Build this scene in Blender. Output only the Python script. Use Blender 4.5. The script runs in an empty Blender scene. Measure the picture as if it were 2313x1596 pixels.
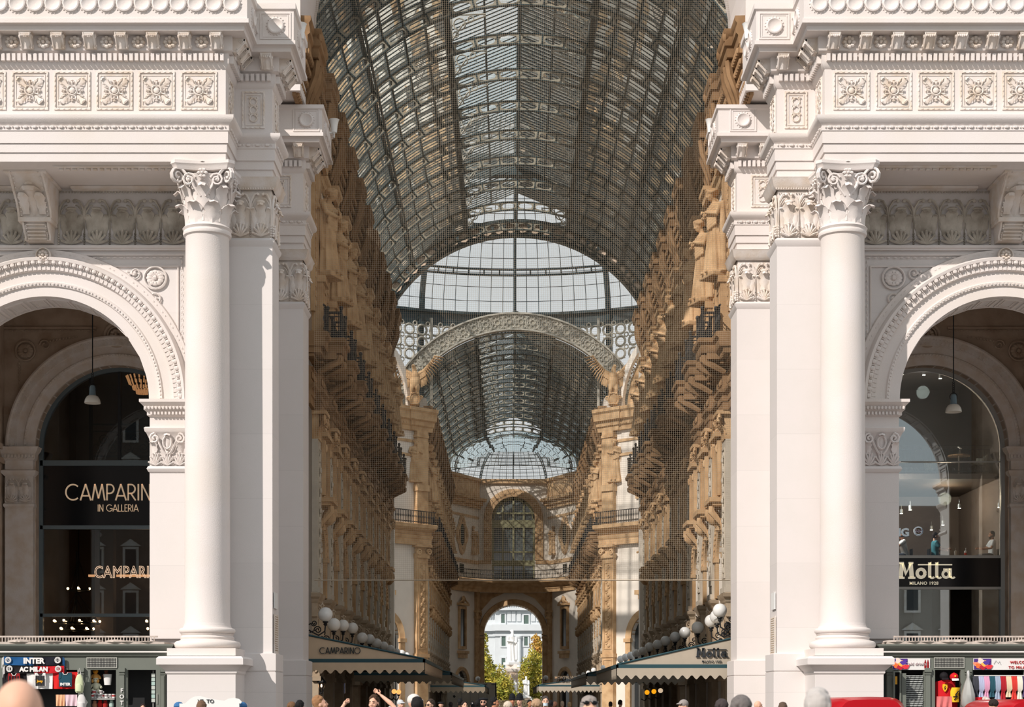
import bpy, math, random
from mathutils import Matrix, Vector
from math import sin, cos, pi, radians, sqrt, atan2, hypot

random.seed(7)
scene = bpy.context.scene
COL = scene.collection

# ---------------------------------------------------------------- camera, sky, sun, exposure
CX, CZ = -0.47, 1.65                      # eye of the photographer; looks along +Y
cam_data = bpy.data.cameras.new('camera')
cam_data.sensor_fit = 'HORIZONTAL'
cam_data.sensor_width = 36.0
cam_data.lens = 59.25
cam_data.shift_x = 6.5 / 2313
cam_data.shift_y = 787 / 2313
cam_data.clip_start = 0.5
cam_data.clip_end = 1500
cam_data.dof.use_dof = True
cam_data.dof.focus_distance = 60.0
cam_data.dof.aperture_fstop = 4.0
cam = bpy.data.objects.new('camera', cam_data)
cam.location = (CX, 0, CZ)
cam.rotation_euler = (radians(90), 0, 0)
COL.objects.link(cam)
scene.camera = cam

world = bpy.data.worlds.new('sky')
scene.world = world
world.use_nodes = True
_nt = world.node_tree
_nt.nodes.clear()
_o = _nt.nodes.new('ShaderNodeOutputWorld')
_b = _nt.nodes.new('ShaderNodeBackground')
_g = _nt.nodes.new('ShaderNodeTexGradient')
_t = _nt.nodes.new('ShaderNodeTexCoord')
_s = _nt.nodes.new('ShaderNodeSeparateXYZ')
_r = _nt.nodes.new('ShaderNodeValToRGB')
_nt.links.new(_t.outputs['Generated'], _s.inputs[0])
_nt.links.new(_s.outputs['Z'], _r.inputs[0])
_r.color_ramp.elements[0].position = 0.0
_r.color_ramp.elements[0].color = (0.74, 0.76, 0.76, 1)
_r.color_ramp.elements[1].position = 0.9
_r.color_ramp.elements[1].color = (0.64, 0.71, 0.76, 1)
_nt.links.new(_r.outputs[0], _b.inputs[0])
_b.inputs[1].default_value = 0.80
_nt.links.new(_b.outputs[0], _o.inputs[0])

SUN_AZ, SUN_EL = radians(40), radians(35)
sun_data = bpy.data.lights.new('sun', 'SUN')
sun_data.energy = 3.3
sun_data.angle = radians(0.6)
sun_data.color = (1.0, 0.92, 0.85)
sun = bpy.data.objects.new('sun', sun_data)
_d = Vector((cos(SUN_EL) * sin(SUN_AZ), cos(SUN_EL) * cos(SUN_AZ), -sin(SUN_EL)))
sun.rotation_euler = _d.to_track_quat('-Z', 'Y').to_euler()
sun.location = (-60, -60, 80)
COL.objects.link(sun)

scene.view_settings.view_transform = 'Standard'
scene.view_settings.look = 'None'
scene.view_settings.exposure = 0.26
scene.view_settings.gamma = 1.0
scene.view_settings.use_curve_mapping = False
scene.cycles.max_bounces = 6
scene.cycles.diffuse_bounces = 3
scene.cycles.glossy_bounces = 3
scene.cycles.transmission_bounces = 4
scene.cycles.transparent_max_bounces = 24
scene.cycles.caustics_reflective = False
scene.cycles.caustics_refractive = False
scene.cycles.sample_clamp_indirect = 4.0

# ---------------------------------------------------------------- mesh building helpers
class MB:
    """collects verts and faces; side = -1 mirrors everything in x"""
    def __init__(s, side=1):
        s.v = []; s.f = []; s.side = side; s.M = None
    def add(s, vs, fs, M=None):
        n = len(s.v)
        for p in vs:
            p = Vector(p)
            if M is not None: p = M @ p
            if s.M is not None: p = s.M @ p
            s.v.append((p.x * s.side, p.y, p.z))
        for f in fs:
            g = tuple(i + n for i in f)
            s.f.append(g if s.side > 0 else g[::-1])
        return s
    def box(s, x0, x1, y0, y1, z0, z1, M=None, t=0.0):
        """t = taper of the lower face towards the centre"""
        dx, dy = (x1 - x0) * t / 2, (y1 - y0) * t / 2
        vs = [(x0+dx, y0+dy, z0), (x1-dx, y0+dy, z0), (x1-dx, y1-dy, z0), (x0+dx, y1-dy, z0), (x0, y0, z1), (x1, y0, z1), (x1, y1, z1), (x0, y1, z1)]
        return s.add(vs, [(3, 2, 1, 0), (4, 5, 6, 7), (0, 1, 5, 4), (1, 2, 6, 5), (2, 3, 7, 6), (3, 0, 4, 7)], M)
    def prism(s, poly, y0, y1, M=None):
        """poly in (x, z), extruded along y"""
        n = len(poly)
        vs = [(x, y0, z) for x, z in poly] + [(x, y1, z) for x, z in poly]
        fs = [tuple(range(n)), tuple(range(2*n-1, n-1, -1))]
        fs += [(i + n, (i+1) % n + n, (i+1) % n, i) for i in range(n)]
        return s.add(vs, fs, M)
    def lathe(s, prof, c=(0, 0, 0), n=16, M=None, a0=0.0, a1=2*pi, sx=1.0, sy=1.0, cap=True):
        full = abs(a1 - a0 - 2*pi) < 1e-6
        m = n if full else n + 1
        vs = []; fs = []
        for r, z in prof:
            for k in range(m):
                a = a0 + (a1 - a0) * k / n
                vs.append((c[0] + r*cos(a)*sx, c[1] + r*sin(a)*sy, c[2] + z))
        for i in range(len(prof) - 1):
            for k in range(n):
                k2 = (k+1) % m
                fs.append((i*m+k, i*m+k2, (i+1)*m+k2, (i+1)*m+k))
        if full and cap:
            if prof[0][0] > 1e-5: fs.append(tuple(range(m-1, -1, -1)))
            if prof[-1][0] > 1e-5: fs.append(tuple((len(prof)-1)*m + k for k in range(m)))
        return s.add(vs, fs, M)
    def ball(s, c, rx, ry=None, rz=None, nu=8, nv=6, M=None):
        ry = rx if ry is None else ry; rz = rx if rz is None else rz
        vs = [(c[0], c[1], c[2]-rz)]; fs = []
        for j in range(1, nv):
            b = -pi/2 + pi*j/nv
            for i in range(nu):
                a = 2*pi*i/nu
                vs.append((c[0]+rx*cos(b)*cos(a), c[1]+ry*cos(b)*sin(a), c[2]+rz*sin(b)))
        vs.append((c[0], c[1], c[2]+rz)); T = len(vs)-1
        for i in range(nu):
            j = (i+1) % nu
            fs.append((0, 1+j, 1+i))
            for k in range(nv-2):
                fs.append((1+k*nu+i, 1+k*nu+j, 1+(k+1)*nu+j, 1+(k+1)*nu+i))
            fs.append((1+(nv-2)*nu+i, 1+(nv-2)*nu+j, T))
        return s.add(vs, fs, M)
    def tube(s, pts, r, n=5, M=None, closed=False, flat=1.0):
        P = [Vector(p) for p in pts]; m = len(P)
        R = r if isinstance(r, (list, tuple)) else [r]*m
        vs = []; fs = []; up = None
        for i, p in enumerate(P):
            if closed: t = P[(i+1) % m] - P[i-1]
            else: t = P[min(i+1, m-1)] - P[max(i-1, 0)]
            if t.length < 1e-9: t = Vector((0, 0, 1))
            t.normalize()
            if up is None:
                up = Vector((0, 0, 1)) if abs(t.z) < 0.9 else Vector((0, 1, 0))
            u = t.cross(up)
            if u.length < 1e-6: u = t.cross(Vector((1, 0.3, 0)))
            u.normalize(); w = u.cross(t).normalized(); up = w
            for k in range(n):
                a = 2*pi*k/n
                vs.append(tuple(p + u*(cos(a)*R[i]) + w*(sin(a)*R[i]*flat)))
        for i in range(m if closed else m-1):
            j = (i+1) % m
            for k in range(n):
                l = (k+1) % n
                fs.append((i*n+k, i*n+l, j*n+l, j*n+k))
        if not closed:
            fs.append(tuple(range(n-1, -1, -1))); fs.append(tuple((m-1)*n+k for k in range(n)))
        return s.add(vs, fs, M)
    def sweep(s, prof, path, closed=False, M=None, cap=True):
        """prof = [(out, z)], path = plan polyline, out points to the right of travel, mitred"""
        P = [Vector(p) for p in path]; m = len(P); n = len(prof); vs = []; fs = []
        for i in range(m):
            a = (P[i] - P[i-1]).normalized() if (i > 0 or closed) else None
            b = (P[(i+1) % m] - P[i]).normalized() if (i < m-1 or closed) else None
            if a is None: a = b
            if b is None: b = a
            na, nb = Vector((a.y, -a.x)), Vector((b.y, -b.x))
            d = (na + nb); L = d.length
            d = d / L if L > 1e-6 else na
            k = 1 / max(0.25, d.dot(na))
            for o, z in prof:
                vs.append((P[i].x + d.x*k*o, P[i].y + d.y*k*o, z))
        for i in range(m if closed else m-1):
            j = (i+1) % m
            for k in range(n-1):
                fs.append((i*n+k, j*n+k, j*n+k+1, i*n+k+1))
        if cap and not closed:
            fs.append(tuple(range(n-1, -1, -1))); fs.append(tuple((m-1)*n + k for k in range(n)))
        return s.add(vs, fs, M)
    def arc(s, prof, cx, cz, y, a0=0.0, a1=pi, n=32, M=None, close=False):
        """prof = [(radius, out)] revolved about the y axis through (cx, cz); out goes to -y"""
        m = len(prof); vs = []; fs = []
        for i in range(n+1):
            a = a0 + (a1-a0)*i/n
            for r, o in prof:
                vs.append((cx + r*cos(a), y - o, cz + r*sin(a)))
        for i in range(n):
            for k in range(m if close else m-1):
                l = (k+1) % m
                fs.append((i*m+k, i*m+l, (i+1)*m+l, (i+1)*m+k))
        if close:
            fs.append(tuple(range(m-1, -1, -1))); fs.append(tuple(n*m+k for k in range(m)))
        return s.add(vs, fs, M)
    def ring(s, c, r, t, n=16, k=4, M=None, rz=None):
        """torus lying in the xz plane"""
        rz = r if rz is None else rz
        return s.tube([(c[0]+r*cos(2*pi*i/n), c[1], c[2]+rz*sin(2*pi*i/n)) for i in range(n)], t, k, M, True)
    def grid(s, rows, M=None, thick=None):
        """rows of points -> surface; thick gives the sheet a back"""
        n = len(rows[0]); m = len(rows)
        vs = [p for r in rows for p in r]
        fs = [(i*n+k, i*n+k+1, (i+1)*n+k+1, (i+1)*n+k) for i in range(m-1) for k in range(n-1)]
        if thick:
            q = len(vs)
            vs = vs + [(p[0]+thick[0], p[1]+thick[1], p[2]+thick[2]) for p in vs]
            fs2 = [tuple(q+i for i in f[::-1]) for f in fs]
            b = [k for k in range(n)] + [i*n+n-1 for i in range(1, m)] + [(m-1)*n+k for k in range(n-2, -1, -1)] + [i*n for i in range(m-2, 0, -1)]
            fs3 = [(b[i], b[i-1], b[i-1]+q, b[i]+q) for i in range(len(b))]
            fs = fs + fs2 + fs3
        return s.add(vs, fs, M)

def mesh_from(mb, name, mat, smooth=True, ang=35):
    me = bpy.data.meshes.new(name)
    me.from_pydata(mb.v, [], mb.f)
    me.update()
    if mat is not None: me.materials.append(mat)
    if smooth:
        me.shade_smooth()
        me.set_sharp_from_angle(angle=radians(ang))
    return me

def tag(o, label=None, cat=None, group=None, kind=None):
    if label: o['label'] = label
    if cat: o['category'] = cat
    if group: o['group'] = group
    if kind: o['kind'] = kind
    return o

def thing(name, label, cat, loc=(0, 0, 0), group=None, kind=None):
    o = bpy.data.objects.new(name, None)
    o.empty_display_size = 0.3
    o.location = loc
    COL.objects.link(o)
    return tag(o, label, cat, group, kind)

def wloc(p):
    v = Vector(p.location)
    return v + wloc(p.parent) if p.parent else v

def obj(name, mb, mat, parent=None, local=False, smooth=True, label=None, kind=None, loc=None):
    """one mesh object; with a parent the mesh is in world coordinates unless local"""
    me = mb if isinstance(mb, bpy.types.Mesh) else mesh_from(mb, name, mat, smooth)
    o = bpy.data.objects.new(name, me)
    COL.objects.link(o)
    if parent is not None:
        o.parent = parent
        if not local: o.location = -wloc(parent)
    if loc is not None: o.location = loc
    if label: o['label'] = label
    if kind: o['kind'] = kind
    return o

def struct(name, mb, mat, label=None, smooth=True):
    o = obj(name, mb, mat, smooth=smooth)
    return tag(o, label, None, None, 'structure')

_kids = {}
def copy_tree(o, parent=None, loc=None, sx=None):
    c = o.copy(); COL.objects.link(c)
    if parent is not None: c.parent = parent
    for ch in list(o.children):
        copy_tree(ch, c)
    if loc is not None: c.location = loc
    return c

def T(x, y, z): return Matrix.Translation((x, y, z))
def RX(a): return Matrix.Rotation(a, 4, 'X')
def RY(a): return Matrix.Rotation(a, 4, 'Y')
def RZ(a): return Matrix.Rotation(a, 4, 'Z')
def SC(x, y=None, z=None):
    y = x if y is None else y; z = x if z is None else z
    return Matrix.Diagonal((x, y, z, 1))

# ---------------------------------------------------------------- materials
def material(name, base, rough=0.7, noise=0.0, nscale=3.0, bump=0.0, bscale=30.0, metal=0.0, spec=0.3, var=None, brick=None, emit=None, estr=0.0, streak=0.0):
    m = bpy.data.materials.new(name); m.use_nodes = True
    nt = m.node_tree; N = nt.nodes; L = nt.links
    b = N['Principled BSDF']
    b.inputs['Roughness'].default_value = rough
    b.inputs['Metallic'].default_value = metal
    b.inputs['Specular IOR Level'].default_value = spec
    b.inputs['Base Color'].default_value = (*base, 1)
    if emit:
        b.inputs['Emission Color'].default_value = (*emit, 1); b.inputs['Emission Strength'].default_value = estr
    geo = N.new('ShaderNodeNewGeometry')
    src = None
    if noise > 0:
        n = N.new('ShaderNodeTexNoise'); n.inputs['Scale'].default_value = nscale; n.inputs['Detail'].default_value = 5
        mp = N.new('ShaderNodeMapping'); mp.inputs['Scale'].default_value = (1, 1, 1.0 - streak)
        L.new(geo.outputs['Position'], mp.inputs[0]); L.new(mp.outputs[0], n.inputs['Vector'])
        r = N.new('ShaderNodeValToRGB')
        v = var if var else tuple(c*(1-noise) for c in base)
        r.color_ramp.elements[0].position = 0.32; r.color_ramp.elements[0].color = (*v, 1)
        r.color_ramp.elements[1].position = 0.62; r.color_ramp.elements[1].color = (*base, 1)
        L.new(n.outputs['Fac'], r.inputs[0]); src = r.outputs[0]
    if brick:
        bw, bh, mort = brick
        sx = N.new('ShaderNodeSeparateXYZ'); cx = N.new('ShaderNodeCombineXYZ'); ad = N.new('ShaderNodeMath'); ad.operation = 'ADD'
        L.new(geo.outputs['Position'], sx.inputs[0]); L.new(sx.outputs[0], ad.inputs[0]); L.new(sx.outputs[1], ad.inputs[1])
        L.new(ad.outputs[0], cx.inputs[0]); L.new(sx.outputs[2], cx.inputs[1])
        br = N.new('ShaderNodeTexBrick')
        br.inputs['Scale'].default_value = 1.0; br.inputs['Brick Width'].default_value = bw; br.inputs['Row Height'].default_value = bh
        br.inputs['Mortar Size'].default_value = 0.008; br.inputs['Mortar Smooth'].default_value = 0.1
        br.inputs['Color1'].default_value = (1, 1, 1, 1); br.inputs['Color2'].default_value = (0.95, 0.95, 0.95, 1); br.inputs['Mortar'].default_value = (mort, mort, mort, 1)
        L.new(cx.outputs[0], br.inputs['Vector'])
        mx = N.new('ShaderNodeMix'); mx.data_type = 'RGBA'; mx.blend_type = 'MULTIPLY'; mx.inputs[0].default_value = 1.0
        if src: L.new(src, mx.inputs[6])
        else: mx.inputs[6].default_value = (*base, 1)
        L.new(br.outputs['Color'], mx.inputs[7]); src = mx.outputs[2]
    if src: L.new(src, b.inputs['Base Color'])
    if bump > 0:
        n2 = N.new('ShaderNodeTexNoise'); n2.inputs['Scale'].default_value = bscale; n2.inputs['Detail'].default_value = 3
        L.new(geo.outputs['Position'], n2.inputs['Vector'])
        bp = N.new('ShaderNodeBump'); bp.inputs['Strength'].default_value = bump; bp.inputs['Distance'].default_value = 0.02
        L.new(n2.outputs['Fac'], bp.inputs['Height']); L.new(bp.outputs[0], b.inputs['Normal'])
    return m

def glass_mat(name, tint, refl, opac=0.0, milk=(0.8, 0.8, 0.78)):
    """thin pane: lets light straight through, mirrors a little, opac = dusty share"""
    m = bpy.data.materials.new(name); m.use_nodes = True
    nt = m.node_tree; N = nt.nodes; L = nt.links
    out = N['Material Output']; N.remove(N['Principled BSDF'])
    tr = N.new('ShaderNodeBsdfTransparent'); tr.inputs[0].default_value = (*tint, 1)
    gl = N.new('ShaderNodeBsdfGlossy'); gl.inputs['Roughness'].default_value = 0.01; gl.inputs[0].default_value = (0.85, 0.93, 0.95, 1)
    fr = N.new('ShaderNodeFresnel'); fr.inputs[0].default_value = 1.5
    ad = N.new('ShaderNodeMath'); ad.operation = 'ADD'; ad.use_clamp = True; ad.inputs[1].default_value = refl
    L.new(fr.outputs[0], ad.inputs[0])
    mx = N.new('ShaderNodeMixShader'); L.new(ad.outputs[0], mx.inputs[0]); L.new(tr.outputs[0], mx.inputs[1]); L.new(gl.outputs[0], mx.inputs[2])
    last = mx.outputs[0]
    if opac > 0:
        df = N.new('ShaderNodeBsdfTranslucent'); df.inputs[0].default_value = (*milk, 1)
        d2 = N.new('ShaderNodeBsdfDiffuse'); d2.inputs[0].default_value = (*milk, 1)
        m0 = N.new('ShaderNodeMixShader'); m0.inputs[0].default_value = 0.4
        L.new(df.outputs[0], m0.inputs[1]); L.new(d2.outputs[0], m0.inputs[2])
        m2 = N.new('ShaderNodeMixShader'); m2.inputs[0].default_value = opac
        L.new(last, m2.inputs[1]); L.new(m0.outputs[0], m2.inputs[2]); last = m2.outputs[0]
    L.new(last, out.inputs[0])
    return m

STONE = material('pale_stone', (0.77, 0.71, 0.685), 0.75, 0.10, 0.6, 0.25, 40, var=(0.75, 0.68, 0.63))
STONE_B = material('pale_ashlar', (0.77, 0.72, 0.70), 0.7, 0.06, 1.2, 0.2, 60, brick=(60.0, 1.95, 0.90), var=(0.755, 0.71, 0.685))
CARVED = material('carved_stone', (0.82, 0.755, 0.71), 0.8, 0.25, 2.2, 0.3, 25, var=(0.72, 0.61, 0.51))
GRIME = material('weathered_carving', (0.60, 0.55, 0.48), 0.8, 0.3, 1.8, 0.35, 25, var=(0.34, 0.30, 0.25))  # darker, unevenly mottled stone tone for the leaf frieze
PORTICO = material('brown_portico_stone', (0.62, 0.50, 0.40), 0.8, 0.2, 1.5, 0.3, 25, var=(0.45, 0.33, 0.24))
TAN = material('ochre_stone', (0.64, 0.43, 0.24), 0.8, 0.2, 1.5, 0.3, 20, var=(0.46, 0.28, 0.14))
TAN_D = material('sooty_ochre_stone', (0.34, 0.205, 0.105), 0.85, 0.3, 1.2, 0.3, 20, var=(0.20, 0.115, 0.055))  # ochre stone darkened so cornices and balconies carry painted shade
CREAM = material('cream_plaster', (0.84, 0.77, 0.68), 0.8, 0.08, 1.0, 0.1, 20)
IRON = material('dark_blue_iron', (0.030, 0.060, 0.070), 0.5, 0.2, 4, spec=0.4)
IRON_P = material('pale_painted_iron', (0.50, 0.47, 0.40), 0.6, 0.25, 3, var=(0.33, 0.33, 0.29))
BLACK = material('black_iron', (0.012, 0.013, 0.015), 0.5, spec=0.4)
DARK = material('dark_interior', (0.02, 0.018, 0.016), 0.9)
ROOFGLASS = glass_mat('roof_glass', (0.97, 0.98, 0.96), 0.01, 0.11, (0.80, 0.76, 0.66))
DOMEGLASS = glass_mat('dome_glass', (0.97, 0.98, 0.98), 0.01, 0.08)
WEB = material('greyed_iron_web', (0.44, 0.41, 0.33), 0.7, 0.3, 2)
# ---------------------------------------------------------------- ornament shapes
def spiral(c, r0, turns, n, plane='xz', sgn=1, ph=0.0, r1=0.12):
    pts = []
    for i in range(n+1):
        t = i/n; r = r0*(1-t)**0.8*(1-r1) + r0*r1*0.6; a = ph + sgn*2*pi*turns*t
        u, w = r*cos(a), r*sin(a)
        pts.append((c[0]+u, c[1], c[2]+w) if plane == 'xz' else (c[0], c[1]+u, c[2]+w))
    return pts

def leaf(mb, M, w, h, out=0.12, curl=0.10, lobes=3, rows=8, cols=5, thick=0.02):
    """acanthus leaf: stands in the xz plane, grows up z, tip curls out to -y"""
    R = []
    for i in range(rows+1):
        t = i/rows
        z = h*min(t, 0.82)/0.82 * 0.93
        y = -out*t**2.2
        if t > 0.78:
            k = (t-0.78)/0.22
            z = h*(0.88 + 0.12*sin(k*pi*0.75)); y = -out*0.58 - curl*k - 0.02
            z -= h*0.10*k*k
        ww = w*0.5*(0.62 + 0.38*sin(min(1, t*1.15)*pi*0.62)) * (1-0.55*max(0, t-0.7)/0.3)
        ww *= 1 + 0.16*cos(t*lobes*2*pi)
        row = []
        for k in range(cols):
            u = -1 + 2*k/(cols-1)
            yy = y + 0.10*w*abs(u)**1.5*(1 if t < .75 else .4) - 0.05*w*(1-abs(u))*(1 if k % 2 == 0 else 0.3)
            row.append((u*ww, yy, z - 0.06*w*abs(u)))
        R.append(row)
    mb.grid(R, M, (0, thick, 0))

def shell(mb, M, w, h, n=7, r=None):
    """fan of ribs in the xz plane"""
    r = r or w*0.055
    for i in range(n):
        a = radians(15 + 150*i/(n-1))
        mb.tube([(0, 0, 0), (0.5*w*0.55*cos(a), -0.03, h*0.55*sin(a)), (0.5*w*cos(a), -0.01, h*sin(a))], [r*0.5, r*1.2, r*1.0], 4, M)
        mb.ball((0.5*w*cos(a), -0.015, h*sin(a)), r*1.25, nu=5, nv=4, M=M)

def rosette(mb, M, r, petals=8, d=0.05):
    for i in range(petals):
        a = 2*pi*i/petals
        mb.ball((r*0.62*cos(a), -d*0.35, r*0.62*sin(a)), 0.38*r, d*0.8, 0.38*r*0.72, 6, 5,
                M @ Matrix.Identity(4)) if M is not None else mb.ball((r*0.62*cos(a), -d*0.35, r*0.62*sin(a)), 0.36*r, d*0.8, 0.36*r, 6, 5)
    mb.ball((0, -d*0.7, 0), r*0.27, d*0.9, r*0.27, 8, 5, M)
    mb.ring((0, -d*0.6, 0), r*0.36, r*0.06, 12, 4, M)

def beads(mb, p0, p1, pitch, r, M=None, reel=True):
    a, b = Vector(p0), Vector(p1); L = (b-a).length; n = max(1, int(round(L/pitch)))
    d = (b-a)/n; dd = d.normalized()
    horiz = abs(dd.x) > 0.5; dep = abs(dd.y) > 0.5
    for i in range(n):
        c = a + d*(i+0.5)
        e = pitch*0.32
        mb.ball(tuple(c), e if horiz else r, e if dep else r, r if (horiz or dep) else e, 6, 4, M)
        if reel:
            c2 = a + d*i
            q = pitch*0.06
            mb.ball(tuple(c2), q if horiz else r*.8, q if dep else r*.8, r*.8 if (horiz or dep) else q, 5, 4, M)

def frame(mb, x0, x1, z0, z1, y, w, d, M=None):
    """raised rectangular border in the xz plane, on the -y face"""
    mb.box(x0, x1, y-d, y, z1-w, z1, M); mb.box(x0, x1, y-d, y, z0, z0+w, M)
    mb.box(x0, x0+w, y-d, y, z0+w, z1-w, M); mb.box(x1-w, x1, y-d, y, z0+w, z1-w, M)

def coffer_panel(mb, cx, cz, y, w, h, M=None, tall=False):
    """framed panel with a leaf rosette, standing on the plane y facing -y"""
    frame(mb, cx-w/2, cx+w/2, cz-h/2, cz+h/2, y, 0.05, 0.035, M)
    frame(mb, cx-w/2+.09, cx+w/2-.09, cz-h/2+.09, cz+h/2-.09, y, 0.035, 0.02, M)
    for sx in (-1, 1):
        beads(mb, (cx+sx*(w/2-.025), y-.035, cz-h/2+.05), (cx+sx*(w/2-.025), y-.035, cz+h/2-.05), 0.15, 0.022, M, False)
        beads(mb, (cx-w/2+.05, y-.035, cz+sx*(h/2-.025)), (cx+w/2-.05, y-.035, cz+sx*(h/2-.025)), 0.15, 0.022, M, False)
    MM = (M if M is not None else Matrix.Identity(4))
    if tall:
        for k in (-1, 0, 1):
            mb.ring((cx, y-.03, cz+k*h*0.22), w*0.16, 0.022, 12, 4, M, rz=h*0.10)
            for sx in (-1, 1):
                mb.tube(spiral((cx+sx*w*0.13, y-.03, cz+k*h*0.22+h*0.09), w*0.09, 1.3, 10, sgn=sx), 0.018, 4, M)
        return
    r = min(w, h)*0.16
    for k in range(4):
        A = MM @ T(cx, y, cz) @ RY(k*pi/2)
        B = MM @ T(cx, y, cz) @ RY(k*pi/2 + pi/4)
        leaf(mb, B @ T(0, -.015, r*0.75), r*1.25, r*2.35, out=.05, curl=.03, rows=8, cols=5, thick=.012)
        for q in (-1, 1):
            mb.tube([(q*r*.25, -.03, r*.95), (q*r*.55, -.07, r*1.5), (q*r*.78, -.03, r*1.9)], [r*.1, r*.17, r*.06], 4, B, flat=.7)
            mb.tube([(q*r*.30, -.03, r*1.6), (q*r*.55, -.06, r*2.05), (q*r*.55, -.03, r*2.5)], [r*.08, r*.14, r*.05], 4, B, flat=.7)
        mb.ball((0, -.05, r*1.3), r*0.20, 0.04, r*0.30, 6, 4, A)
        for q in (-1, 1): mb.ball((q*r*.32, -.04, r*1.45), r*0.15, 0.03, r*0.15, 6, 4, A)
        mb.ball((0, -.04, r*1.75), r*0.30, 0.03, r*0.13, 6, 4, A)
    mb.ring((cx, y-.05, cz), r*0.82, 0.025, 16, 4, M)
    mb.ball((cx, y-.03, cz), r*0.55, 0.05, r*0.55, 10, 5, M)

def modillion(mb, M, w, h, d):
    """scroll bracket: back on y=0, projects to -y, top at z=0"""
    prof = []
    for i in range(15):
        t = i/14
        y = -d*(0.97 - 0.72*t**1.3) - 0.06*d*sin(t*2*pi)
        z = -h*(0.10 + 0.85*t) + 0.02*h*sin(t*2*pi)
        prof.append((y, z))
    poly = [(-d, 0)] + [(-d, -h*0.12)] + prof + [(0, -h*0.98), (0, 0)]
    n = len(poly); vs = []
    for x in (-w/2, w/2):
        for y, z in poly: vs.append((x, y, z))
    fs = [tuple(range(n)), tuple(range(2*n-1, n-1, -1))] + [(i+n, (i+1) % n+n, (i+1) % n, i) for i in range(n)]
    mb.add(vs, fs, M)
    mb.box(-w*0.6, w*0.6, -d*1.06, 0, -h*0.02, h*0.10, M)
    for sx in (-1, 1):
        mb.tube([(sx*w*0.42, y-.008, z) for y, z in prof[::2]], w*0.07, 4, M)
        mb.tube([(sx*w*0.53, y, z) for _, y, z in spiral((0, -d*0.70, -h*0.28), h*0.17, 1.4, 10, plane='yz')], w*0.045, 4, M)
        mb.tube([(sx*w*0.53, y, z) for _, y, z in spiral((0, -d*0.30, -h*0.80), h*0.12, 1.3, 9, plane='yz', sgn=-1)], w*0.04, 4, M)
    leaf(mb, M @ T(0, -d*0.36, -h*1.0) @ RX(radians(30)), w*0.70, h*0.95, out=d*0.10, curl=d*0.10, rows=7, cols=5, thick=0.02)
    for i in range(5):
        q = -w*.34 + w*.17*i; mb.ball((q, -d*.98, -h*.30), w*.085, .05, h*.09, 5, 4, M)
    mb.tube([(-w*0.5, -d*0.92, -h*0.13), (w*0.5, -d*0.92, -h*0.13)], h*0.075, 6, M)

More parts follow.
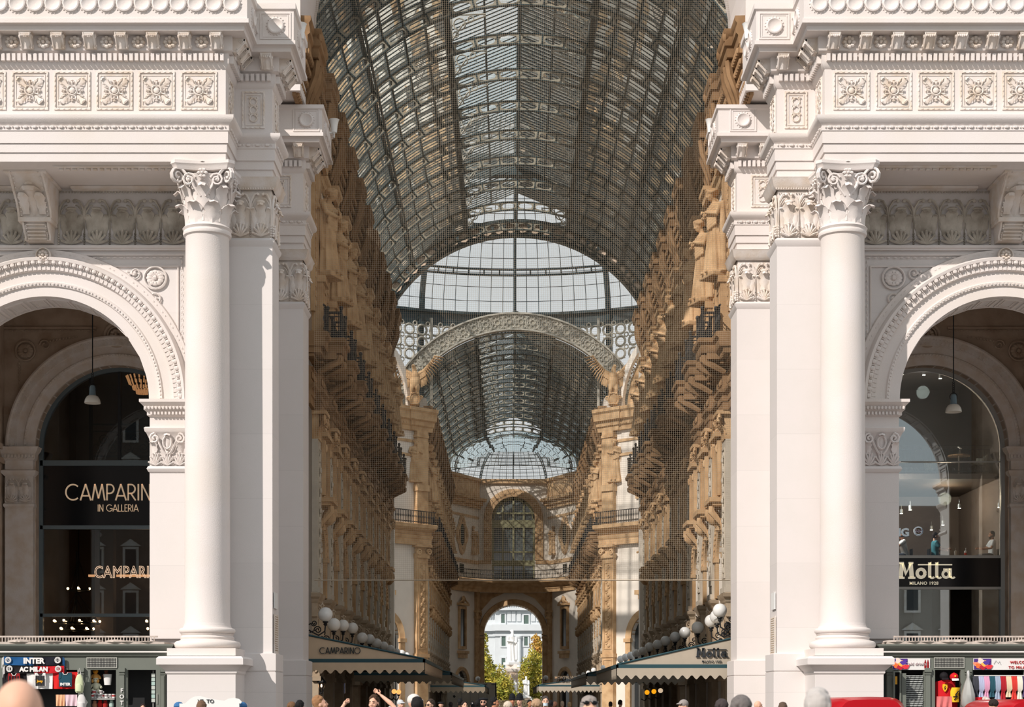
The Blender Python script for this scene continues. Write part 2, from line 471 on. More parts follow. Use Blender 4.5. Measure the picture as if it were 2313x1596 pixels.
def capital_round(mb, cx, cy, z0, h, r, ab):
    """corinthian capital on a round shaft; ab = half width of the abacus"""
    mb.lathe([(r*1.03, 0), (r*1.12, .05*h), (r*1.03, .08*h), (r*0.97, .10*h), (r*0.98, .45*h), (r*1.06, .70*h), (r*1.28, .86*h)], (cx, cy, z0-0.06*h), 24)
    for k in range(8):
        a = 2*pi*k/8 + pi/8
        M = T(cx, cy, z0+0.02*h) @ RZ(a) @ T(0, -r*0.98, 0)
        leaf(mb, M, r*0.72, h*0.36, out=0.30*r, curl=0.26*r, thick=.035)
    for k in range(8):
        a = 2*pi*k/8
        M = T(cx, cy, z0+0.06*h) @ RZ(a) @ T(0, -r*0.96, 0)
        leaf(mb, M, r*0.60, h*0.60, out=0.42*r, curl=0.30*r, lobes=4, thick=.035)
    for k in range(4):
        M = T(cx, cy, z0) @ RZ(pi/4 + k*pi/2)
        # corner volutes, a pair back to back with the stalk that feeds them
        R = ab*1.30
        for sx in (-1, 1):
            sp = [(sx*0.05*r, -(R - 0.10*r) + u, z) for _, u, z in spiral((0, 0, h*0.76), h*0.135, 1.7, 16, plane='yz', sgn=1, ph=pi/2)]
            mb.tube(sp, 0.055*r, 5, M)
            mb.tube([(sx*r*0.55, -r*0.90, h*0.48), (sx*r*0.42, -r*1.05, h*0.66), (sx*r*0.2, -R*0.86, h*0.86), (sx*0.05*r, -R+0.10*r, h*0.895)], [0.05*r, .07*r, .08*r, .06*r], 5, M)
        leaf(mb, M @ T(0, -r*1.0, h*0.40), r*0.45, h*0.26, out=0.30*r, curl=0.2*r, rows=6)
    for k in range(4):
        M = T(cx, cy, z0) @ RZ(k*pi/2)
        for sx in (-1, 1):
            # face scrolls
            mb.tube([(sx*p[0], -r*1.16, p[2]) for p in spiral((r*0.62, 0, h*0.70), h*0.115, 1.7, 16, sgn=-1, ph=pi*0.9)], 0.055*r, 5, M)
            mb.ball((sx*r*0.62, -r*1.18, h*0.70), r*.07, r*.07, r*.07, 6, 4, M)
            mb.tube([(sx*r*0.10, -r*1.08, h*0.44), (sx*r*0.22, -r*1.10, h*0.50), (sx*r*0.42, -r*1.14, h*0.60), (sx*r*0.50, -r*1.16, h*0.71)], 0.05*r, 5, M)
        # mask and fleuron on the abacus
        rosette(mb, M @ T(0, -ab*0.93, h*0.80), r*0.26, 6, 0.10*r)
        leaf(mb, M @ T(0, -ab*0.86, h*0.80), r*0.34, h*0.22, out=0.05, curl=0.05, rows=5)
        leaf(mb, M @ T(0, -r*1.12, h*0.52), r*0.40, h*0.20, out=0.04, curl=0.06, rows=5)
    # concave abacus
    def ab_poly(s):
        P = []
        for k in range(4):
            a = pi/4 + k*pi/2
            for t in (-0.09, 0.09): P.append((ab*1.42*s*cos(a+t), ab*1.42*s*sin(a+t)))
            b0, b1 = a+0.09, a+pi/2-0.09
            for j in range(1, 6):
                t = j/6; aa = b0+(b1-b0)*t
                x = ab*1.42*s*(cos(b0)*(1-t)+cos(b1)*t); y = ab*1.42*s*(sin(b0)*(1-t)+sin(b1)*t)
                q = 1 - 0.14*sin(pi*t)
                P.append((x*q, y*q))
        return P
    lv = [(0.90, .86*h), (0.94, .90*h), (0.96, .93*h), (1.0, .95*h), (1.0, 1.0*h)]
    vs = []; fs = []
    for s_, z in lv:
        vs += [(cx+x, cy+y, z0+z) for x, y in ab_poly(s_)]
    n = len(vs)//len(lv)
    for i in range(len(lv)-1):
        for k in range(n): fs.append((i*n+k, i*n+(k+1) % n, (i+1)*n+(k+1) % n, (i+1)*n+k))
    fs += [tuple(range(n-1, -1, -1)), tuple((len(lv)-1)*n+k for k in range(n))]
    mb.add(vs, fs)

def palmette(mb, M, w, h):
    """one unit of the tall leaf frieze: shell, tall leaf, arch with scrolls; xz plane, base at z=0"""
    shell(mb, M @ T(0, -0.05, 0.02*h), w*0.80, h*0.27, 7, w*0.05)
    leaf(mb, M @ T(0, -0.02, h*0.14), w*0.50, h*0.60, out=0.10, curl=0.12, lobes=4)
    for sx in (-1, 1):
        leaf(mb, M @ T(sx*w*0.28, -0.01, h*0.22) @ RY(sx*0.12), w*0.26, h*0.44, out=0.05, curl=0.05, rows=6, cols=3)
        mb.tube([(sx*w*0.5, -0.03, h*0.18), (sx*w*0.5, -0.04, h*0.55), (sx*w*0.46, -0.05, h*0.76), (sx*w*0.30, -0.06, h*0.90), (sx*w*0.12, -0.06, h*0.93)], [w*.03, w*.035, w*.045, w*.05, w*.04], 5, M)
        mb.tube([(sx*w*0.5, -0.02, h*0.50), (sx*w*0.40, -0.05, h*0.70), (sx*w*0.26, -0.06, h*0.80), (sx*w*.16, -0.06, h*.82)], w*.025, 4, M)
        mb.ball((sx*w*0.12, -0.08, h*0.90), w*0.075, w*.05, w*.075, 8, 5, M)
        for j in range(5): mb.ball((sx*w*0.5, -0.05, h*(0.03+0.05*j)), w*0.05, nu=5, nv=4, M=M)
    mb.ball((0, -0.11, h*0.73), w*0.22, w*.10, h*0.045, 8, 5, M)

def flat_capital(mb, M, w, z0, h, n=2):
    """square capital face: n palmettes over width w on the plane y=0 facing -y"""
    u = w/n
    for i in range(n):
        palmette(mb, M @ T(-w/2+u*(i+.5), 0, z0), u, h*0.88)

# flat stroke lettering for the deco and slab shop names ---------------------------------
def stroke(mb, pts, w, y0, y1, M=None):
    """polyline of constant width in the xz plane as a thin solid"""
    P = [Vector((p[0], p[1])) for p in pts]; n = len(P); A = []; B = []
    for i in range(n):
        t = (P[min(i+1, n-1)] - P[max(i-1, 0)])
        t = t.normalized() if t.length > 1e-9 else Vector((1, 0))
        nn = Vector((-t.y, t.x))*w/2
        A.append(P[i]+nn); B.append(P[i]-nn)
    for i in range(n-1):
        mb.prism([(A[i].x, A[i].y), (B[i].x, B[i].y), (B[i+1].x, B[i+1].y), (A[i+1].x, A[i+1].y)], y0, y1, M)

def arcp(cx, cz, rx, rz, a0, a1, n=12):
    return [(cx+rx*cos(radians(a0+(a1-a0)*i/n)), cz+rz*sin(radians(a0+(a1-a0)*i/n))) for i in range(n+1)]

GLY = {  # unit height letters: (advance, strokes)
 'C': (0.86, [arcp(.46, .5, .44, .47, 48, 312, 20)]),
 'A': (0.70, [[(.03, 0), (.35, 1)], [(.35, 1), (.67, 0)], [(.13, .28), (.57, .28)]]),
 'M': (0.84, [[(.04, 0), (.20, 1)], [(.20, 1), (.42, .12)], [(.42, .12), (.64, 1)], [(.64, 1), (.80, 0)]]),
 'P': (0.56, [[(.08, 0), (.08, 1)], [(.08, .97)]+arcp(.25, .70, .25, .27, 90, -90, 10)+[(.08, .43)]]),
 'R': (0.58, [[(.08, 0), (.08, 1)], [(.08, .97)]+arcp(.25, .70, .25, .27, 90, -90, 10)+[(.08, .43)], [(.24, .43), (.53, 0)]]),
 'I': (0.22, [[(.10, 0), (.10, 1)]]),
 'N': (0.66, [[(.08, 0), (.08, 1)], [(.08, 1), (.56, 0)], [(.56, 0), (.56, 1)]]),
 'O': (0.96, [arcp(.47, .5, .43, .47, 0, 360, 24)]),
 'G': (0.90, [arcp(.46, .5, .43, .47, 48, 350, 20), [(.89, .42), (.52, .42)]]),
 'L': (0.46, [[(.08, 0), (.08, 1)], [(.06, .03), (.42, .03)]]),
 'E': (0.48, [[(.08, 0), (.08, 1)], [(.08, .97), (.44, .97)], [(.08, .52), (.40, .52)], [(.08, .03), (.44, .03)]]),
 'T': (0.60, [[(.30, 0), (.30, 1)], [(.02, .97), (.58, .97)]]),
 ' ': (0.34, []),
}
def deco_text(mb, s, h, w, x, z, y0, y1, M=None, sp=0.06, outline=False):
    for ch in s:
        adv, st = GLY[ch]
        for p in st:
            stroke(mb, [(x+a*h, z+b*h) for a, b in p], w, y0, y1, M)
        x += (adv+sp)*h
    return x
def deco_width(s, h, sp=0.06): return sum((GLY[c][0]+sp)*h for c in s) - sp*h

def motta_word(mb, h, x, z, y0, y1, M=None):
    """heavy slab-serif word M-o-t-t-a with the shared bar over the last letters"""
    def R(a, b, c, d): mb.box(x+a*h, x+b*h, y0, y1, z+c*h, z+d*h, M)
    # M
    mb.prism([(x+p*h, z+q*h) for p, q in [(.06, .10), (.12, .92), (.34, .92), (.30, .10)]], y0, y1, M)
    mb.prism([(x+p*h, z+q*h) for p, q in [(.20, .92), (.36, .92), (.54, .42), (.46, .18)]], y0, y1, M)
    mb.prism([(x+p*h, z+q*h) for p, q in [(.46, .18), (.54, .42), (.68, .92), (.84, .92)]][::-1], y0, y1, M)
    mb.prism([(x+p*h, z+q*h) for p, q in [(.70, .10), (.66, .92), (.88, .92), (.96, .10)]], y0, y1, M)
    R(0, .40, 0, .12); R(.62, 1.04, 0, .12); R(.06, .36, .88, 1); R(.64, .92, .88, 1)
    # o
    stroke(mb, [(x+p*h, z+q*h) for p, q in arcp(1.38, .33, .23, .24, 0, 360, 20)], .19*h, y0, y1, M)
    # t t
    for k in (1.80, 2.22):
        R(k, k+.18, .08, .98)
        mb.prism([(x+p*h, z+q*h) for p, q in [(k-.02, .86), (k+.18, 1.02), (k+.18, .80)]], y0, y1, M)
        stroke(mb, [(x+p*h, z+q*h) for p, q in arcp(k+.24, .17, .13, .12, 180, 330, 8)], .12*h, y0, y1, M)
    # a
    stroke(mb, [(x+p*h, z+q*h) for p, q in arcp(2.86, .28, .19, .20, 0, 360, 18)], .15*h, y0, y1, M)
    R(3.02, 3.20, .06, .62); stroke(mb, [(x+p*h, z+q*h) for p, q in arcp(3.26, .15, .12, .10, 180, 340, 8)], .11*h, y0, y1, M)
    R(2.70, 3.12, .52, .62)
    R(1.20, 3.22, .80, .88)

def text_mesh(name, body, size, mat, ext=0.01, align='CENTER', bold=0.0, shear=0.0, space=1.0, outline=False):
    cu = bpy.data.curves.new(name, 'FONT')
    cu.body = body; cu.size = size; cu.extrude = ext; cu.align_x = align; cu.align_y = 'BOTTOM_BASELINE'
    cu.offset = bold; cu.shear = shear; cu.space_character = space; cu.resolution_u = 3
    if outline:
        cu.fill_mode = 'NONE'; cu.bevel_depth = size*0.022; cu.extrude = 0
    o = bpy.data.objects.new(name, cu); COL.objects.link(o)
    bpy.context.view_layer.update()
    me = bpy.data.meshes.new_from_object(o.evaluated_get(bpy.context.evaluated_depsgraph_get()))
    bpy.data.objects.remove(o); bpy.data.curves.remove(cu)
    me.name = name
    me.transform(RX(pi/2))      # upright, reads from -y
    me.materials.clear(); me.materials.append(mat)
    return me
def put_text(name, body, size, mat, loc, parent, **kw):
    me = text_mesh(name, body, size, mat, **kw)
    o = bpy.data.objects.new(name, me); COL.objects.link(o)
    o.parent = parent; o.location = Vector(loc) - wloc(parent)
    return o
# ---------------------------------------------------------------- the street front, built for the right half and mirrored
SIDE = {1: 'right', -1: 'left'}
Z_ARCH0, Z_ARCH1, Z_FR1 = 17.45, 18.75, 20.2
ARCHI = [(-1.3, 17.45), (0, 17.45), (0, 17.71), (.04, 17.71), (.04, 17.97), (.08, 17.97), (.08, 18.30), (.11, 18.33), (.11, 18.47), (.16, 18.53), (.24, 18.60), (.27, 18.66), (.27, 18.74), (-.3, 18.76)]
CORN = [(0, 20.15), (.05, 20.2), (.10, 20.3), (.10, 20.58), (.20, 20.62), (.22, 20.66), (.22, 21.04), (.62, 21.04), (.64, 21.07), (.64, 21.16), (.72, 21.22), (-.3, 21.22)]
PARA = [(.55, 21.2), (.79, 21.2), (.79, 21.32), (.74, 21.34), (.74, 22.2), (.80, 22.25), (.80, 22.42), (.0, 22.45)]
PARB = [(.55, 21.2), (.79, 21.2), (.79, 21.32), (.74, 21.34), (.74, 22.10), (.80, 22.15), (.80, 22.28), (.0, 22.3)]

def arch_wall(mb, cx, R, zs, x0, x1, z0, z1, y0, y1, n=28):
    mb.box(x0, cx-R, y0, y1, z0, z1); mb.box(cx+R, x1, y0, y1, z0, z1)
    A = [(cx+R*cos(pi*i/n), zs+R*sin(pi*i/n)) for i in range(n+1)]
    for i in range(n):
        (xa, za), (xb, zb) = A[i], A[i+1]
        mb.add([(xa, y0, za), (xb, y0, zb), (xb, y0, z1), (xa, y0, z1), (xa, y1, za), (xb, y1, zb), (xb, y1, z1), (xa, y1, z1)],
               [(0, 1, 2, 3), (7, 6, 5, 4), (1, 0, 4, 5)])

def seg_run(path):
    """straight runs of a plan path with their right-hand normals"""
    for a, b in zip(path[:-1], path[1:]):
        a, b = Vector(a), Vector(b); d = (b-a); L = d.length; d.normalize()
        yield a, b, d, L, Vector((d.y, -d.x))

def face_M(p, nrm, z=0.0):
    """matrix that puts the local plane y=0 (facing -y) at plan point p facing nrm"""
    ang = atan2(nrm.y, nrm.x) + pi/2
    return T(p[0], p[1], z) @ RZ(ang)

def entablature(sd, path, nm, label, mat, panels=True, runs=None, z_par=PARA, ends=None):
    t = thing(nm, label, 'entablature', (sd*path[-1][0], path[-1][1], Z_ARCH0), 'entablatures of the street front')
    mb = MB(sd); mb.sweep(ARCHI, path)
    for a, b, d, L, n in seg_run(path):
        if L > 0.9:
            p0 = a + n*0.13; p1 = b + n*0.13
            beads(mb, (p0.x, p0.y, 18.42), (p1.x, p1.y, 18.42), 0.26, 0.045)
    obj('architrave', mb, STONE, t)
    mb = MB(sd); mb.sweep([(-.3, 18.7), (0, 18.7), (0, 20.2), (-.3, 20.2)], path); obj('frieze', mb, STONE, t)
    mb = MB(sd); mb.sweep(CORN, path); obj('cornice', mb, STONE, t)
    mb = MB(sd)
    for a, b, d, L, n in seg_run(path):
        k = int(L/0.155)
        for i in range(k):
            c = a + d*(L*(i+.5)/k) + n*0.15
            M = face_M(c, n, 20.33); mb.box(-.05, .05, -.07, .05, 0, .21, M)
    obj('dentil_band', mb, STONE, t)
    mb = MB(sd); mb.sweep(z_par, path); obj('parapet', mb, STONE, t)
    mb = MB(sd); pn = MB(sd)
    mod = None
    for a, b, d, L, n in seg_run(path):
        if L < 0.5: continue
        k = max(1, int(round(L/0.92)))
        st = L/k
        first = 0
        for i in range(k+1):
            if L > 5: c = a + d*(0.20 + i*0.92)
            else: c = a + d*(0.12 + (L-0.24)*i/k)
            if (c-a).dot(d) > L: break
            m = MB(sd); modillion(m, face_M(c + n*0.22, n, 21.04), 0.34, 0.42, 0.36)
            obj('modillion', m, CARVED, t)
            if L > 5:
                r = MB(sd); rosette(r, face_M(c + d*0.46 + n*0.23, n, 20.84), 0.21, 8, 0.09)
                obj('rosette', r, CARVED, t)
        # parapet roundels
        kk = max(1, int(L/0.51))
        for i in range(kk):
            if L > 5: c = a + d*(-0.30 + i*0.515)
            elif L < 2.5 and d.x > 0.5: c = a + d*(-.2 if L < 1.7 else .12) if i == 0 else None
            elif d.x > 0.5: c = None
            else: c = a + d*((i+.5)*L/kk)
            if c is None: continue
            M = face_M(c + n*0.74, n, 21.76); pn = MB(sd)
            if L < 2.5 and d.x > .5: frame(pn, -.46, .46, -.40, .40, 0, .04, .025, M); frame(pn, -.38, .38, -.33, .33, 0, .025, .015, M)
            pn.ring((0, 0, 0), 0.235, 0.028, 20, 4, M)
            for j in range(18):
                aa = 2*pi*j/18; pn.ball((0.275*cos(aa), -.01, 0.275*sin(aa)), .022, nu=5, nv=4, M=M)
            pn.lathe([(0.235, 0), (0.235, 0.07), (0.20, 0.08), (0.16, 0.045), (0.09, 0.018), (0.0, 0.01)], (0, 0, 0), 20, M @ RX(pi/2)); obj('parapet_roundel', pn, STONE, t)
    if panels:
        for a, b, d, L, n in seg_run(path):
            if L > 5:
                for i in range(12):
                    c = a + d*(0.78 + 1.235*i)
                    p = MB(sd); coffer_panel(p, 0, 0, 0, 1.06, 1.12, face_M(c, n, 19.52)); obj('frieze_panel', p, CARVED, t)
            elif L > 0.9:
                c = (a+b)/2
                p = MB(sd); coffer_panel(p, 0, 0, 0, min(L*.6, .8), 1.12, face_M(c, n, 19.52), tall=True); obj('frieze_panel', p, CARVED, t)
    return t

def hanging_lamp(x, y, ztop, zb, label):
    t = thing('pendant_lamp', label, 'lamp', (x, y, zb), 'pendant lamps in the side arches')
    mb = MB(); mb.tube([(x, y, ztop), (x, y, zb+1.05)], 0.02, 5); obj('cable', mb, BLACK, t)
    mb = MB()
    for i in range(7): mb.ring((x, y, zb+1.0-i*0.07), 0.035, 0.012, 8, 4)
    mb.ring((x, y, zb+0.52), 0.13, 0.012, 14, 4); obj('chain', mb, BLACK, t)
    mb = MB(); mb.lathe([(0.02, .62), (.07, .60), (.10, .52), (.11, .30), (.13, .26)], (x, y, zb), 16); obj('housing', mb, LAMP_BLUE, t)
    mb = MB(); mb.lathe([(.11, .27), (.19, .23), (.25, .13), (.275, .02), (.27, 0), (.255, .02), (.23, .12), (.17, .21), (.09, .25)], (x, y, zb), 24); obj('lamp_shade', mb, OPAL, t)
    return t

LAMP_BLUE = material('lamp_housing', (0.20, 0.28, 0.33), 0.4, metal=0.4)
OPAL = material('opal_glass', (0.78, 0.74, 0.66), 0.25, spec=0.5)
WHITE = material('white_paint', (0.85, 0.85, 0.83), 0.5)

def facade(sd):
    S = SIDE[sd]
    X = lambda x: sd*x
    # ---- front entablature over the freestanding column and the corner pier
    path = [(8.95, 52.3), (7.62, 52.3), (7.62, 50.9), (8.76, 50.9), (8.76, 49.3), (24, 49.3)]
    entablature(sd, path, 'entablature', f'pale stone entablature with rosette panels and scroll brackets above the {S} corner column', STONE)
    # core behind the entablature and attic
    mb = MB(sd); mb.box(10.2, 24, 49.7, 53.4, 17.47, 22.2); mb.box(7.9, 9.2, 51.1, 52.3, 17.5, 22.2)
    mb.box(8.95, 24, 53.4, 61.5, 16.4, 22.2)
    struct(f'wall_{S}_attic', mb, STONE)
    # ---- column
    cx, cy = 9.44, 50.1
    t = thing('column', f'tall round stone column with carved leafy capital on the {S} side', 'column', (X(cx), cy, 0), 'round columns of the street front')
    mb = MB(sd)
    sq = lambda h: [(cx-h, cy-h), (cx+h, cy-h), (cx+h, cy+h), (cx-h, cy+h)]
    PP = [(0, 0), (0.06, 0), (.06, .5), (0, .56), (0, 2.45), (.04, 2.5), (.04, 2.56), (.10, 2.62), (.20, 2.72), (.26, 2.74), (.26, 2.92), (.20, 2.98), (-.2, 3.0)]
    mb.sweep(PP, sq(1.0), closed=True); mb.box(cx-.95, cx+.95, cy-.95, cy+.95, 2.9, 3.0)
    obj('pedestal', mb, STONE_B, t)
    mb = MB(sd); mb.box(cx-1.0, cx+1.0, cy-1.0, cy+1.0, 3.0, 3.22)
    P = []
    for i in range(9): a = -pi/2 + pi*i/8; P.append((0.86+.12*cos(a), 3.34+.12*sin(a)))
    P += [(.82, 3.47), (.78, 3.50)]
    for i in range(6): a = -pi/2 - pi*i/5*0.9; P.append((0.80+.05*cos(a), 3.56-.06*sin(-a)*-1*0+.0+.02*i))
    for i in range(9): a = -pi/2 + pi*i/8; P.append((0.76+.07*cos(a), 3.76+.08*sin(a)))
    P += [(.72, 3.85), (.70, 3.90)]
    mb.lathe([(r, z) for r, z in P], (cx, cy, 0), 40); obj('base', mb, STONE, t)
    mb = MB(sd); pr = [(.70, 3.85), (.675, 3.98)] + [(0.668 - 0.028*(i/10)**1.6, 4.0+11.4*i/10) for i in range(11)] + [(.645, 15.42), (.70, 15.46), (.715, 15.52), (.70, 15.58), (.66, 15.62), (.66, 15.7)]
    mb.lathe(pr, (cx, cy, 0), 48); obj('shaft', mb, STONE, t)
    mb = MB(sd); capital_round(mb, cx, cy, 15.68, 1.80, .655, .86); obj('capital', mb, STONE, t)
    # ---- corner pier behind the column
    t = thing('corner_pier', f'square stone pier behind the {S} round column with carved capital', 'pier', (X(8.3), 51.6, 0), 'square corner piers')
    mb = MB(sd)
    pp = [(9.3, 52.3), (7.62, 52.3), (7.62, 50.9), (9.3, 50.9)]
    mb.sweep([(0.12, 0), (.12, 2.55), (0.0, 2.60)], pp); mb.sweep([(.08, 2.55), (.12, 2.60), (.12, 3.1), (.0, 3.14)], pp)
    obj('plinth', mb, STONE_B, t)
    mb = MB(sd); mb.box(7.62, 9.6, 50.9, 52.3, 0, 15.55); mb.sweep([(0, 15.4), (.06, 15.5), (.08, 15.58), (.0, 15.66)], pp)
    obj('shaft', mb, STONE_B, t)
    mb = MB(sd); mb.box(7.66, 9.3, 50.94, 52.3, 15.55, 17.5)
    mb.sweep([(0.02, 17.1), (.12, 17.2), (.16, 17.38), (.20, 17.45), (.0, 17.47)], pp)
    flat_capital(mb, face_M(Vector((8.28, 50.93)), Vector((0, -1))), 1.24, 15.68, 1.62, 2)
    flat_capital(mb, face_M(Vector((7.65, 51.6)), Vector((-1, 0))), 1.36, 15.68, 1.62, 2)
    beads(mb, (7.55, 50.80, 17.12), (8.9, 50.80, 17.12), .075, .03, None, False)
    obj('capital', mb, CARVED, t)
    # ---- the recess wall between the two piers and the attic over the gallery mouth
    mb = MB(sd); mb.box(8.95, 9.5, 52.3, 59.6, 0, 17.5)
    struct(f'wall_{S}_reveal', mb, STONE_B)
    # ---- rear pier lining the mouth of the gallery, with its own entablature
    t = thing('rear_pier', f'square stone pier at the {S} edge of the gallery mouth', 'pier', (X(8.1), 59.4, 0), 'square piers at the gallery mouth')
    q5 = 7.68 if sd < 0 else 7.5
    pa = [(9.3, 60.6), (q5, 60.6), (q5, 59.0), (9.3, 59.0)]
    mb = MB(sd); mb.sweep([(0.12, 0), (.12, 2.55), (0, 2.6)], pa); mb.sweep([(.08, 2.55), (.12, 2.60), (.12, 3.1), (0, 3.14)], pa); obj('plinth', mb, STONE_B, t)
    mb = MB(sd); mb.box(q5, 9.3, 59.0, 60.6, 0, 15.6); mb.sweep([(0, 15.4), (.06, 15.5), (.08, 15.58), (.0, 15.66)], pa); obj('shaft', mb, STONE_B, t)
    mb = MB(sd); mb.box(q5+.04, 9.3, 59.04, 60.6, 15.55, 17.5)
    mb.sweep([(0.02, 17.1), (.12, 17.2), (.16, 17.38), (.20, 17.45), (.0, 17.47)], pa)
    flat_capital(mb, face_M(Vector((8.15, 59.03)), Vector((0, -1))), 1.24, 15.68, 1.62, 2)
    flat_capital(mb, face_M(Vector((q5+.03, 59.8)), Vector((-1, 0))), 1.5, 15.68, 1.62, 2)
    obj('capital', mb, CARVED, t)
    entablature(sd, [(9.2, 60.6), (q5, 60.6), (q5, 59.0), (9.3, 59.0)], 'entablature', f'short entablature with a roundel block above the {S} rear pier', STONE, z_par=PARB)
    mb = MB(sd); mb.box(7.7, 9.2, 59.3, 61.5, 17.5, 22.2); mb.box(7.56, 12, 57.2, 61.5, 22.4, 25.6)
    for k in range(3):
        frame(mb, 8.0, 8.9, 23+2.6*k, 25.2+2.6*k, 57.2, .12, .05)
    struct(f'wall_{S}_mouth', mb, STONE)
    # floodlight cups clipped to the parapets
    for (fx, fy, nm) in ((6.86, 51.7, 'on the front parapet'), (6.72, 60.2, 'on the rear parapet')):
        f = thing('floodlight', f'small white floodlight cup {nm} at the {S} side', 'floodlight', (X(fx), fy, 22.0), 'floodlights on the parapets')
        mb = MB(sd); mb.lathe([(.10, -.22), (.12, 0), (.17, .22), (.19, .24), (.16, .24), (.10, .05)], (fx, fy, 22.2), 14); obj('cup', mb, WHITE, f)
        mb = MB(sd); mb.box(fx, fx+.25, fy-.03, fy+.03, 21.95, 22.0); mb.box(fx-.02, fx+.02, fy-.05, fy+.05, 21.8, 22.0); obj('bracket', mb, WHITE, f)
    # ---- front wall with the big side arch
    ax, R, zs = 14.76, 3.2, 10.94
    mb = MB(sd); arch_wall(mb, ax, R, zs, 8.95, 24, 0, 17.5, 52.0, 53.4)
    w = struct(f'wall_{S}_front', mb, STONE_B)
    mb = MB(sd)
    prof = [(3.2, -.3), (3.2, .10), (3.50, .10), (3.52, .16), (3.62, .18), (3.66, .12), (3.95, .12), (3.97, .20), (4.22, .26), (4.26, .34), (4.34, .36), (4.38, .30), (4.42, .14), (4.62, .12), (4.66, 0)]
    mb.arc(prof, ax, zs, 52.0, 0, pi, 56)
    n = 90
    for i in range(n+1):
        a = pi*i/n; M = T(ax, 0, zs) @ RY(-a)
        mb.box(3.98, 4.10, 52.0-.24, 52.0-.12, -.05, .05, M)
    for i in range(62):
        a = pi*(i+.5)/62; M = T(ax, 0, zs) @ RY(-a); mb.ball((4.20, 51.70, 0), .085, .06, .075, 6, 5, M)
        if i % 1 == 0: mb.box(4.14, 4.28, 51.68, 51.80, .095, .115, M)
    for i in range(100):
        a = pi*(i+.5)/100; M = T(ax, 0, zs) @ RY(-a); mb.ball((3.57, 51.82, 0), .032, .03, .038 if i % 3 else .015, 5, 4, M)
        if i % 3: mb.ball((4.52, 51.87, 0), .025, .02, .05, 5, 4, M)
    obj('archivolt', mb, STONE, w)
    # coffers on the underside of the arch
    mb = MB(sd)
    for i in range(14):
        a = pi*(i+.5)/14; M = T(ax, 0, zs) @ RY(-a) @ T(3.2, 52.7, 0) @ RZ(-pi/2)
        frame(mb, -.52, .52, -.30, .30, 0, .06, .05, M); frame(mb, -.40, .40, -.18, .18, 0, .04, .03, M)
    obj('arch_coffers', mb, STONE, w)
    # spandrel border and scrolls
    mb = MB(sd)
    for xa, xb in ((10.50, 14.15), (15.35, 19.0)):
        mb.box(xa, xb, 51.93, 52.0, 15.40, 15.46); beads(mb, (xa, 51.93, 15.34), (xb, 51.93, 15.34), .2, .025)
        mb.box(xa+.2, xb-.2, 51.95, 52.0, 15.05, 15.10)
    mb.box(10.44, 10.50, 51.93, 52, 12.4, 15.46); beads(mb, (10.56, 51.93, 12.4), (10.56, 51.93, 15.3), .2, .025)
    mb.box(10.66, 10.70, 51.95, 52, 12.9, 15.1)
    mb.box(8.95, 24, 51.85, 52, 15.62, 15.70); mb.box(8.95, 24, 51.9, 52, 15.56, 15.62)
    obj('spandrel_border', mb, STONE, w)
    mb = MB(sd)
    for sx in (-1, 1):
        M = T(ax + sx*3.38, 51.97, 14.72)
        mb.ring((0, -.03, 0), .34, .035, 20, 5, M); rosette(mb, M, .28, 12, .05); mb.ball((0, -.03, 0), .09, nu=6, nv=4, M=M)
        for q in (-1, 1):
            cxs, czs = (-sx*.62, .14) if q > 0 else (sx*.02, -.66)
            mb.tube([(p[0], -.03, p[2]) for p in spiral((cxs, 0, czs), .21, 1.5, 16, sgn=q*sx)], .03, 4, M)
            mb.ball((cxs, -.03, czs), .06, nu=6, nv=4, M=M)
            for j in range(6):
                an = (pi if sx > 0 else 0) + .1*q if q > 0 else -pi/2
                px = cxs + (-sx*(.12+.11*j) if q > 0 else .06*sin(j*2)); pz = czs + (.06*sin(j*2) if q > 0 else -(.12+.11*j))
                mb.ball((px, -.02, pz), .055-.005*j, .03, .05, 5, 4, M)
    obj('spandrel_relief', mb, STONE, w)
    mb = MB(sd); M = T(ax, 51.72, 15.35)
    mb.lathe([(.24, 0), (.24, .14), (.20, .18), (.20, .10), (.0, .10)], (0, 0, 0), 24, M @ RX(pi/2) @ T(0, 0, -.1)); rosette(mb, M @ T(0, -.02, 0), .17, 8, .08)
    obj('keystone_rosette', mb, CARVED, w)
    # impost pilaster of the arch
    for xa, xb in ((10.42, 11.52), (18.0, 19.1)):
        mb = MB(sd)
        rect = [(xa, 53.4), (xa, 51.86), (xb, 51.86), (xb, 53.4)][::-1] if False else [(xa, 53.0), (xa, 51.86), (xb, 51.86), (xb, 53.0)]
        # travelling so the outside is on the right hand
        mb.box(xa+.006, xb-.006, 51.866, 53.4, 3.6, 10.9)
        mb.sweep([(0, 8.70), (.05, 8.74), (.09, 8.82), (.05, 8.90), (.0, 8.92)], rect)
        obj('impost_pilaster', mb, STONE_B, w)
        mb = MB(sd); mb.sweep([(0, 8.9), (.0, 9.7), (.10, 9.92), (.14, 9.96), (.16, 10.06), (.12, 10.1), (0, 10.1)], rect)
        M = T((xa+xb)/2, 51.84, 8.92)
        for k in (-1, 0, 1): shell(mb, M @ T(k*.37, -.02, 0), .42, .40, 7, .025)
        leaf(mb, M @ T(0, -.02, .38), .34, .62, out=.10, curl=.08)
        mb.ring((0, -.08, .70), .13, .03, 12, 4, M, rz=.20)
        for sx in (-1, 1):
            mb.tube([(sx*p[0], -.10, p[2]) for p in spiral((.38, 0, .82), .17, 1.5, 14, sgn=-1, ph=pi/2)], .04, 5, M)
            mb.tube([(sx*.05, -.04, .34), (sx*.14, -.07, .45), (sx*.26, -.08, .70), (sx*.38, -.10, .98)], .035, 4, M)
            leaf(mb, M @ T(sx*.42, -.02, .35) @ RZ(sx*.5), .26, .40, out=.12, curl=.08, rows=6)
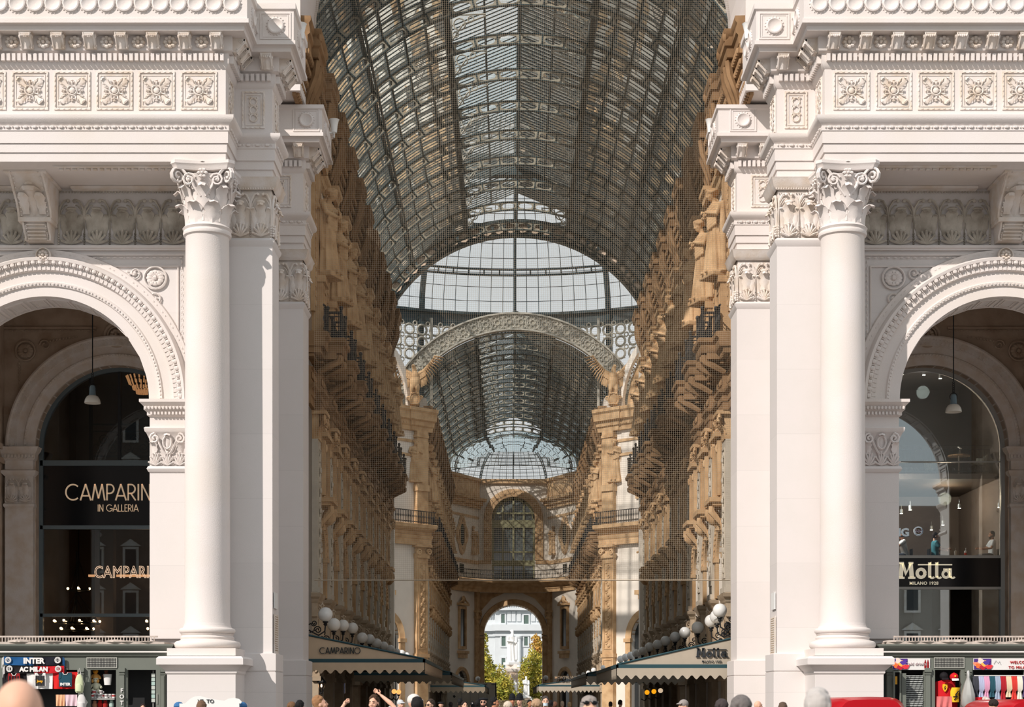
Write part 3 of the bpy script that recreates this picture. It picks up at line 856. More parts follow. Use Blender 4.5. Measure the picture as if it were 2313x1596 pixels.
        obj('impost_capital', mb, STONE, w)
        mb = MB(sd); mb.sweep([(0, 10.1), (0, 10.42), (.08, 10.46), (.08, 10.55), (.16, 10.62), (.16, 10.72), (.24, 10.80), (.28, 10.84), (.28, 10.93), (.0, 10.94)], rect)
        k = int((xb-xa+.2)/.11)
        for i in range(k): mb.box(xa-.1+.11*i, xa-.04+.11*i, 51.70, 51.80, 10.47, 10.56)
        for i in range(k+2): mb.ball((xa-.12+.11*i, 51.66, 10.67), .045, .04, .06, 6, 4)
        obj('impost_cornice', mb, STONE, w)
    # tall leaf frieze between the consoles, coffered soffit above it
    mb = MB(sd); u = .785
    for x0, cnt in ((10.42, 5), (15.40, 7)):
        for i in range(cnt): palmette(mb, T(x0+u*(i+.5), 51.97, 15.72), u, 1.50)
        beads(mb, (x0, 51.94, 17.36), (x0+u*cnt, 51.94, 17.36), .09, .035, None, False)
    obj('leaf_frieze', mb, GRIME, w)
    mb = MB(sd)
    for xa, xb in ((10.45, 13.9), (15.6, 21.5)):
        for i in range(int((xb-xa)/.2)): mb.box(xa+.2*i, xa+.2*i+.11, 49.75, 49.87, 17.36, 17.46)
        mb.box(xa, xb, 51.6, 52, 17.38, 17.46); mb.box(xa, xb, 49.62, 49.72, 17.40, 17.46)
    mb.box(10.2, 10.42, 49.5, 52, 17.36, 17.46)
    obj('soffit_moulding', mb, CARVED, w)
    # console bracket over the keystone
    mb = MB(sd); M0 = T(ax+.12, 52.0, 0)
    for (za, zb, wa, wb, d0, d1) in ((17.45, 16.35, 1.10, .86, 1.9, .75), (16.25, 15.76, .84, .84, .72, .45)):
        pl = []
        for i in range(11):
            tt = i/10; pl.append((-(d0+(d1-d0)*(tt**0.6)) - .06*sin(tt*2*pi), za+(zb-za)*tt))
        pl = [(0, za)] + pl + [(0, zb)]; nn = len(pl)
        vs = [(-wa/2*(1-.10*((za-z)/(za-15.7))), y, z) for y, z in pl] + [(wa/2*(1-.10*((za-z)/(za-15.7))), y, z) for y, z in pl]
        mb.add(vs, [tuple(range(nn)), tuple(range(2*nn-1, nn-1, -1))] + [(i+nn, (i+1) % nn+nn, (i+1) % nn, i) for i in range(nn)], M0)
        for sx in (-1, 1):
            mb.tube([(sx*wa*.44, y-.02, z) for y, z in pl[1:-1]], .04, 5, M0)
            for i in range(12):
                y, z = pl[1+int(i*.83)]; mb.ball((sx*wa*.36, y-.02, z-.04), .03, nu=5, nv=4, M=M0)
    mb.box(-.62, .62, -1.95, 0, 17.40, 17.46, M0); mb.box(-.50, .50, -.85, 0, 16.24, 16.36, M0)
    leaf(mb, M0 @ T(0, -.78, 16.45) @ RX(radians(38)), .62, 1.05, out=.25, curl=.12)
    leaf(mb, M0 @ T(-.25, -.85, 16.45) @ RX(radians(34)), .3, .75, out=.2, curl=.1)
    leaf(mb, M0 @ T(.25, -.85, 16.45) @ RX(radians(34)), .3, .75, out=.2, curl=.1)
    for i in range(5): mb.tube([(-.28, -.52-.05*i, 15.80+.095*i), (.28, -.52-.05*i, 15.80+.095*i)], .025, 4, M0)
    mb.ball((0, -1.42, 17.20), .16, .12, .10, 8, 5, M0)
    obj('console_bracket', mb, CARVED, w)
    # ---- inner wall of the portico
    R2, zs2, yi = 2.98, 10.95, 61.5
    mb = MB(sd); arch_wall(mb, ax, R2, zs2, 9.3, 24, 0, 17.5, yi, 62.6)
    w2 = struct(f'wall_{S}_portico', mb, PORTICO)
    mb = MB(sd)
    prof = [(R2, -.5), (R2, .10), (R2+.28, .12), (R2+.30, .18), (R2+.38, .20), (R2+.42, .14), (R2+.66, .14), (R2+.68, .22), (R2+.88, .26), (R2+.96, .36), (R2+1.02, .34), (R2+1.04, 0)]
    mb.arc(prof, ax, zs2, yi, 0, pi, 48)
    for i in range(80):
        a = pi*(i+.5)/80; M = T(ax, 0, zs2) @ RY(-a); mb.box(R2+.70, R2+.80, yi-.27, yi-.15, -.04, .04, M)
    for i in range(90):
        a = pi*(i+.5)/90; M = T(ax, 0, zs2) @ RY(-a); mb.ball((R2+.34, yi-.2, 0), .035, nu=5, nv=4, M=M); mb.ball((R2+.88, yi-.28, 0), .035, .03, .05, nu=5, nv=4, M=M)
    obj('archivolt', mb, CARVED, w2)
    mb = MB(sd)
    for sx in (-1, 1):
        M = T(ax+sx*3.35, yi-.03, 14.45)
        mb.ring((0, -.03, 0), .36, .04, 18, 5, M); rosette(mb, M, .30, 12, .06)
        mb.tube([(p[0], -.03, p[2]) for p in spiral((-sx*.72, 0, .22), .22, 1.5, 14, sgn=sx)], .035, 4, M)
        for j in range(9): mb.ball((-sx*(.9+.12*j), -.02, .36+.02*j), .06-.004*j, .03, .05, 5, 4, M); mb.ball((sx*.22, -.02, -.45-.12*j), .06-.004*j, .03, .05, 5, 4, M)
        xa, xb = (ax-4.2, ax-.75) if sx < 0 else (ax+.75, ax+4.2)
        mb.box(xa, xb, yi-.08, yi, 15.25, 15.32); beads(mb, (xa, yi-.08, 15.18), (xb, yi-.08, 15.18), .2, .03)
        mb.box(xa if sx < 0 else xb-.07, xa+.07 if sx < 0 else xb, yi-.08, yi, 12.4, 15.25)
    M = T(ax, yi-.1, 15.0); mb.ring((0, -.05, 0), .42, .05, 20, 5, M); mb.ring((0, -.05, 0), .32, .03, 20, 5, M); rosette(mb, M, .27, 10, .12)
    obj('spandrel_relief', mb, PORTICO, w2)
    for xa, xb in ((ax-R2-1.05, ax-R2-.02), (ax+R2+.02, ax+R2+1.05)):
        mb = MB(sd); rect = [(xa, 61.5), (xa, 61.22), (xb, 61.22), (xb, 61.5)]
        mb.box(xa+.006, xb-.006, 61.226, 61.5, 0, 10.9); mb.sweep([(0, 8.70), (.05, 8.76), (.05, 8.84), (0, 8.88)], rect)
        mb.sweep([(0, 9.85), (.10, 9.95), (.12, 10.05), (.0, 10.1)], rect)
        mb.sweep([(0, 10.42), (.08, 10.48), (.10, 10.65), (.20, 10.78), (.24, 10.90), (.0, 10.94)], rect)
        for i in range(9): mb.box(xa-.06+.125*i, xa+.01+.125*i, 61.06, 61.16, 10.5, 10.62)
        flat_capital(mb, T((xa+xb)/2, 61.2, 0), .96, 8.9, 1.05, 2)
        obj('impost_pilaster', mb, CARVED, w2)
    # portico side pier, floor and ceiling
    mb = MB(sd); mb.box(18.9, 19.8, 58.4, 61.5, 0, 16.4); mb.box(18.9, 19.8, 52.5, 55, 0, 16.4)
    for z in (10.3, 10.8): mb.box(18.8, 19.9, 58.3, 61.5, z, z+.2)
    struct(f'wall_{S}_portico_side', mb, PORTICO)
    mb = MB(sd)
    mb.box(9.5, 24, 53.4, 61.5, 16.2, 16.4)
    for k in range(5):
        frame(mb, -1.1, 1.1, -1.1, 1.1, 0, .12, .1, T(11.2+2.5*k, 57.5, 16.2) @ RX(pi/2))
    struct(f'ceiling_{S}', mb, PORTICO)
    hanging_lamp(X(ax-.2), 57.0, 16.2, 11.45 if sd > 0 else 11.75, f'pendant lamp with a pale dome shade hanging in the {S} arch')
facade(-1); facade(1)
mb = MB(); arch_wall(mb, 0, 7.56, 25.6, -12, 12, 25.6, 37, 57.2, 61.5, 32)
struct('wall_mouth_arch', mb, STONE, 'stone arch high over the gallery mouth', smooth=False)
mb = MB(); mb.box(-60, 60, -20, 320, -.3, 0)
PAVE = material('paving', (0.26, 0.24, 0.22), 0.7, 0.2, 1.5, 0.1, 20, brick=(1.2, 0.8, 0.8))
struct('floor', mb, PAVE)
# ---------------------------------------------------------------- the glazed gallery behind the mouth
WX = 7.85                    # wall plane, half width of the arm
PITCH = 4.15
A0, NB1 = 61.5, 10           # first arm
A1 = A0 + PITCH*NB1          # 103
B0, NB2 = 133.0, 12
B1 = B0 + PITCH*NB2          # 182.8

def gmat(sd):                # local bay frame: x along the wall, y = -out, z up
    return None

# bay pieces are built in local coordinates: u (out of the wall) -> -y, along -> x, then turned
def bay_pilaster():
    mb = MB()
    mb.box(-.50, .50, -.22, 0, 5.9, 11.5); frame(mb, -.38, .38, 6.3, 11.2, -.22, .06, .04)
    for i in range(12):
        z = 6.6 + .38*i; mb.ball((.12*(-1)**i, -.25, z), .15, .07, .13, 6, 4); mb.ring((-.10*(-1)**i, -.25, z+.15), .10, .03, 8, 4)
    mb.box(-.58, .58, -.30, 0, 5.75, 5.95)
    return mb
def bay_pilaster_capital():
    mb = MB(); M = T(0, -.24, 0)
    mb.box(-.46, .46, -.26, 0, 11.5, 12.5); mb.box(-.62, .62, -.55, 0, 12.42, 12.56)
    for sx in (-1, 0, 1): leaf(mb, M @ T(sx*.33, 0, 11.5), .34, .62, out=.22, curl=.14, rows=6, cols=3)
    for sx in (-.16, .16): leaf(mb, M @ T(sx, 0, 11.7), .30, .66, out=.26, curl=.14, rows=6, cols=3)
    for sx in (-1, 1): mb.tube(spiral((sx*.48, -.46, 12.25), .20, 1.4, 10, sgn=sx), .07, 4)
    return mb
def bay_base():
    """ground storey pier with its carved block and the ledge the upper order stands on"""
    mb = MB()
    mb.box(-.62, .62, -.42, 0, 0, 2.5); mb.box(-.74, .74, -.58, 0, 2.45, 2.62)
    mb.box(-.66, .66, -.50, 0, 2.62, 3.10); frame(mb, -.58, .58, 2.68, 3.04, -.50, .05, .03)
    mb.ring((0, -.52, 2.86), .11, .03, 10, 4); mb.ring((-.3, -.52, 2.86), .10, .03, 10, 4); mb.ring((.3, -.52, 2.86), .10, .03, 10, 4)
    for q in (-1, 1):
        mb.ring((0, -.0, 0), .10, .03, 10, 4, T(q*.68, -.25, 2.86) @ RZ(pi/2))
    mb.box(-.74, .74, -.60, 0, 3.10, 3.20); mb.box(-.5, .5, -.34, 0, 3.2, 4.9)
    mb.lathe([(.28, 3.2), (.30, 3.3), (.22, 3.5), (.24, 4.4), (.34, 4.75)], (0, -.40, 0), 10)
    P = [(-.62, 0), (-.62, -.34), (.62, -.34), (.62, 0)]
    mb.box(-.62, .62, -.34, 0, 4.85, 5.45)
    mb.sweep([(0, 5.35), (.08, 5.42), (.10, 5.50), (.22, 5.58), (.26, 5.70), (.0, 5.76)], P)
    for sx in (-1, 1):
        mb.tube([(sx*.3, -.60+p[1]*0, 0) if False else (sx*.3, -.42+p[1], p[2]) for p in spiral((0, 0, 5.10), .20, 1.4, 12, plane='yz')], .06, 5)
    leaf(mb, T(0, -.38, 4.55), .4, .85, out=.25, curl=.14, rows=6)
    mb.v = [(x, y*.62, z) for x, y, z in mb.v]
    return mb
def bay_wall():
    """wall of one bay with its arched shop window and a rectangular window over it (openings cut through)"""
    mb = MB(); h = PITCH/2
    # between z 5.75 and 16: arch opening half width 1.15, springing 7.4, crown 8.55
    arch_wall(mb, 0, 1.15, 7.3, -h, h, 5.0, 8.9, 0, .5, 14)
    arch_wall(mb, 0, 1.2, 3.6, -h, h, 0, 5.0, 0, .5, 12)
    mb.box(-h, -.62, 0, .5, 8.9, 12.0); mb.box(.62, h, 0, .5, 8.9, 12.0); mb.box(-.62, .62, 0, .5, 8.9, 9.5)
    mb.box(-.62, .62, 0, .5, 11.6, 12.0)
    mb.box(-h, h, 0, .5, 12.0, 17.6); mb.box(-h, -.5, 0, .5, 17.6, 19.9); mb.box(.5, h, 0, .5, 17.6, 19.9); mb.box(-h, h, 0, .5, 19.9, 26)
    return mb
def bay_surround():
    mb = MB()
    mb.arc([(1.15, -.4), (1.15, .10), (1.30, .14), (1.42, .20), (1.50, .20), (1.52, 0)], 0, 7.3, 0, 0, pi, 20)
    for sx in (-1, 1):
        mb.box(sx*1.32-.17, sx*1.32+.17, -.14, 0, 5.76, 7.25); mb.box(sx*1.32-.22, sx*1.32+.22, -.22, 0, 7.18, 7.34)
    for i in range(17):
        a = pi*(i+.5)/17; mb.ball((1.36*cos(a), -.17, 7.3+1.36*sin(a)), .07, .05, .07, 5, 4)
    # mask console under the upper window
    mb.box(-.95, .95, -.62, 0, 9.35, 9.52); mb.box(-.85, .85, -.5, 0, 9.22, 9.35)
    for sx in (-.6, .6):
        mb.tube([(sx, -.50, 9.2), (sx, -.52, 9.0), (sx, -.35, 8.8), (sx, -.12, 8.5)], [.12, .14, .12, .07], 6)
    mb.ball((0, -.35, 8.85), .24, .26, .34, 8, 6); mb.ball((0, -.55, 8.78), .09, .1, .12, 6, 4)
    leaf(mb, T(0, -.22, 8.35), .5, .6, out=.2, curl=.12, rows=6)
    return mb
def bay_window_frame():
    mb = MB()
    frame(mb, -.86, .86, 9.5, 11.85, 0, .22, .20); frame(mb, -.66, .66, 9.5, 11.65, -.05, .06, .20)
    for sx in (-1, 1): mb.box(sx*.78-.1, sx*.78+.1, -.32, -.18, 9.6, 11.7); mb.ball((sx*.78, -.33, 11.4), .12, .08, .18, 6, 4)
    mb.box(-1.0, 1.0, -.42, 0, 11.85, 12.02)
    mb.tube([(-.95, -.3, 12.06), (-.6, -.3, 12.22), (0, -.32, 12.5), (.6, -.3, 12.22), (.95, -.3, 12.06)], .07, 5)
    for sx in (-1, 1): mb.tube(spiral((sx*.42, -.28, 12.18), .18, 1.4, 12, sgn=sx), .05, 4)
    leaf(mb, T(0, -.2, 12.0), .4, .6, out=.12, curl=.08, rows=6)
    return mb
def bay_panes():
    mb = MB()
    mb.box(-1.2, 1.2, .30, .33, 5.0, 8.5); mb.box(-.64, .64, .30, .33, 9.4, 11.7); mb.box(-1.2, 1.2, .3, .33, 0.1, 4.8); mb.box(-.5, .5, .3, .33, 17.6, 19.9)
    return mb
def bay_sash():
    mb = MB()
    for x in (-.5, 0, .5): mb.box(x-.035, x+.035, .22, .30, 5.2, 8.3 if x == 0 else 8.0)
    for z in (6.4, 7.3): mb.box(-1.14, 1.14, .22, .30, z-.04, z+.04)
    for x in (-.58, 0, .58): mb.box(x-.03, x+.03, .2, .28, 9.5, 11.6)
    mb.box(-.6, .6, .2, .28, 10.7, 10.76)
    for x in (-.46, 0, .46): mb.box(x-.03, x+.03, .2, .28, 17.6, 19.9)
    return mb
def bay_path(k0=.95, k1=.45, w=.85, h=PITCH/2):
    return [(-h, -k1), (-w, -k1), (-w, -k0), (w, -k0), (w, -k1), (h, -k1)][:]
def bay_lower_cornice():
    mb = MB(); P = [(-PITCH/2, -.10), (-.62, -.10), (-.62, -.30), (.62, -.30), (.62, -.10), (PITCH/2, -.10)]
    mb.sweep([(-.1, 12.56), (.04, 12.56), (.04, 12.85), (.08, 12.88), (.08, 13.1), (.2, 13.2), (.22, 13.3), (.05, 13.35), (.05, 13.85), (.12, 13.9), (-.1, 13.95)], P)
    for i in range(12): x = -PITCH/2+.17+.345*i; mb.ball((x, -.18 if abs(x) > .66 else -.38, 13.6), .12, .06, .14, 6, 4)
    return mb
def bay_balcony():
    mb = MB(); P = bay_path(1.15, .62, .80)
    mb.sweep([(-.3, 14.65), (.0, 14.65), (.04, 14.72), (.04, 14.95), (.14, 15.03), (.16, 15.16), (.10, 15.2), (-1.2, 15.22)], P)
    h = PITCH/2
    mb.box(-h, h, -.62, 0, 14.66, 15.2); mb.box(-.8, .8, -1.15, 0, 14.66, 15.2)
    for i in range(17):
        x = -h+.12+.244*i; d = .50 if abs(x) > .85 else .95
        mb.box(x-.06, x+.06, -d, 0, 14.42, 14.66)
    for i in range(34):
        x = -h+.06+.122*i; d = .25 if abs(x) > .72 else .45
        mb.box(x-.03, x+.03, -d, 0, 14.28, 14.38)
    for x in (-.62, .62):
        mb.tube([(x, -1.05, 14.6), (x, -1.0, 14.35), (x, -.6, 14.15), (x, -.25, 13.95)], [.13, .14, .12, .10], 6)
        mb.tube([(x, -1.0+p[1], p[2]) for p in spiral((0, 0, 14.42), .16, 1.4, 10, plane='yz')], .12, 5)
    return mb
def bay_railing():
    mb = MB(); h = PITCH/2; P = [(-h, -.62), (-.8, -.62), (-.8, -1.12), (.8, -1.12), (.8, -.62), (h, -.62)]
    for z, r in ((15.30, .03), (16.15, .045), (15.45, .02), (16.0, .02)):
        mb.tube([(x, y, z) for x, y in P], r, 4)
    for (a, b) in zip(P[:-1], P[1:]):
        L = hypot(b[0]-a[0], b[1]-a[1]); n = max(2, int(L/.16))
        for i in range(n):
            t = (i+.5)/n; x, y = a[0]+(b[0]-a[0])*t, a[1]+(b[1]-a[1])*t
            mb.box(x-.014, x+.014, y-.014, y+.014, 15.2, 16.15)
            if i % 2: mb.ball((x, y, 15.72), .075, .075, .13, 5, 4)
    for x, y in P[1:5]:
        mb.box(x-.05, x+.05, y-.05, y+.05, 15.2, 16.25); mb.ball((x, y, 16.32), .09, nu=6, nv=4)
    return mb
def bay_upper():
    """attic storey: pilaster strips behind the figures, panels, window frame"""
    mb = MB(); h = PITCH/2
    mb.box(-.48, .48, -.25, 0, 15.2, 21.8); mb.box(-.56, .56, -.42, 0, 15.2, 17.4); mb.box(-.62, .62, -.52, 0, 17.35, 17.6)
    frame(mb, -.42, .42, 15.6, 17.1, -.42, .07, .04)
    for sx in (-1, 1):
        mb.box(sx*.78-.14, sx*.78+.14, -.16, 0, 16.2, 21.6)
        for i in range(14): mb.ball((sx*.78, -.18, 16.5+.36*i), .09, .05, .13, 5, 4)
    mb.sweep([(-.1, 21.7), (.05, 21.7), (.08, 21.9), (.18, 22.0), (.2, 22.15), (-.1, 22.2)], [(-h, -.12), (-.62, -.12), (-.62, -.42), (.62, -.42), (.62, -.12), (h, -.12)])
    return mb
def bay_upper_window():
    mb = MB(); h = PITCH/2
    M = T(-h, 0, 0)
    frame(mb, -.7, .7, 17.4, 20.1, 0, .2, .14, M); mb.box(-.8, .8, -.3, 0, 20.1, 20.25, M); mb.box(-.5, .5, -.02, 0.02, 17.6, 19.9, M)
    return mb
def bay_cornice():
    mb = MB(); h = PITCH/2; P = bay_path(.74, .50, .85)
    mb.sweep([(-.3, 24.05), (0, 24.05), (.02, 24.12), (.02, 24.35), (.10, 24.42), (.10, 24.55), (.06, 24.75), (.13, 24.85), (.13, 25.0), (-.6, 25.02)], P)
    mb.box(-h, h, -.50, .5, 24.06, 24.9); mb.box(-.85, .85, -.74, .5, 24.06, 24.9)
    # coved soffit with rows of leaves
    for j in range(5):
        z = 22.3+.36*j; d = .12+.09*j
        mb.box(-h, h, -d, 0, z, z+.30)
        for i in range(16):
            x = -h+.13+.26*i; mb.ball((x, -d-.03, z+.10), .10, .10, .12, 5, 4)
    for x in (-.6, 0, .6): mb.tube([(x, -.68, 24.0), (x, -.62, 23.5), (x, -.4, 22.9), (x, -.28, 22.4)], [.14, .13, .10, .06], 6)
    for x in (-.85, .85): mb.ball((x, -.80, 24.75), .13, .13, .2, 6, 5)
    return mb

BAYP = [('bay_wall', bay_wall, 'CREAM', 'wall_bay'), ('base', bay_base, 'GREYTAN', 'pier_base'), ('pil', bay_pilaster, 'PIL', 'pilaster'), ('cap', bay_pilaster_capital, 'TAN', 'pilaster_capital'),
        ('sur', bay_surround, 'TAN', 'arch_surround'), ('wf', bay_window_frame, 'TAN', 'window_surround'), ('pn', bay_panes, 'PANE', 'window_pane'), ('sash', bay_sash, 'SASH', 'sash'),
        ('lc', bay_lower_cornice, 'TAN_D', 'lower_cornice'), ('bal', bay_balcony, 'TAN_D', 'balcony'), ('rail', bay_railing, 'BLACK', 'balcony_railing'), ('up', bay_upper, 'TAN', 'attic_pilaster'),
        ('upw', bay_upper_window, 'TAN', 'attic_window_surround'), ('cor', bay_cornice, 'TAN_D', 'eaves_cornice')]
PIL = material('grey_pilaster_stone', (0.58, 0.52, 0.43), .8, .15, 1.5, .2, 20)
GREYTAN = material('grey_brown_stone', (0.50, 0.40, 0.29), 0.8, 0.2, 1.5, 0.2, 20, var=(0.38, 0.29, 0.20))
PANE = material('dark_pane', (0.03, 0.033, 0.035), 0.12, spec=0.6)
SASH = material('sash_wood', (0.30, 0.28, 0.20), 0.6)
BAYM = {}
for key, fn, mt, nm in BAYP:
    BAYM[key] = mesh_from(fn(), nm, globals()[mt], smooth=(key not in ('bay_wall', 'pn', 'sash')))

def gallery_wall(name, sd, y0, n, wx=WX, label=None):
    """bays along the arm; local x runs along the wall"""
    root = thing(name, label, None, (sd*wx, y0, 0)); root['kind'] = 'structure'
    pier = ('base', 'pil', 'cap', 'bal', 'rail', 'up', 'cor', 'lc')
    for i in range(n):
        for key, fn, mt, nm in BAYP:
            if key not in pier and i == 0: continue
            o = bpy.data.objects.new(nm, BAYM[key]); COL.objects.link(o); o.parent = root
            o.location = (0, PITCH*(i+.5) if key in pier else PITCH*i, 0)
            o.rotation_euler = (0, 0, -sd*pi/2)
    for ya, yb in ((0, PITCH/2), (PITCH*(n-.5), PITCH*n)):
        mb = MB(); mb.box(min(0, sd*.5), max(0, sd*.5), ya, yb, 0, 26)
        if ya > 0 and wx > 7.5: mb.box(min(-sd*.4, sd*.5), max(-sd*.4, sd*.5), yb-.9, yb, 0, 23.9); obj('wall_end', mb, TAN if ya == 0 else CREAM, root, local=True, smooth=False)
    return root

gallery_wall('wall_left', -1, A0, NB1, label='left inner wall of the near gallery arm')
for _sd in (-1, 1):
    o = bpy.data.objects.new('eaves_return', BAYM['cor']); COL.objects.link(o)
    tag(o, None, None, None, 'structure'); o.name = f'trim_{SIDE[_sd]}_eaves'
    o.location = (_sd*WX, A0-PITCH/2, 0); o.rotation_euler = (0, 0, -_sd*pi/2)
gallery_wall('wall_right', 1, A0, NB1, label='right inner wall of the near gallery arm')
gallery_wall('wall_left_far', -1, B0, NB2, 7.15, label='left inner wall of the far gallery arm')
gallery_wall('wall_right_far', 1, B0, NB2, 7.15, label='right inner wall of the far gallery arm')

# ---------------------------------------------------------------- octagon: the two oblique far faces with pilasters
def octa_face(sd):
    ax_, ay_ = 7.15, B0; bx_, by_ = 17.9, B0-10.75
    L = hypot(bx_-ax_, by_-ay_); S = SIDE[sd]
    root = thing(f'wall_{S}_octagon', f'{S} oblique wall of the octagon under the dome', None, (sd*ax_, ay_, 0)); root['kind'] = 'structure'
    # local frame: x from the inner corner outwards, -y towards the centre of the octagon
    root.rotation_euler = (0, 0, -pi/4 if sd > 0 else pi/4)
    def O(nm, mb, mat): return obj(nm, mb, mat, root, local=True)
    m = MB(sd); arch_wall(m, 4.6, 1.9, 6.6, 0, L, 0, 10.2, 0, .6, 18); m.box(0, L, 0, .6, 10.2, 24.7); O('wall_panel', m, CREAM)
    m = MB(sd); m.box(2.7, 6.5, .35, .4, 0, 8.6); m.box(3.9, 5.3, .02-.1, .0, 10.6, 13.0); m.box(3.4, 4.6, -.06, .0, 17.6, 19.9); O('window_pane', m, PANE)
    m = MB(sd)
    m.arc([(1.9, -.5), (1.9, .12), (2.15, .16), (2.35, .26), (2.40, 0)], 4.6, 6.6, 0, 0, pi, 24)
    m.box(2.2, 2.7, -.2, 0, 0, 6.5); m.box(6.5, 7.0, -.2, 0, 0, 6.5); m.box(2.1, 2.8, -.3, 0, 6.3, 6.6)
    frame(m, 3.7, 5.5, 10.4, 13.1, 0, .25, .25); m.box(3.4, 5.8, -.5, 0, 9.95, 10.3); m.box(3.7, 5.5, -.4, 0, 9.6, 9.95)
    m.tube([(3.5, -.3, 13.2), (4.1, -.3, 13.4), (4.6, -.3, 13.75), (5.1, -.3, 13.4), (5.7, -.3, 13.2)], .09, 5)
    m.box(.95, 5.7, -.12, 0, 20.9, 21.1); frame(m, 3.2, 4.8, 17.4, 20.1, 0, .2, .15); O('window_surround', m, TAN)
    m = MB(sd); m.box(-.05, 1.1, -.35, 0, 5.4, 13.0); frame(m, .12, .93, 5.8, 12.6, -.35, .07, .05); m.box(-.15, 1.2, -.45, 0, 5.15, 5.45); m.box(-.05, 1.1, -.38, 0, 0, 5.2); frame(m, .1, .95, 4.1, 5.0, -.38, .06, .05)
    for i in range(16): m.ball((.52+.11*(-1)**i, -.38, 6.1+.4*i), .17, .08, .15, 6, 4); m.ring((.52-.12*(-1)**i, -.38, 6.3+.4*i), .12, .035, 8, 4)
    O('pilaster', m, TAN)
    m = MB(sd); m.box(-.1, 1.15, -.5, 0, 12.95, 13.3); m.box(-.25, 1.3, -.65, 0, 13.8, 14.0)
    for q in (0.0, 1.05): m.tube(spiral((q, -.55, 13.45), .26, 1.5, 12, sgn=1 if q < .5 else -1), .09, 5)
    m.box(.0, 1.05, -.42, 0, 13.2, 13.9)
    for i in range(4): leaf(m, T(.15+.25*i, -.36, 13.1), .26, .6, out=.16, curl=.1, rows=5, cols=3)
    O('pilaster_capital', m, TAN)
    m = MB(sd)
    m.sweep([(0, 13.95), (.3, 13.95), (.3, 14.4), (.4, 14.5), (.45, 14.7), (.3, 14.75), (.3, 15.0), (.8, 15.15), (1.0, 15.25), (1.05, 15.5), (.9, 15.55), (-.2, 15.56)], [(L, 0), (3.4, 0), (3.4, -.1), (-.4, -.1)][::-1]); O('entablature_band', m, TAN)
    m = MB(sd)
    for z in (15.65, 16.5): m.box(-.3, L, -1.02, -.94, z, z+.06)
    for i in range(int(L/.17)): m.box(.17*i-.2, .17*i-.16, -1.0, -.96, 15.55, 16.5); m.ball((.17*i-.18, -.98, 16.1), .07, .04, .12, 5, 4)
    O('balcony_railing', m, BLACK)
    m = MB(sd); m.box(-.05, 1.1, -.4, 0, 15.5, 23.0); m.box(-.05, 1.2, -.55, 0, 18.2, 18.7); m.box(-.05, 1.2, -.5, 0, 22.4, 22.6); m.box(1.1, L, -.1, 0, 22.0, 22.2); O('attic_pilaster', m, TAN)
    m = MB(sd); m.sweep([(0, 22.9), (.3, 22.9), (.35, 23.2), (.5, 23.3), (.55, 23.6), (.8, 23.7), (.85, 24.2), (1.0, 24.35), (1.0, 24.6), (-.5, 24.7)], [(-.5, -.1), (1.4, -.1), (1.4, 0), (L, 0)])
    for i in range(40): m.box(.15+.3*i-.3, .27+.3*i-.3, -.55, -.3, 23.35, 23.55)
    O('eaves_cornice', m, TAN)
    # lunette wall behind the eagle, carrying the dome
    m = MB(sd); m.arc([(5.6, 0), (5.6, .3), (6.1, .3), (6.1, 0)], 7.6, 24.7, 0, 0, pi, 30); O('lunette_arch', m, CREAM)
    m = MB(sd); m.prism([(7.6+5.6*cos(pi*i/24), 24.7+5.6*sin(pi*i/24)) for i in range(25)], .3, .5); O('lunette_wall', m, TAN)
    return root
octa_face(-1); octa_face(1)

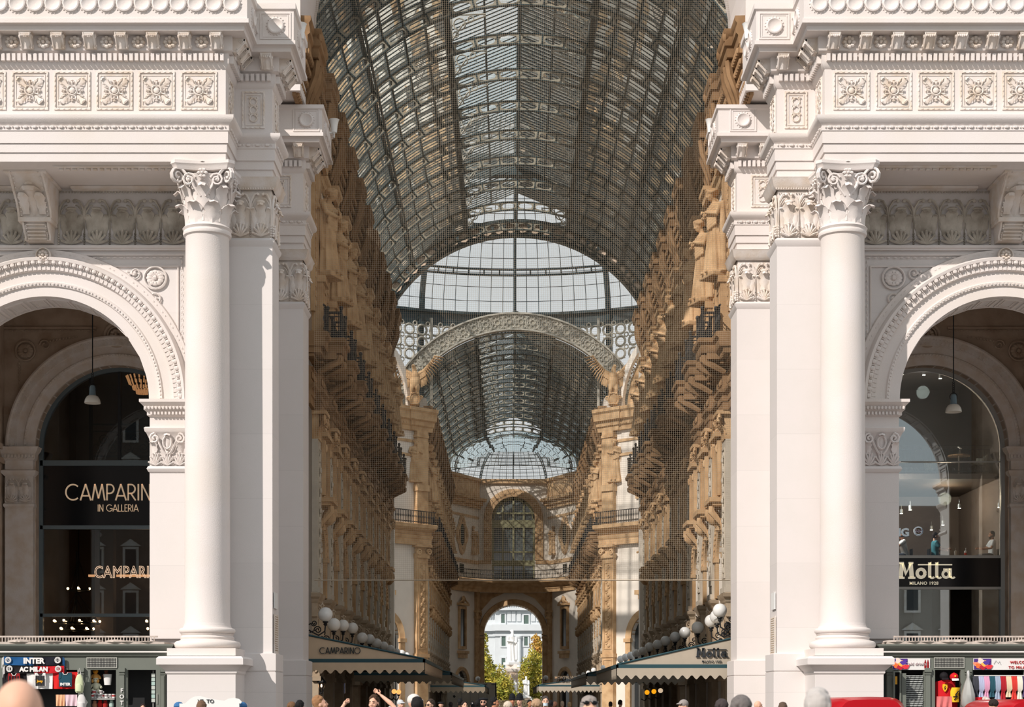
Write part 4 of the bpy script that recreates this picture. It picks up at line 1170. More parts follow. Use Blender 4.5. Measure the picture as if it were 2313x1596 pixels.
# ---------------------------------------------------------------- end wall of the gallery with its great arch
def end_wall():
    ye = 189.5; root = thing('wall_back', 'far end wall of the gallery with a tall arch below and a large arched window above', None, (0, ye, 0)); root['kind'] = 'structure'
    O = lambda nm, mb, mat: obj(nm, mb, mat, root)
    R, zs = 3.3, 9.3
    HW = 3.95
    m = MB(); arch_wall(m, 0, R, zs, -HW-.6, HW+.6, 0, 15.5, ye, ye+3.2, 28); O('wall_panel', m, CREAM)
    m = MB(); arch_wall(m, 0, 2.42, 22.3, -HW-.6, HW+.6, 15.5, 26.6, ye, ye+1.0, 28)
    O('wall_panel', m, CREAM)
    m = MB()
    m.arc([(R, -3.2), (R, .12), (R+.5, .16), (R+.55, .22), (R+.62, 0)], 0, zs, ye, 0, pi, 32)
    for i in range(7): a = pi*(i+.5)/7; rosette(m, T((R+.27)*cos(a), ye-.15, zs+(R+.27)*sin(a)), .2, 6, .06)
    for sx in (-1, 1): m.box(sx*(R+.3)-.34, sx*(R+.3)+.34, ye-.15, ye+.4, 0, zs-.5); m.box(sx*(R+.3)-.42, sx*(R+.3)+.42, ye-.28, ye+.5, zs-.5, zs-.25); m.box(sx*(R+.3)-.42, sx*(R+.3)+.42, ye-.28, ye+.5, zs-.15, zs+.02); m.box(sx*(R+.3)-.36, sx*(R+.3)+.36, ye-.2, ye+.5, zs-1.1, zs-.95)
    m.prism([(-3.9, 13.9), (-1.0, 13.9), (-2.4, 13.3), (-3.9, 11.6)], ye-.06, ye); m.prism([(3.9, 13.9), (1.0, 13.9), (2.4, 13.3), (3.9, 11.6)][::-1], ye-.06, ye)
    O('archivolt', m, TAN)
    m = MB()
    m.arc([(2.42, -.6), (2.42, .14), (2.6, .2), (3.2, .2), (3.3, .12), (3.32, 0)], 0, 22.3, ye, 0, pi, 32)
    for sx in (-1, 1): m.box(sx*2.87-.45, sx*2.87+.45, ye-.2, ye, 17.6, 22.3)
    for i in range(9): a = pi*(i+.5)/9; m.ball((2.9*cos(a), ye-.2, 22.3+2.9*sin(a)), .2, .1, .2, 8, 5)
    for sx in (-1, 1):
        for z in (18.2, 19.6, 21.0, 22.2): m.ball((sx*2.9, ye-.2, z), .2, .1, .2, 8, 5); m.ring((sx*2.9, ye-.2, z), .26, .05, 10, 4)
    m.box(-HW-.6, HW+.6, ye-.3, ye, 26.2, 26.7); m.box(-HW, -2.5, ye-.12, ye, 17.2, 17.6); m.box(2.5, HW, ye-.12, ye, 17.2, 17.6)
    O('window_surround', m, TAN)
    # the big window
    m = MB(); m.box(-2.42, 2.42, ye+.5, ye+.52, 15.2, 24.8); O('window_pane', m, PANE_SKY)
    m = MB()
    for x in (-2.3, -1.18, 0, 1.18, 2.3): m.box(x-.1, x+.1, ye+.3, ye+.5, 15.2, 24.9)
    for z, w in ((17.3, .3), (18.55, .08), (21.7, .42), (22.9, .09)): m.box(-2.42, 2.42, ye+.25, ye+.48, z-w, z+w)
    m.arc([(2.1, 0), (2.1, .2), (2.45, .2), (2.45, 0)], 0, 22.3, ye+.5, 0, pi, 24)
    O('window_frame', m, OLIVE)
    # oblique side panels
    for sd in (-1, 1):
        p0, p1 = Vector((HW, ye)), Vector((7.15, B1)); d = p1-p0; L = d.length
        M = T(p0.x, p0.y, 0) @ RZ(atan2(d.y, d.x))       # x along the panel, -y... faces the gallery
        m = MB(sd); arch_wall(m, L*.56, 1.0, 4.9, 0, L, 0, 6.6, -.0, .6, 16) if False else None
        m = MB(sd); m.M = M; arch_wall(m, L*.55, 1.25, 3.9, 0, L, 0, 6.2, 0, .6, 16); m.box(0, L, 0, .6, 6.2, 26.5)
        O('side_panel', m, CREAM)
        m = MB(sd); m.M = M; c = L*.55
        m.box(c-1.25, c+1.25, .3, .35, 0, 5.3); m.box(c-.55, c+.55, -.05, 0, 7.6, 12.0); m.box(c-.5, c+.5, -.03, 0, 17.9, 20.6) if False else m.box(c-.5, c+.5, -.06, 0, 18.9, 21.3)
        m.box(c-.5, c+.5, -.05, 0, 15.9, 16.9)
        O('window_pane', m, PANE)
        m = MB(sd); m.M = M
        m.arc([(1.25, -.4), (1.25, .12), (1.6, .2), (1.68, 0)], c, 3.9, 0, 0, pi, 20)
        for q in (-1, 1): m.box(c+q*1.45-.22, c+q*1.45+.22, -.15, 0, 0, 3.9); m.box(c+q*1.45-.28, c+q*1.45+.28, -.25, 0, 3.7, 3.95)
        frame(m, c-.9, c+.9, 7.5, 12.2, 0, .3, .2); m.box(c-1.1, c+1.1, -.4, 0, 7.0, 7.3); m.box(c-.9, c+.9, -.3, 0, 6.5, 7.0); m.box(c-1.15, c+1.15, -.4, 0, 12.3, 12.55)
        m.tube([(c-1.0, -.3, 12.6), (c-.5, -.3, 12.8), (c, -.3, 13.3), (c+.5, -.3, 12.8), (c+1.0, -.3, 12.6)], .1, 5); m.ball((c, -.2, 12.95), .4, .15, .4, 8, 5)
        # shaped frame of the small attic window
        pts = [(c+1.05*(1+.18*cos(4*a))*cos(a)*.95, -.06, 20.1+1.75*(1+.12*cos(4*a))*sin(a)) for a in [2*pi*i/28 for i in range(28)]]
        m.tube(pts, .28, 6, None, True, .6); frame(m, c-.68, c+.68, 18.7, 21.5, 0, .2, .15)
        m.box(0, L, -.1, 0, 17.1, 17.5); m.box(0, L, -.1, 0, 22.2, 22.45)
        O('window_surround', m, TAN)
        m = MB(sd); m.M = M; m.box(.1, .95, -.25, 0, 4.5, 11.0); frame(m, .22, .83, 4.9, 10.6, -.25, .06, .05); m.box(0, 1.05, -.35, 0, 0, 4.4)
        for i in range(14): m.ball((.52+.07*(-1)**i, -.28, 5.2+.4*i), .13, .06, .14, 6, 4)
        m.box(0, 1.05, -.4, 0, 4.2, 4.5); m.box(0, 1.05, -.4, 0, 11.0, 11.25)
        for q in (0.05, 1.0): m.tube(spiral((q, -.35, 11.5), .24, 1.5, 12, sgn=1 if q < .5 else -1), .08, 5)
        m.box(.1, .95, -.3, 0, 11.2, 11.7); m.box(-.05, 1.1, -.45, 0, 11.7, 11.9); m.box(.1, .95, -.3, 0, 11.9, 14.2)
        O('pilaster', m, TAN)
    # curved entablature, balcony and railing across the whole end
    P = [(-7.15, B1), (-HW, ye), (HW, ye), (7.15, B1)]
    Q = []
    for i in range(13):
        a = -1+2*i/12; Q.append((7.0*a, ye - .4 - 5.4*(abs(a))**2.6))
    m = MB(); m.sweep([(0, 13.9), (.35, 13.9), (.35, 14.2), (.45, 14.3), (.45, 14.5), (.5, 14.55), (1.0, 14.8), (1.25, 14.95), (1.3, 15.2), (1.2, 15.3), (-.4, 15.3)], Q); O('balcony', m, TAN)
    m = MB()
    QQ = [(x, y-1.1) for x, y in Q]
    for z in (15.4, 16.3): m.tube([(x, y, z) for x, y in QQ], .05, 4)
    for a, b in zip(QQ[:-1], QQ[1:]):
        for i in range(7):
            t = i/7; x, y = a[0]+(b[0]-a[0])*t, a[1]+(b[1]-a[1])*t; m.box(x-.02, x+.02, y-.02, y+.02, 15.3, 16.3); m.ball((x, y, 15.85), .07, .05, .12, 5, 4)
    O('balcony_railing', m, BLACK)
    for sd in (-1, 1):
        m = MB(sd); pa = [(HW-.1, ye), (7.2, B1-.2)]
        m.sweep([(0, 23.3), (.2, 23.3), (.25, 23.6), (.5, 23.7), (.55, 24.0), (.9, 24.1), (1.0, 24.4), (-.3, 24.5)], pa); m.sweep([(-.2, 24.4), (.1, 24.4), (.1, 26.3), (.3, 26.4), (.35, 26.7), (-.3, 26.8)], pa)
        O('eaves_cornice', m, TAN)
    return root
PANE_SKY = material('glossy_pane', (0.10, 0.12, 0.12), 0.08, spec=0.8)
OLIVE = material('olive_painted_frame', (0.30, 0.29, 0.17), 0.6)
end_wall()

# ---------------------------------------------------------------- barrel roofs
RR, CROWN = 9.6, 31.0
ZC = CROWN - RR
AMAX = math.asin(8.35/RR)            # half angle of the glazed arc
def vpt(a, r, y): return (r*sin(a), y, ZC + r*cos(a))

def roof(y0, n, tname, label, light_glass):
    t = thing(tname, label, 'roof', (0, y0, 26), 'glazed barrel roofs')
    y1 = y0 + n*PITCH
    aS = math.asin(3.1/RR)           # edge of the raised skylight
    # ribs
    for i in range(n+1):
        y = y0 + PITCH*i
        mb = MB()
        N = 44
        for r, w in ((RR-.02, .07), (RR-.50, .07)):
            ptsA = [vpt(-AMAX+2*AMAX*k/N, r, 0) for k in range(N+1)]
            for k in range(N):
                a, b = -AMAX+2*AMAX*k/N, -AMAX+2*AMAX*(k+1)/N
                q = [vpt(a, r-.025, y-w), vpt(b, r-.025, y-w), vpt(b, r+.025, y-w), vpt(a, r+.025, y-w), vpt(a, r-.025, y+w), vpt(b, r-.025, y+w), vpt(b, r+.025, y+w), vpt(a, r+.025, y+w)]
                mb.add(q, [(0, 1, 2, 3), (7, 6, 5, 4), (0, 4, 5, 1), (3, 2, 6, 7)])
        J = 20
        for k in range(J+1):
            a = -AMAX+2*AMAX*k/J; h = .0035
            q = [vpt(a-h, RR-.5, y-.05), vpt(a+h, RR-.5, y-.05), vpt(a+h, RR-.05, y-.05), vpt(a-h, RR-.05, y-.05)]
            q += [(p[0], y+.05, p[2]) for p in q]
            mb.add(q, [(0, 1, 2, 3), (7, 6, 5, 4), (0, 4, 7, 3), (1, 2, 6, 5)])
        rb = obj('arched_rib', mb, IRON, t, smooth=False); mb = MB()
        # pierced web: plates with a cut star in each cell
        for k in range(J):
            a, b = -AMAX+2*AMAX*(k+.02)/J, -AMAX+2*AMAX*(k+.98)/J
            def W(u, v): return vpt(a+(b-a)*u, RR-.48+.44*v, y)
            outer = [W(0, 0), W(.5, 0), W(1, 0), W(1, .5), W(1, 1), W(.5, 1), W(0, 1), W(0, .5)]
            inner = [W(.16, .24), W(.5, .12), W(.84, .24), W(.92, .5), W(.84, .76), W(.5, .88), W(.16, .76), W(.08, .5)]
            vs = [(p[0], y-.02, p[2]) for p in outer+inner] + [(p[0], y+.02, p[2]) for p in outer+inner]
            fs = [(q, (q+1) % 8, 8+(q+1) % 8, 8+q) for q in range(8)] + [(16+q, 24+q, 24+(q+1) % 8, 16+(q+1) % 8) for q in range(8)]
            mb.add(vs, fs)
        wo = obj('pierced_web', mb, WEB, rb, smooth=False)
        if i < n+1 and light_glass:
            # filigree brackets under the skylight edge
            for sx in (-1, 1):
                mb = MB(); x0 = sx*3.0; z0 = ZC + sqrt(RR*RR-9.0)
                mb.tube([(x0, y, z0), (x0, y, z0+1.25)], .04, 4); mb.tube([(x0, y, z0+1.25), (x0-sx*1.5, y, z0+1.3)], .04, 4)
                mb.tube([(x0, y, z0+.1), (x0-sx*.5, y, z0+.85), (x0-sx*1.5, y, z0+1.22)], .04, 4)
                mb.ring((x0-sx*.35, y, z0+.85), .26, .035, 12, 4); mb.ring((x0-sx*.18, y, z0+.4), .13, .03, 10, 4); mb.ring((x0-sx*.85, y, z0+1.08), .13, .03, 10, 4)
                obj('filigree_bracket', mb, IRON_P, t)
    # side glazing bars (transverse) and purlins
    sides = ((-AMAX, -aS), (aS, AMAX))
    for i in range(n):
        mb = MB()
        for j in range(1, 10):
            y = y0 + PITCH*(i + j/10)
            for a0_, a1_ in sides:
                N = 9
                for k in range(N):
                    a, b = a0_+(a1_-a0_)*k/N, a0_+(a1_-a0_)*(k+1)/N
                    q = [vpt(a, RR-.02, y-.016), vpt(b, RR-.02, y-.016), vpt(b, RR-.02, y+.016), vpt(a, RR-.02, y+.016), vpt(a, RR+.02, y-.016), vpt(b, RR+.02, y-.016), vpt(b, RR+.02, y+.016), vpt(a, RR+.02, y+.016)]
                    mb.add(q, [(3, 2, 1, 0), (0, 1, 5, 4), (2, 3, 7, 6)])
            # chevron bars of the ridge skylight
            zb = CROWN + .25
            for sx in (-1, 1):
                mb.tube([(sx*3.15, y, zb+.15), (0, y, zb+1.45)], .03, 4)
        obj('glazing_bars', mb, IRON, t, smooth=False)
    mb = MB()
    for a0_, a1_ in sides:
        for k in range(8):
            a = a0_+(a1_-a0_)*k/7; r = .05
            big = k in (0, 7) or (k == 3 if a0_ < 0 else k == 4)
            w = .10 if big else .045
            mb.tube([vpt(a, RR-.08, y0), vpt(a, RR-.08, y1)], w, 4)
            if big and abs(abs(a)-aS) > .1: mb.tube([vpt(a, RR-.45, y0), vpt(a, RR-.45, y1)], .06, 4)
    zb = CROWN+.25
    for sx in (-1, 1):
        mb.box(min(sx*2.98, sx*3.22), max(sx*2.98, sx*3.22), y0, y1, ZC+sqrt(RR*RR-9.6)-.15, ZC+sqrt(RR*RR-9.6)+.3)
        mb.tube([(sx*3.15, y0, zb+.15), (sx*3.15, y1, zb+.15)], .06, 4); mb.tube([(sx*1.55, y0, zb+.80), (sx*1.55, y1, zb+.80)], .05, 4)
    mb.tube([(0, y0, zb+1.4), (0, y1, zb+1.4)], .09, 4); mb.tube([(0, y0, CROWN), (0, y1, CROWN)], .05, 4)
    obj('purlins', mb, IRON, t, smooth=False)
    # panes
    mb = MB()
    for a0_, a1_ in sides:
        N = 12
        for k in range(N):
            a, b = a0_+(a1_-a0_)*k/N, a0_+(a1_-a0_)*(k+1)/N
            mb.add([vpt(a, RR, y0), vpt(b, RR, y0), vpt(b, RR, y1), vpt(a, RR, y1)], [(0, 1, 2, 3)])
    for sx in (-1, 1): mb.add([(sx*3.15, y0, zb+.2), (sx*3.15, y1, zb+.2), (0, y1, zb+1.5), (0, y0, zb+1.5)], [(0, 1, 2, 3)])
    obj('glass_panes', mb, ROOFGLASS, t, smooth=False)
    # gutter curb the roof springs from
    mb = MB()
    for sx in (-1, 1): mb.box(min(sx*7.9, sx*8.9), max(sx*7.9, sx*8.9), y0, y1, 25.0, ZC+RR*cos(AMAX)+.1)
    obj('curb', mb, TAN, t, smooth=False)
    return t
roof(A0, NB1, 'glass_roof', 'long glazed iron barrel roof over the near gallery arm', True)
roof(B0+.8, NB2, 'glass_roof', 'smaller-looking glazed barrel roof seen through the far ring arch', True)

# ring arches at the mouths of the octagon
def ring_arch(y, label, rosettes, mat, w0, w1):
    t = thing('ring_arch', label, 'arch', (0, y, 26), None)
    AM = math.asin(8.9/RR)
    def seg(mb, r0, r1, ya, yb, N=48):
        for k in range(N):
            a, b = -AM+2*AM*k/N, -AM+2*AM*(k+1)/N
            q = [vpt(a, r0, ya), vpt(b, r0, ya), vpt(b, r1, ya), vpt(a, r1, ya), vpt(a, r0, yb), vpt(b, r0, yb), vpt(b, r1, yb), vpt(a, r1, yb)]
            mb.add(q, [(0, 1, 2, 3), (7, 6, 5, 4), (0, 4, 5, 1), (3, 2, 6, 7)])
    mb = MB(); seg(mb, RR+w0, RR+w0+.12, y-.3, y+.3); obj('edge_flange', mb, mat, t, smooth=False)
    mb = MB(); seg(mb, RR+w1-.12, RR+w1, y-.3, y+.3); obj('edge_flange', mb, mat, t, smooth=False)
    mb = MB()
    if rosettes:
        seg(mb, RR+w0, RR+w1, y-.06, y); obj('web_plate', mb, WEB, t, smooth=False)
        mb = MB(); n = 26
        for i in range(n):
            a = -AM+2*AM*(i+.5)/n; c = vpt(a, RR+(w0+w1)/2, y-.12); h = (w1-w0)/2
            mb.ring(c, h*.80, .06, 20, 4); mb.ring(c, h*.30, .05, 10, 4)
            for k in range(8):
                b = 2*pi*k/8; mb.ring((c[0]+h*.55*cos(b), c[1], c[2]+h*.55*sin(b)), h*.20, .03, 8, 3)
            c2 = vpt(-AM+2*AM*(i+1)/n, RR+(w0+w1)/2, y-.12)
            for q in (-.6, .6): mb.ball((c2[0], c2[1], c2[2]+q*h), .09, .05, .12, 5, 4)
        obj('pierced_rosettes', mb, IRON_P, t)
    else:
        J = 30
        for k in range(J):
            a, b = -AM+2*AM*(k)/J, -AM+2*AM*(k+1)/J
            def W(u, v): return vpt(a+(b-a)*u, RR+w0+.1+(w1-w0-.2)*v, y)
            outer = [W(0, 0), W(.5, 0), W(1, 0), W(1, .5), W(1, 1), W(.5, 1), W(0, 1), W(0, .5)]
            inner = [W(.18, .22), W(.5, .10), W(.82, .22), W(.93, .5), W(.82, .78), W(.5, .90), W(.18, .78), W(.07, .5)]
            vs = [(p[0], y-.12, p[2]) for p in outer+inner] + [(p[0], y+.02, p[2]) for p in outer+inner]
            fs = [(q, (q+1) % 8, 8+(q+1) % 8, 8+q) for q in range(8)] + [(8+q, 24+q, 24+(q+1) % 8, 8+(q+1) % 8) for q in range(8)]
            mb.add(vs, fs)
        obj('pierced_web', mb, IRON, t, smooth=False)
        mb = MB(); seg(mb, RR+w0+.1, RR+w1-.1, y+.05, y+.1); obj('backing_plate', mb, TAN_PALE, t, smooth=False)
    return t
TAN_PALE = material('pale_salmon_plate', (0.78, 0.60, 0.46), 0.7)
ring_arch(A1+.6, 'dark pierced ring arch closing the near glass roof', False, IRON, -.75, .25)
ring_arch(B0, 'pale ring arch with pierced rosettes at the far mouth of the dome', True, IRON_P, -.05, 1.35)

# ---------------------------------------------------------------- great dome
def dome(cx, cy, z0, R, rise, nrib, label, nm, deep=.7, lat=(0, .16, .33, .5, .68, .86), bars=9, ph=0, mat=None, base=True, half=None):
    t = thing('glass_dome', label, 'dome', (cx, cy, z0))
    def P(a, f, r=0):
        rr = R+r; return (cx + rr*cos(f)*sin(a), cy + rr*cos(f)*cos(a), z0 + (rise+r)*sin(f))
    for k in range(nrib):
        a = 2*pi*k/nrib + ph
        if half and cos(a) > half: continue
        mb = MB(); F = [pi/2*.93*i/18 for i in range(19)]
        for r in (0, -deep): mb.tube([P(a, f, r) for f in F], deep*.17, 4)
        for i in range(18): mb.tube([P(a, F[i], 0), P(a, F[i+1], -deep)], deep*.07, 4); mb.tube([P(a, F[i+1], 0), P(a, F[i], -deep)], deep*.07, 4)
        obj('dome_rib', mb, IRON, t, smooth=False)
    mb = MB()
    for j, f0 in enumerate(lat):
        f = f0*pi/2
        for dz in ((0, .035) if j in (2, 4, 1) and deep > .5 else (0,)):
            mb.tube([P(2*pi*i/64, f+dz, -.05) for i in range(64)], deep*.14, 4, None, True)
        if deep > .5 and j in (1, 2, 4):
            for i in range(96): mb.tube([P(2*pi*i/96, f, -.05), P(2*pi*i/96, f+.035, -.05)], deep*.09, 4)
    obj('dome_rings', mb, IRON, t, smooth=False)
    mb = MB()
    for k in range(nrib*bars):
        a = 2*pi*k/(nrib*bars) + ph
        mb.tube([P(a, pi/2*.9*i/12, .02) for i in range(13)], .035 if deep > .5 else .03, 3)
    for j in range(1, 16):
        f = pi/2*.9*j/16
        mb.tube([P(2*pi*i/64, f, .0) for i in range(64)], .03, 3, None, True)
    obj('glazing_bars', mb, IRON, t, smooth=False)
    mb = MB(); rows = [[P(2*pi*i/64, pi/2*.95*j/14, .06) for i in range(65)] for j in range(15)]
    mb.grid(rows); obj('glass_panes', mb, DOMEGLASS, t, smooth=False)
    return t
DC = 118.0
d = dome(0, DC, 33.3, 20.0, 12.5, 16, 'great glazed iron dome over the middle of the gallery', 'd', bars=8)
mb = MB()
for r, z0_, z1_, w in ((20.0, 32.2, 32.4, .30), (20.0, 33.25, 33.45, .30)):
    mb.lathe([(r-w, z0_), (r+w, z0_), (r+w, z1_), (r-w, z1_), (r-w, z0_)], (0, DC, 0), 96, cap=False)
mb.lathe([(20.0, 32.3), (20.04, 32.3), (20.04, 33.3), (20.0, 33.3)], (0, DC, 0), 96, cap=False)
obj('base_ring_beam', mb, IRON, d, smooth=False)
mb = MB()
for k in range(16):
    a = 2*pi*k/16
    if cos(a) < .3 or k == 0: continue
    mb = MB(); mb.tube([(20*sin(a), DC+20*cos(a), 33), (19.9*sin(a), DC+19.9*cos(a), 26)], .28, 4); obj('base_post', mb, IRON, d, smooth=False)
# pierced spandrel screen between the dome ring and the far ring arch
ss = thing('pierced_screen', 'pale pierced metal screen of circles filling the spandrels under the dome', 'screen', (0, 137, 27))
mb = MB(); gl = MB()
nn = 0
for sx in (-1, 1):
    for i in range(13):
        for j in range(9):
            x = sx*(.5+1.0*i); z = 24.7+1.0*j
            if hypot(x, z-ZC) < RR+1.75 or z > 32.4 or x*sx > 13: continue
            y = DC + sqrt(max(1, 19.6**2-x*x))
            A_ = atan2(x, y-DC)
            M = T(x, y, z) @ RZ(-A_)
            mb.ring((0, 0, 0), .40, .10, 14, 4, M); mb.ring((.5, 0, .5), .17, .06, 8, 4, M)
            for q in range(4): b = pi/4+pi/2*q; mb.tube([(.40*cos(b), 0, .40*sin(b)), (.56*cos(b), 0, .56*sin(b))], .05, 4, M)
rows = [[(19.75*sin(-.75+1.5*i/40), DC+19.75*cos(-.75+1.5*i/40), 26.2+6.4*j) for i in range(41)] for j in (0, 1)]
# frames follow the screen: top rail and mullions
for i in range(-5, 6):
    a = i*.118
    if abs(i) in (1, 3, 5): mb.box(-.10, .10, -.1, .1, 30.5 if abs(i) < 2 else 25.5, 32.7, T(19.5*sin(a), DC+19.5*cos(a), 0) @ RZ(-a))
obj('lattice', mb, IRON_P, ss)
# filler wall behind screen corners: plaster pendentives beside the ring arch
# end half dome
dome(0, 183.5, 26.4, 7.6, 4.5, 12, 'small ribbed glass dome closing the far end of the gallery', 'e', deep=.35, lat=(0, .4, .7), bars=5, ph=0)
# ---------------------------------------------------------------- bird net hung across the gallery mouth
NETM = material('net_cord', (0.50, 0.42, 0.32), 0.9)
def bird_net():
    mb = MB(); y = 60.85; x0, x1, z0, z1 = -7.5, 7.5, 6.05, 27.0; p = 0.070; r = 0.0028
    n = int((x1-x0)/p)
    for i in range(n+1):
        x = x0+(x1-x0)*i/n; mb.add([(x-r, y, z0), (x+r, y, z0), (x+r, y, z1), (x-r, y, z1), (x, y-r*1.5, z0), (x, y-r*1.5, z1)], [(0, 4, 5, 3), (4, 1, 2, 5), (0, 1, 2, 3)])
    n = int((z1-z0)/p)
    for i in range(n+1):
        z = z0+(z1-z0)*i/n; mb.add([(x0, y, z-r), (x1, y, z-r), (x1, y, z+r), (x0, y, z+r), (x0, y-r*1.5, z), (x1, y-r*1.5, z)], [(0, 1, 5, 4), (4, 5, 2, 3), (0, 3, 2, 1)])
    mb.tube([(x0, y, z0), (x1, y, z0)], .02, 4)
    o = obj('bird_net', mb, NETM, smooth=False)
    tag(o, 'fine square mesh bird net stretched across the mouth of the gallery', 'net', None, 'stuff')
bird_net()

# ---------------------------------------------------------------- glazed shop fronts in the two side arches
SIGNBLACK = material('black_sign', (0.008, 0.009, 0.012), 0.15, spec=0.5)
GOLD = material('gold_letters', (0.80, 0.60, 0.42), 0.4, emit=(0.8, 0.58, 0.38), estr=0.25)
NEON = material('neon_tube', (0.9, 0.6, 0.4), 0.4, emit=(1.0, 0.62, 0.40), estr=1.3)
CREAMTXT = material('cream_letters', (0.80, 0.74, 0.58), 0.45, emit=(.8, .72, .55), estr=.35)  # emission added to brighten letters that rendered dull
WHITETXT = material('white_letters', (0.85, 0.85, 0.85), 0.5, emit=(1, 1, 1), estr=0.6)  # emission added so the inner sign reads brighter
DARKTXT = material('dark_letters', (0.03, 0.035, 0.04), 0.6)
BULB = material('warm_bulb', (1, .8, .5), 0.4, emit=(1.0, 0.58, 0.28), estr=12.0)
COVE = material('warm_cove_light', (1, .7, .4), 0.5, emit=(1.0, 0.45, 0.20), estr=1.0)
GLASS_L = glass_mat('shop_glass_left', (0.72, 0.76, 0.78), 0.015)
GLASS_R = glass_mat('shop_glass_right', (0.72, 0.76, 0.78), 0.20)
FRAMEGREY = material('grey_metal_frame', (0.16, 0.20, 0.22), 0.4, metal=0.3)
FRAMEPALE = material('pale_metal_frame', (0.45, 0.45, 0.43), 0.4, metal=0.3)
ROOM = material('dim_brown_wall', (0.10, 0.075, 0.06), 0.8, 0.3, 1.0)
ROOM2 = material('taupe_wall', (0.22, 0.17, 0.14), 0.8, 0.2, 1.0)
BROWNPANEL = material('brown_back_panel', (0.13, 0.065, 0.035), 0.5, 0.3, 1.0)
WOOD = material('light_wood', (0.45, 0.26, 0.13), 0.5, 0.2, 8)

def zc(y_px, d): return (1585-y_px)*d/3807 + CZ
def xc(x_px, d): return (x_px-1150)*d/3807 + CX

def arch_glass(mb, cx, R, zs, z0, y0, y1, n=24):
    P = [(cx-R, z0), (cx+R, z0)] + [(cx+R*cos(pi*i/n), zs+R*sin(pi*i/n)) for i in range(n+1)]
    mb.prism(P, y0, y1)

YG = 62.0
def room(name, x0, x1, y0, y1, z0, z1, m, label):
    mb = MB()
    mb.box(x0, x1, y1, y1+.2, z0, z1); mb.box(x0-.2, x0, y0, y1, z0, z1); mb.box(x1, x1+.2, y0, y1, z0, z1)
    mb.box(x0, x1, y0, y1, z1, z1+.2); mb.box(x0, x1, y0, y1, z0-.2, z0)
    return struct(name, mb, m, label, smooth=False)

def shopfront(sd):
    ax, R, zs = sd*14.76, 2.96, 10.95
    S = SIDE[sd]
    w = thing('window_1' if sd < 0 else 'window_2', f'tall arched shop window in the {S} arch', None, (ax, YG, 3.5)); w['kind'] = 'structure'
    mb = MB(); arch_glass(mb, ax, R, zs, 3.3, YG, YG+.02); obj('glass_pane', mb, GLASS_L if sd < 0 else GLASS_R, w, smooth=False)
    mb = MB(); mb.arc([(R-.12, 0), (R-.12, .12), (R+.04, .12), (R+.04, 0)], ax, zs, YG+.02, 0, pi, 40)
    mb.box(ax-R-.02, ax-R+.12, YG-.1, YG+.06, 3.3, zs); mb.box(ax+R-.12, ax+R+.02, YG-.1, YG+.06, 3.3, zs)
    fm = FRAMEGREY if sd < 0 else FRAMEPALE
    obj('frame', mb, fm, w)
    return w

# left shop -------------------------------------------------------------
wl = shopfront(-1)
xL0, xL1 = -17.7, -11.8
mb = MB()
for yp, h in ((1046, .10), (1191, .07), (1389, .06)): mb.box(xL0, xL1, YG-.1, YG+.04, zc(yp, YG)-h, zc(yp, YG)+h)
obj('transom', mb, FRAMEGREY, wl)
mb = MB(); mb.box(xc(270, YG)-.05, xc(270, YG)+.05, YG-.06, YG+.06, zc(1046, YG), 13.95); mb.box(xc(338, YG)-.04, xc(338, YG)+.04, YG-.06, YG+.06, zc(1046, YG), 13.3); mb.box(xc(206, YG)-.09, xc(206, YG)+.04, YG+.02, YG+.1, zc(1046, YG), 13.6)
obj('mullion', mb, BLACK, wl)
mb = MB(); mb.box(xL0, xL1, YG-.04, YG-.01, zc(1187, YG), zc(1052, YG)); sg = obj('sign_panel', mb, SIGNBLACK, wl)
h = (1128-1092)/61.4
tx = MB(); deco_text(tx, 'CAMPARINO', .60, .052, xc(149, YG), zc(1130, YG), YG-.08, YG-.045, sp=.02)
obj('sign_lettering', tx, GOLD, sg, label='gold lettering')
tx = MB(); deco_text(tx, 'IN GALLERIA', .255, .024, xc(221, YG), zc(1155, YG), YG-.08, YG-.045, sp=.02)
obj('sign_lettering', tx, GOLD, sg, label='small gold lettering')
room('wall_left_bar', -18.2, -11.2, YG+.7, YG+7, 3.0, 14.6, ROOM, 'dim bar room behind the left arch window')
t = thing('neon_sign', 'outlined glowing bar sign hanging inside the left window', 'sign', (xc(275, YG+.3), YG+.3, zc(1305, YG)))
o = put_text('neon_lettering', 'CAMPARI', .62, NEON, (xc(275, YG+.3), YG+.3, zc(1304, YG+.3)), t, outline=True, space=1.02); o.data.transform(SC(.78, 1, 1))
mb = MB()
for x in (xc(225, YG+.3), xc(325, YG+.3)): mb.tube([(x, YG+.32, zc(1275, YG+.3)), (x, YG+.32, zc(1192, YG+.3))], .006, 3)
obj('hanging_wire', mb, BLACK, t)
mb = MB(); mb.box(-17.4, -11.4, YG+5.8, YG+5.9, zc(1302, YG+5.8), zc(1297, YG+5.8)); o = obj('cove_light', mb, COVE); tag(o, 'glowing orange cove light strip on the back wall of the bar', 'light')
mb = MB(); mb.box(-16.3, -15.6, YG+2.4, YG+2.9, 3.0, 9.0); o = obj('bar_pillar', mb, ROOM2); tag(o, 'taupe pillar inside the bar behind the left window', 'pillar')
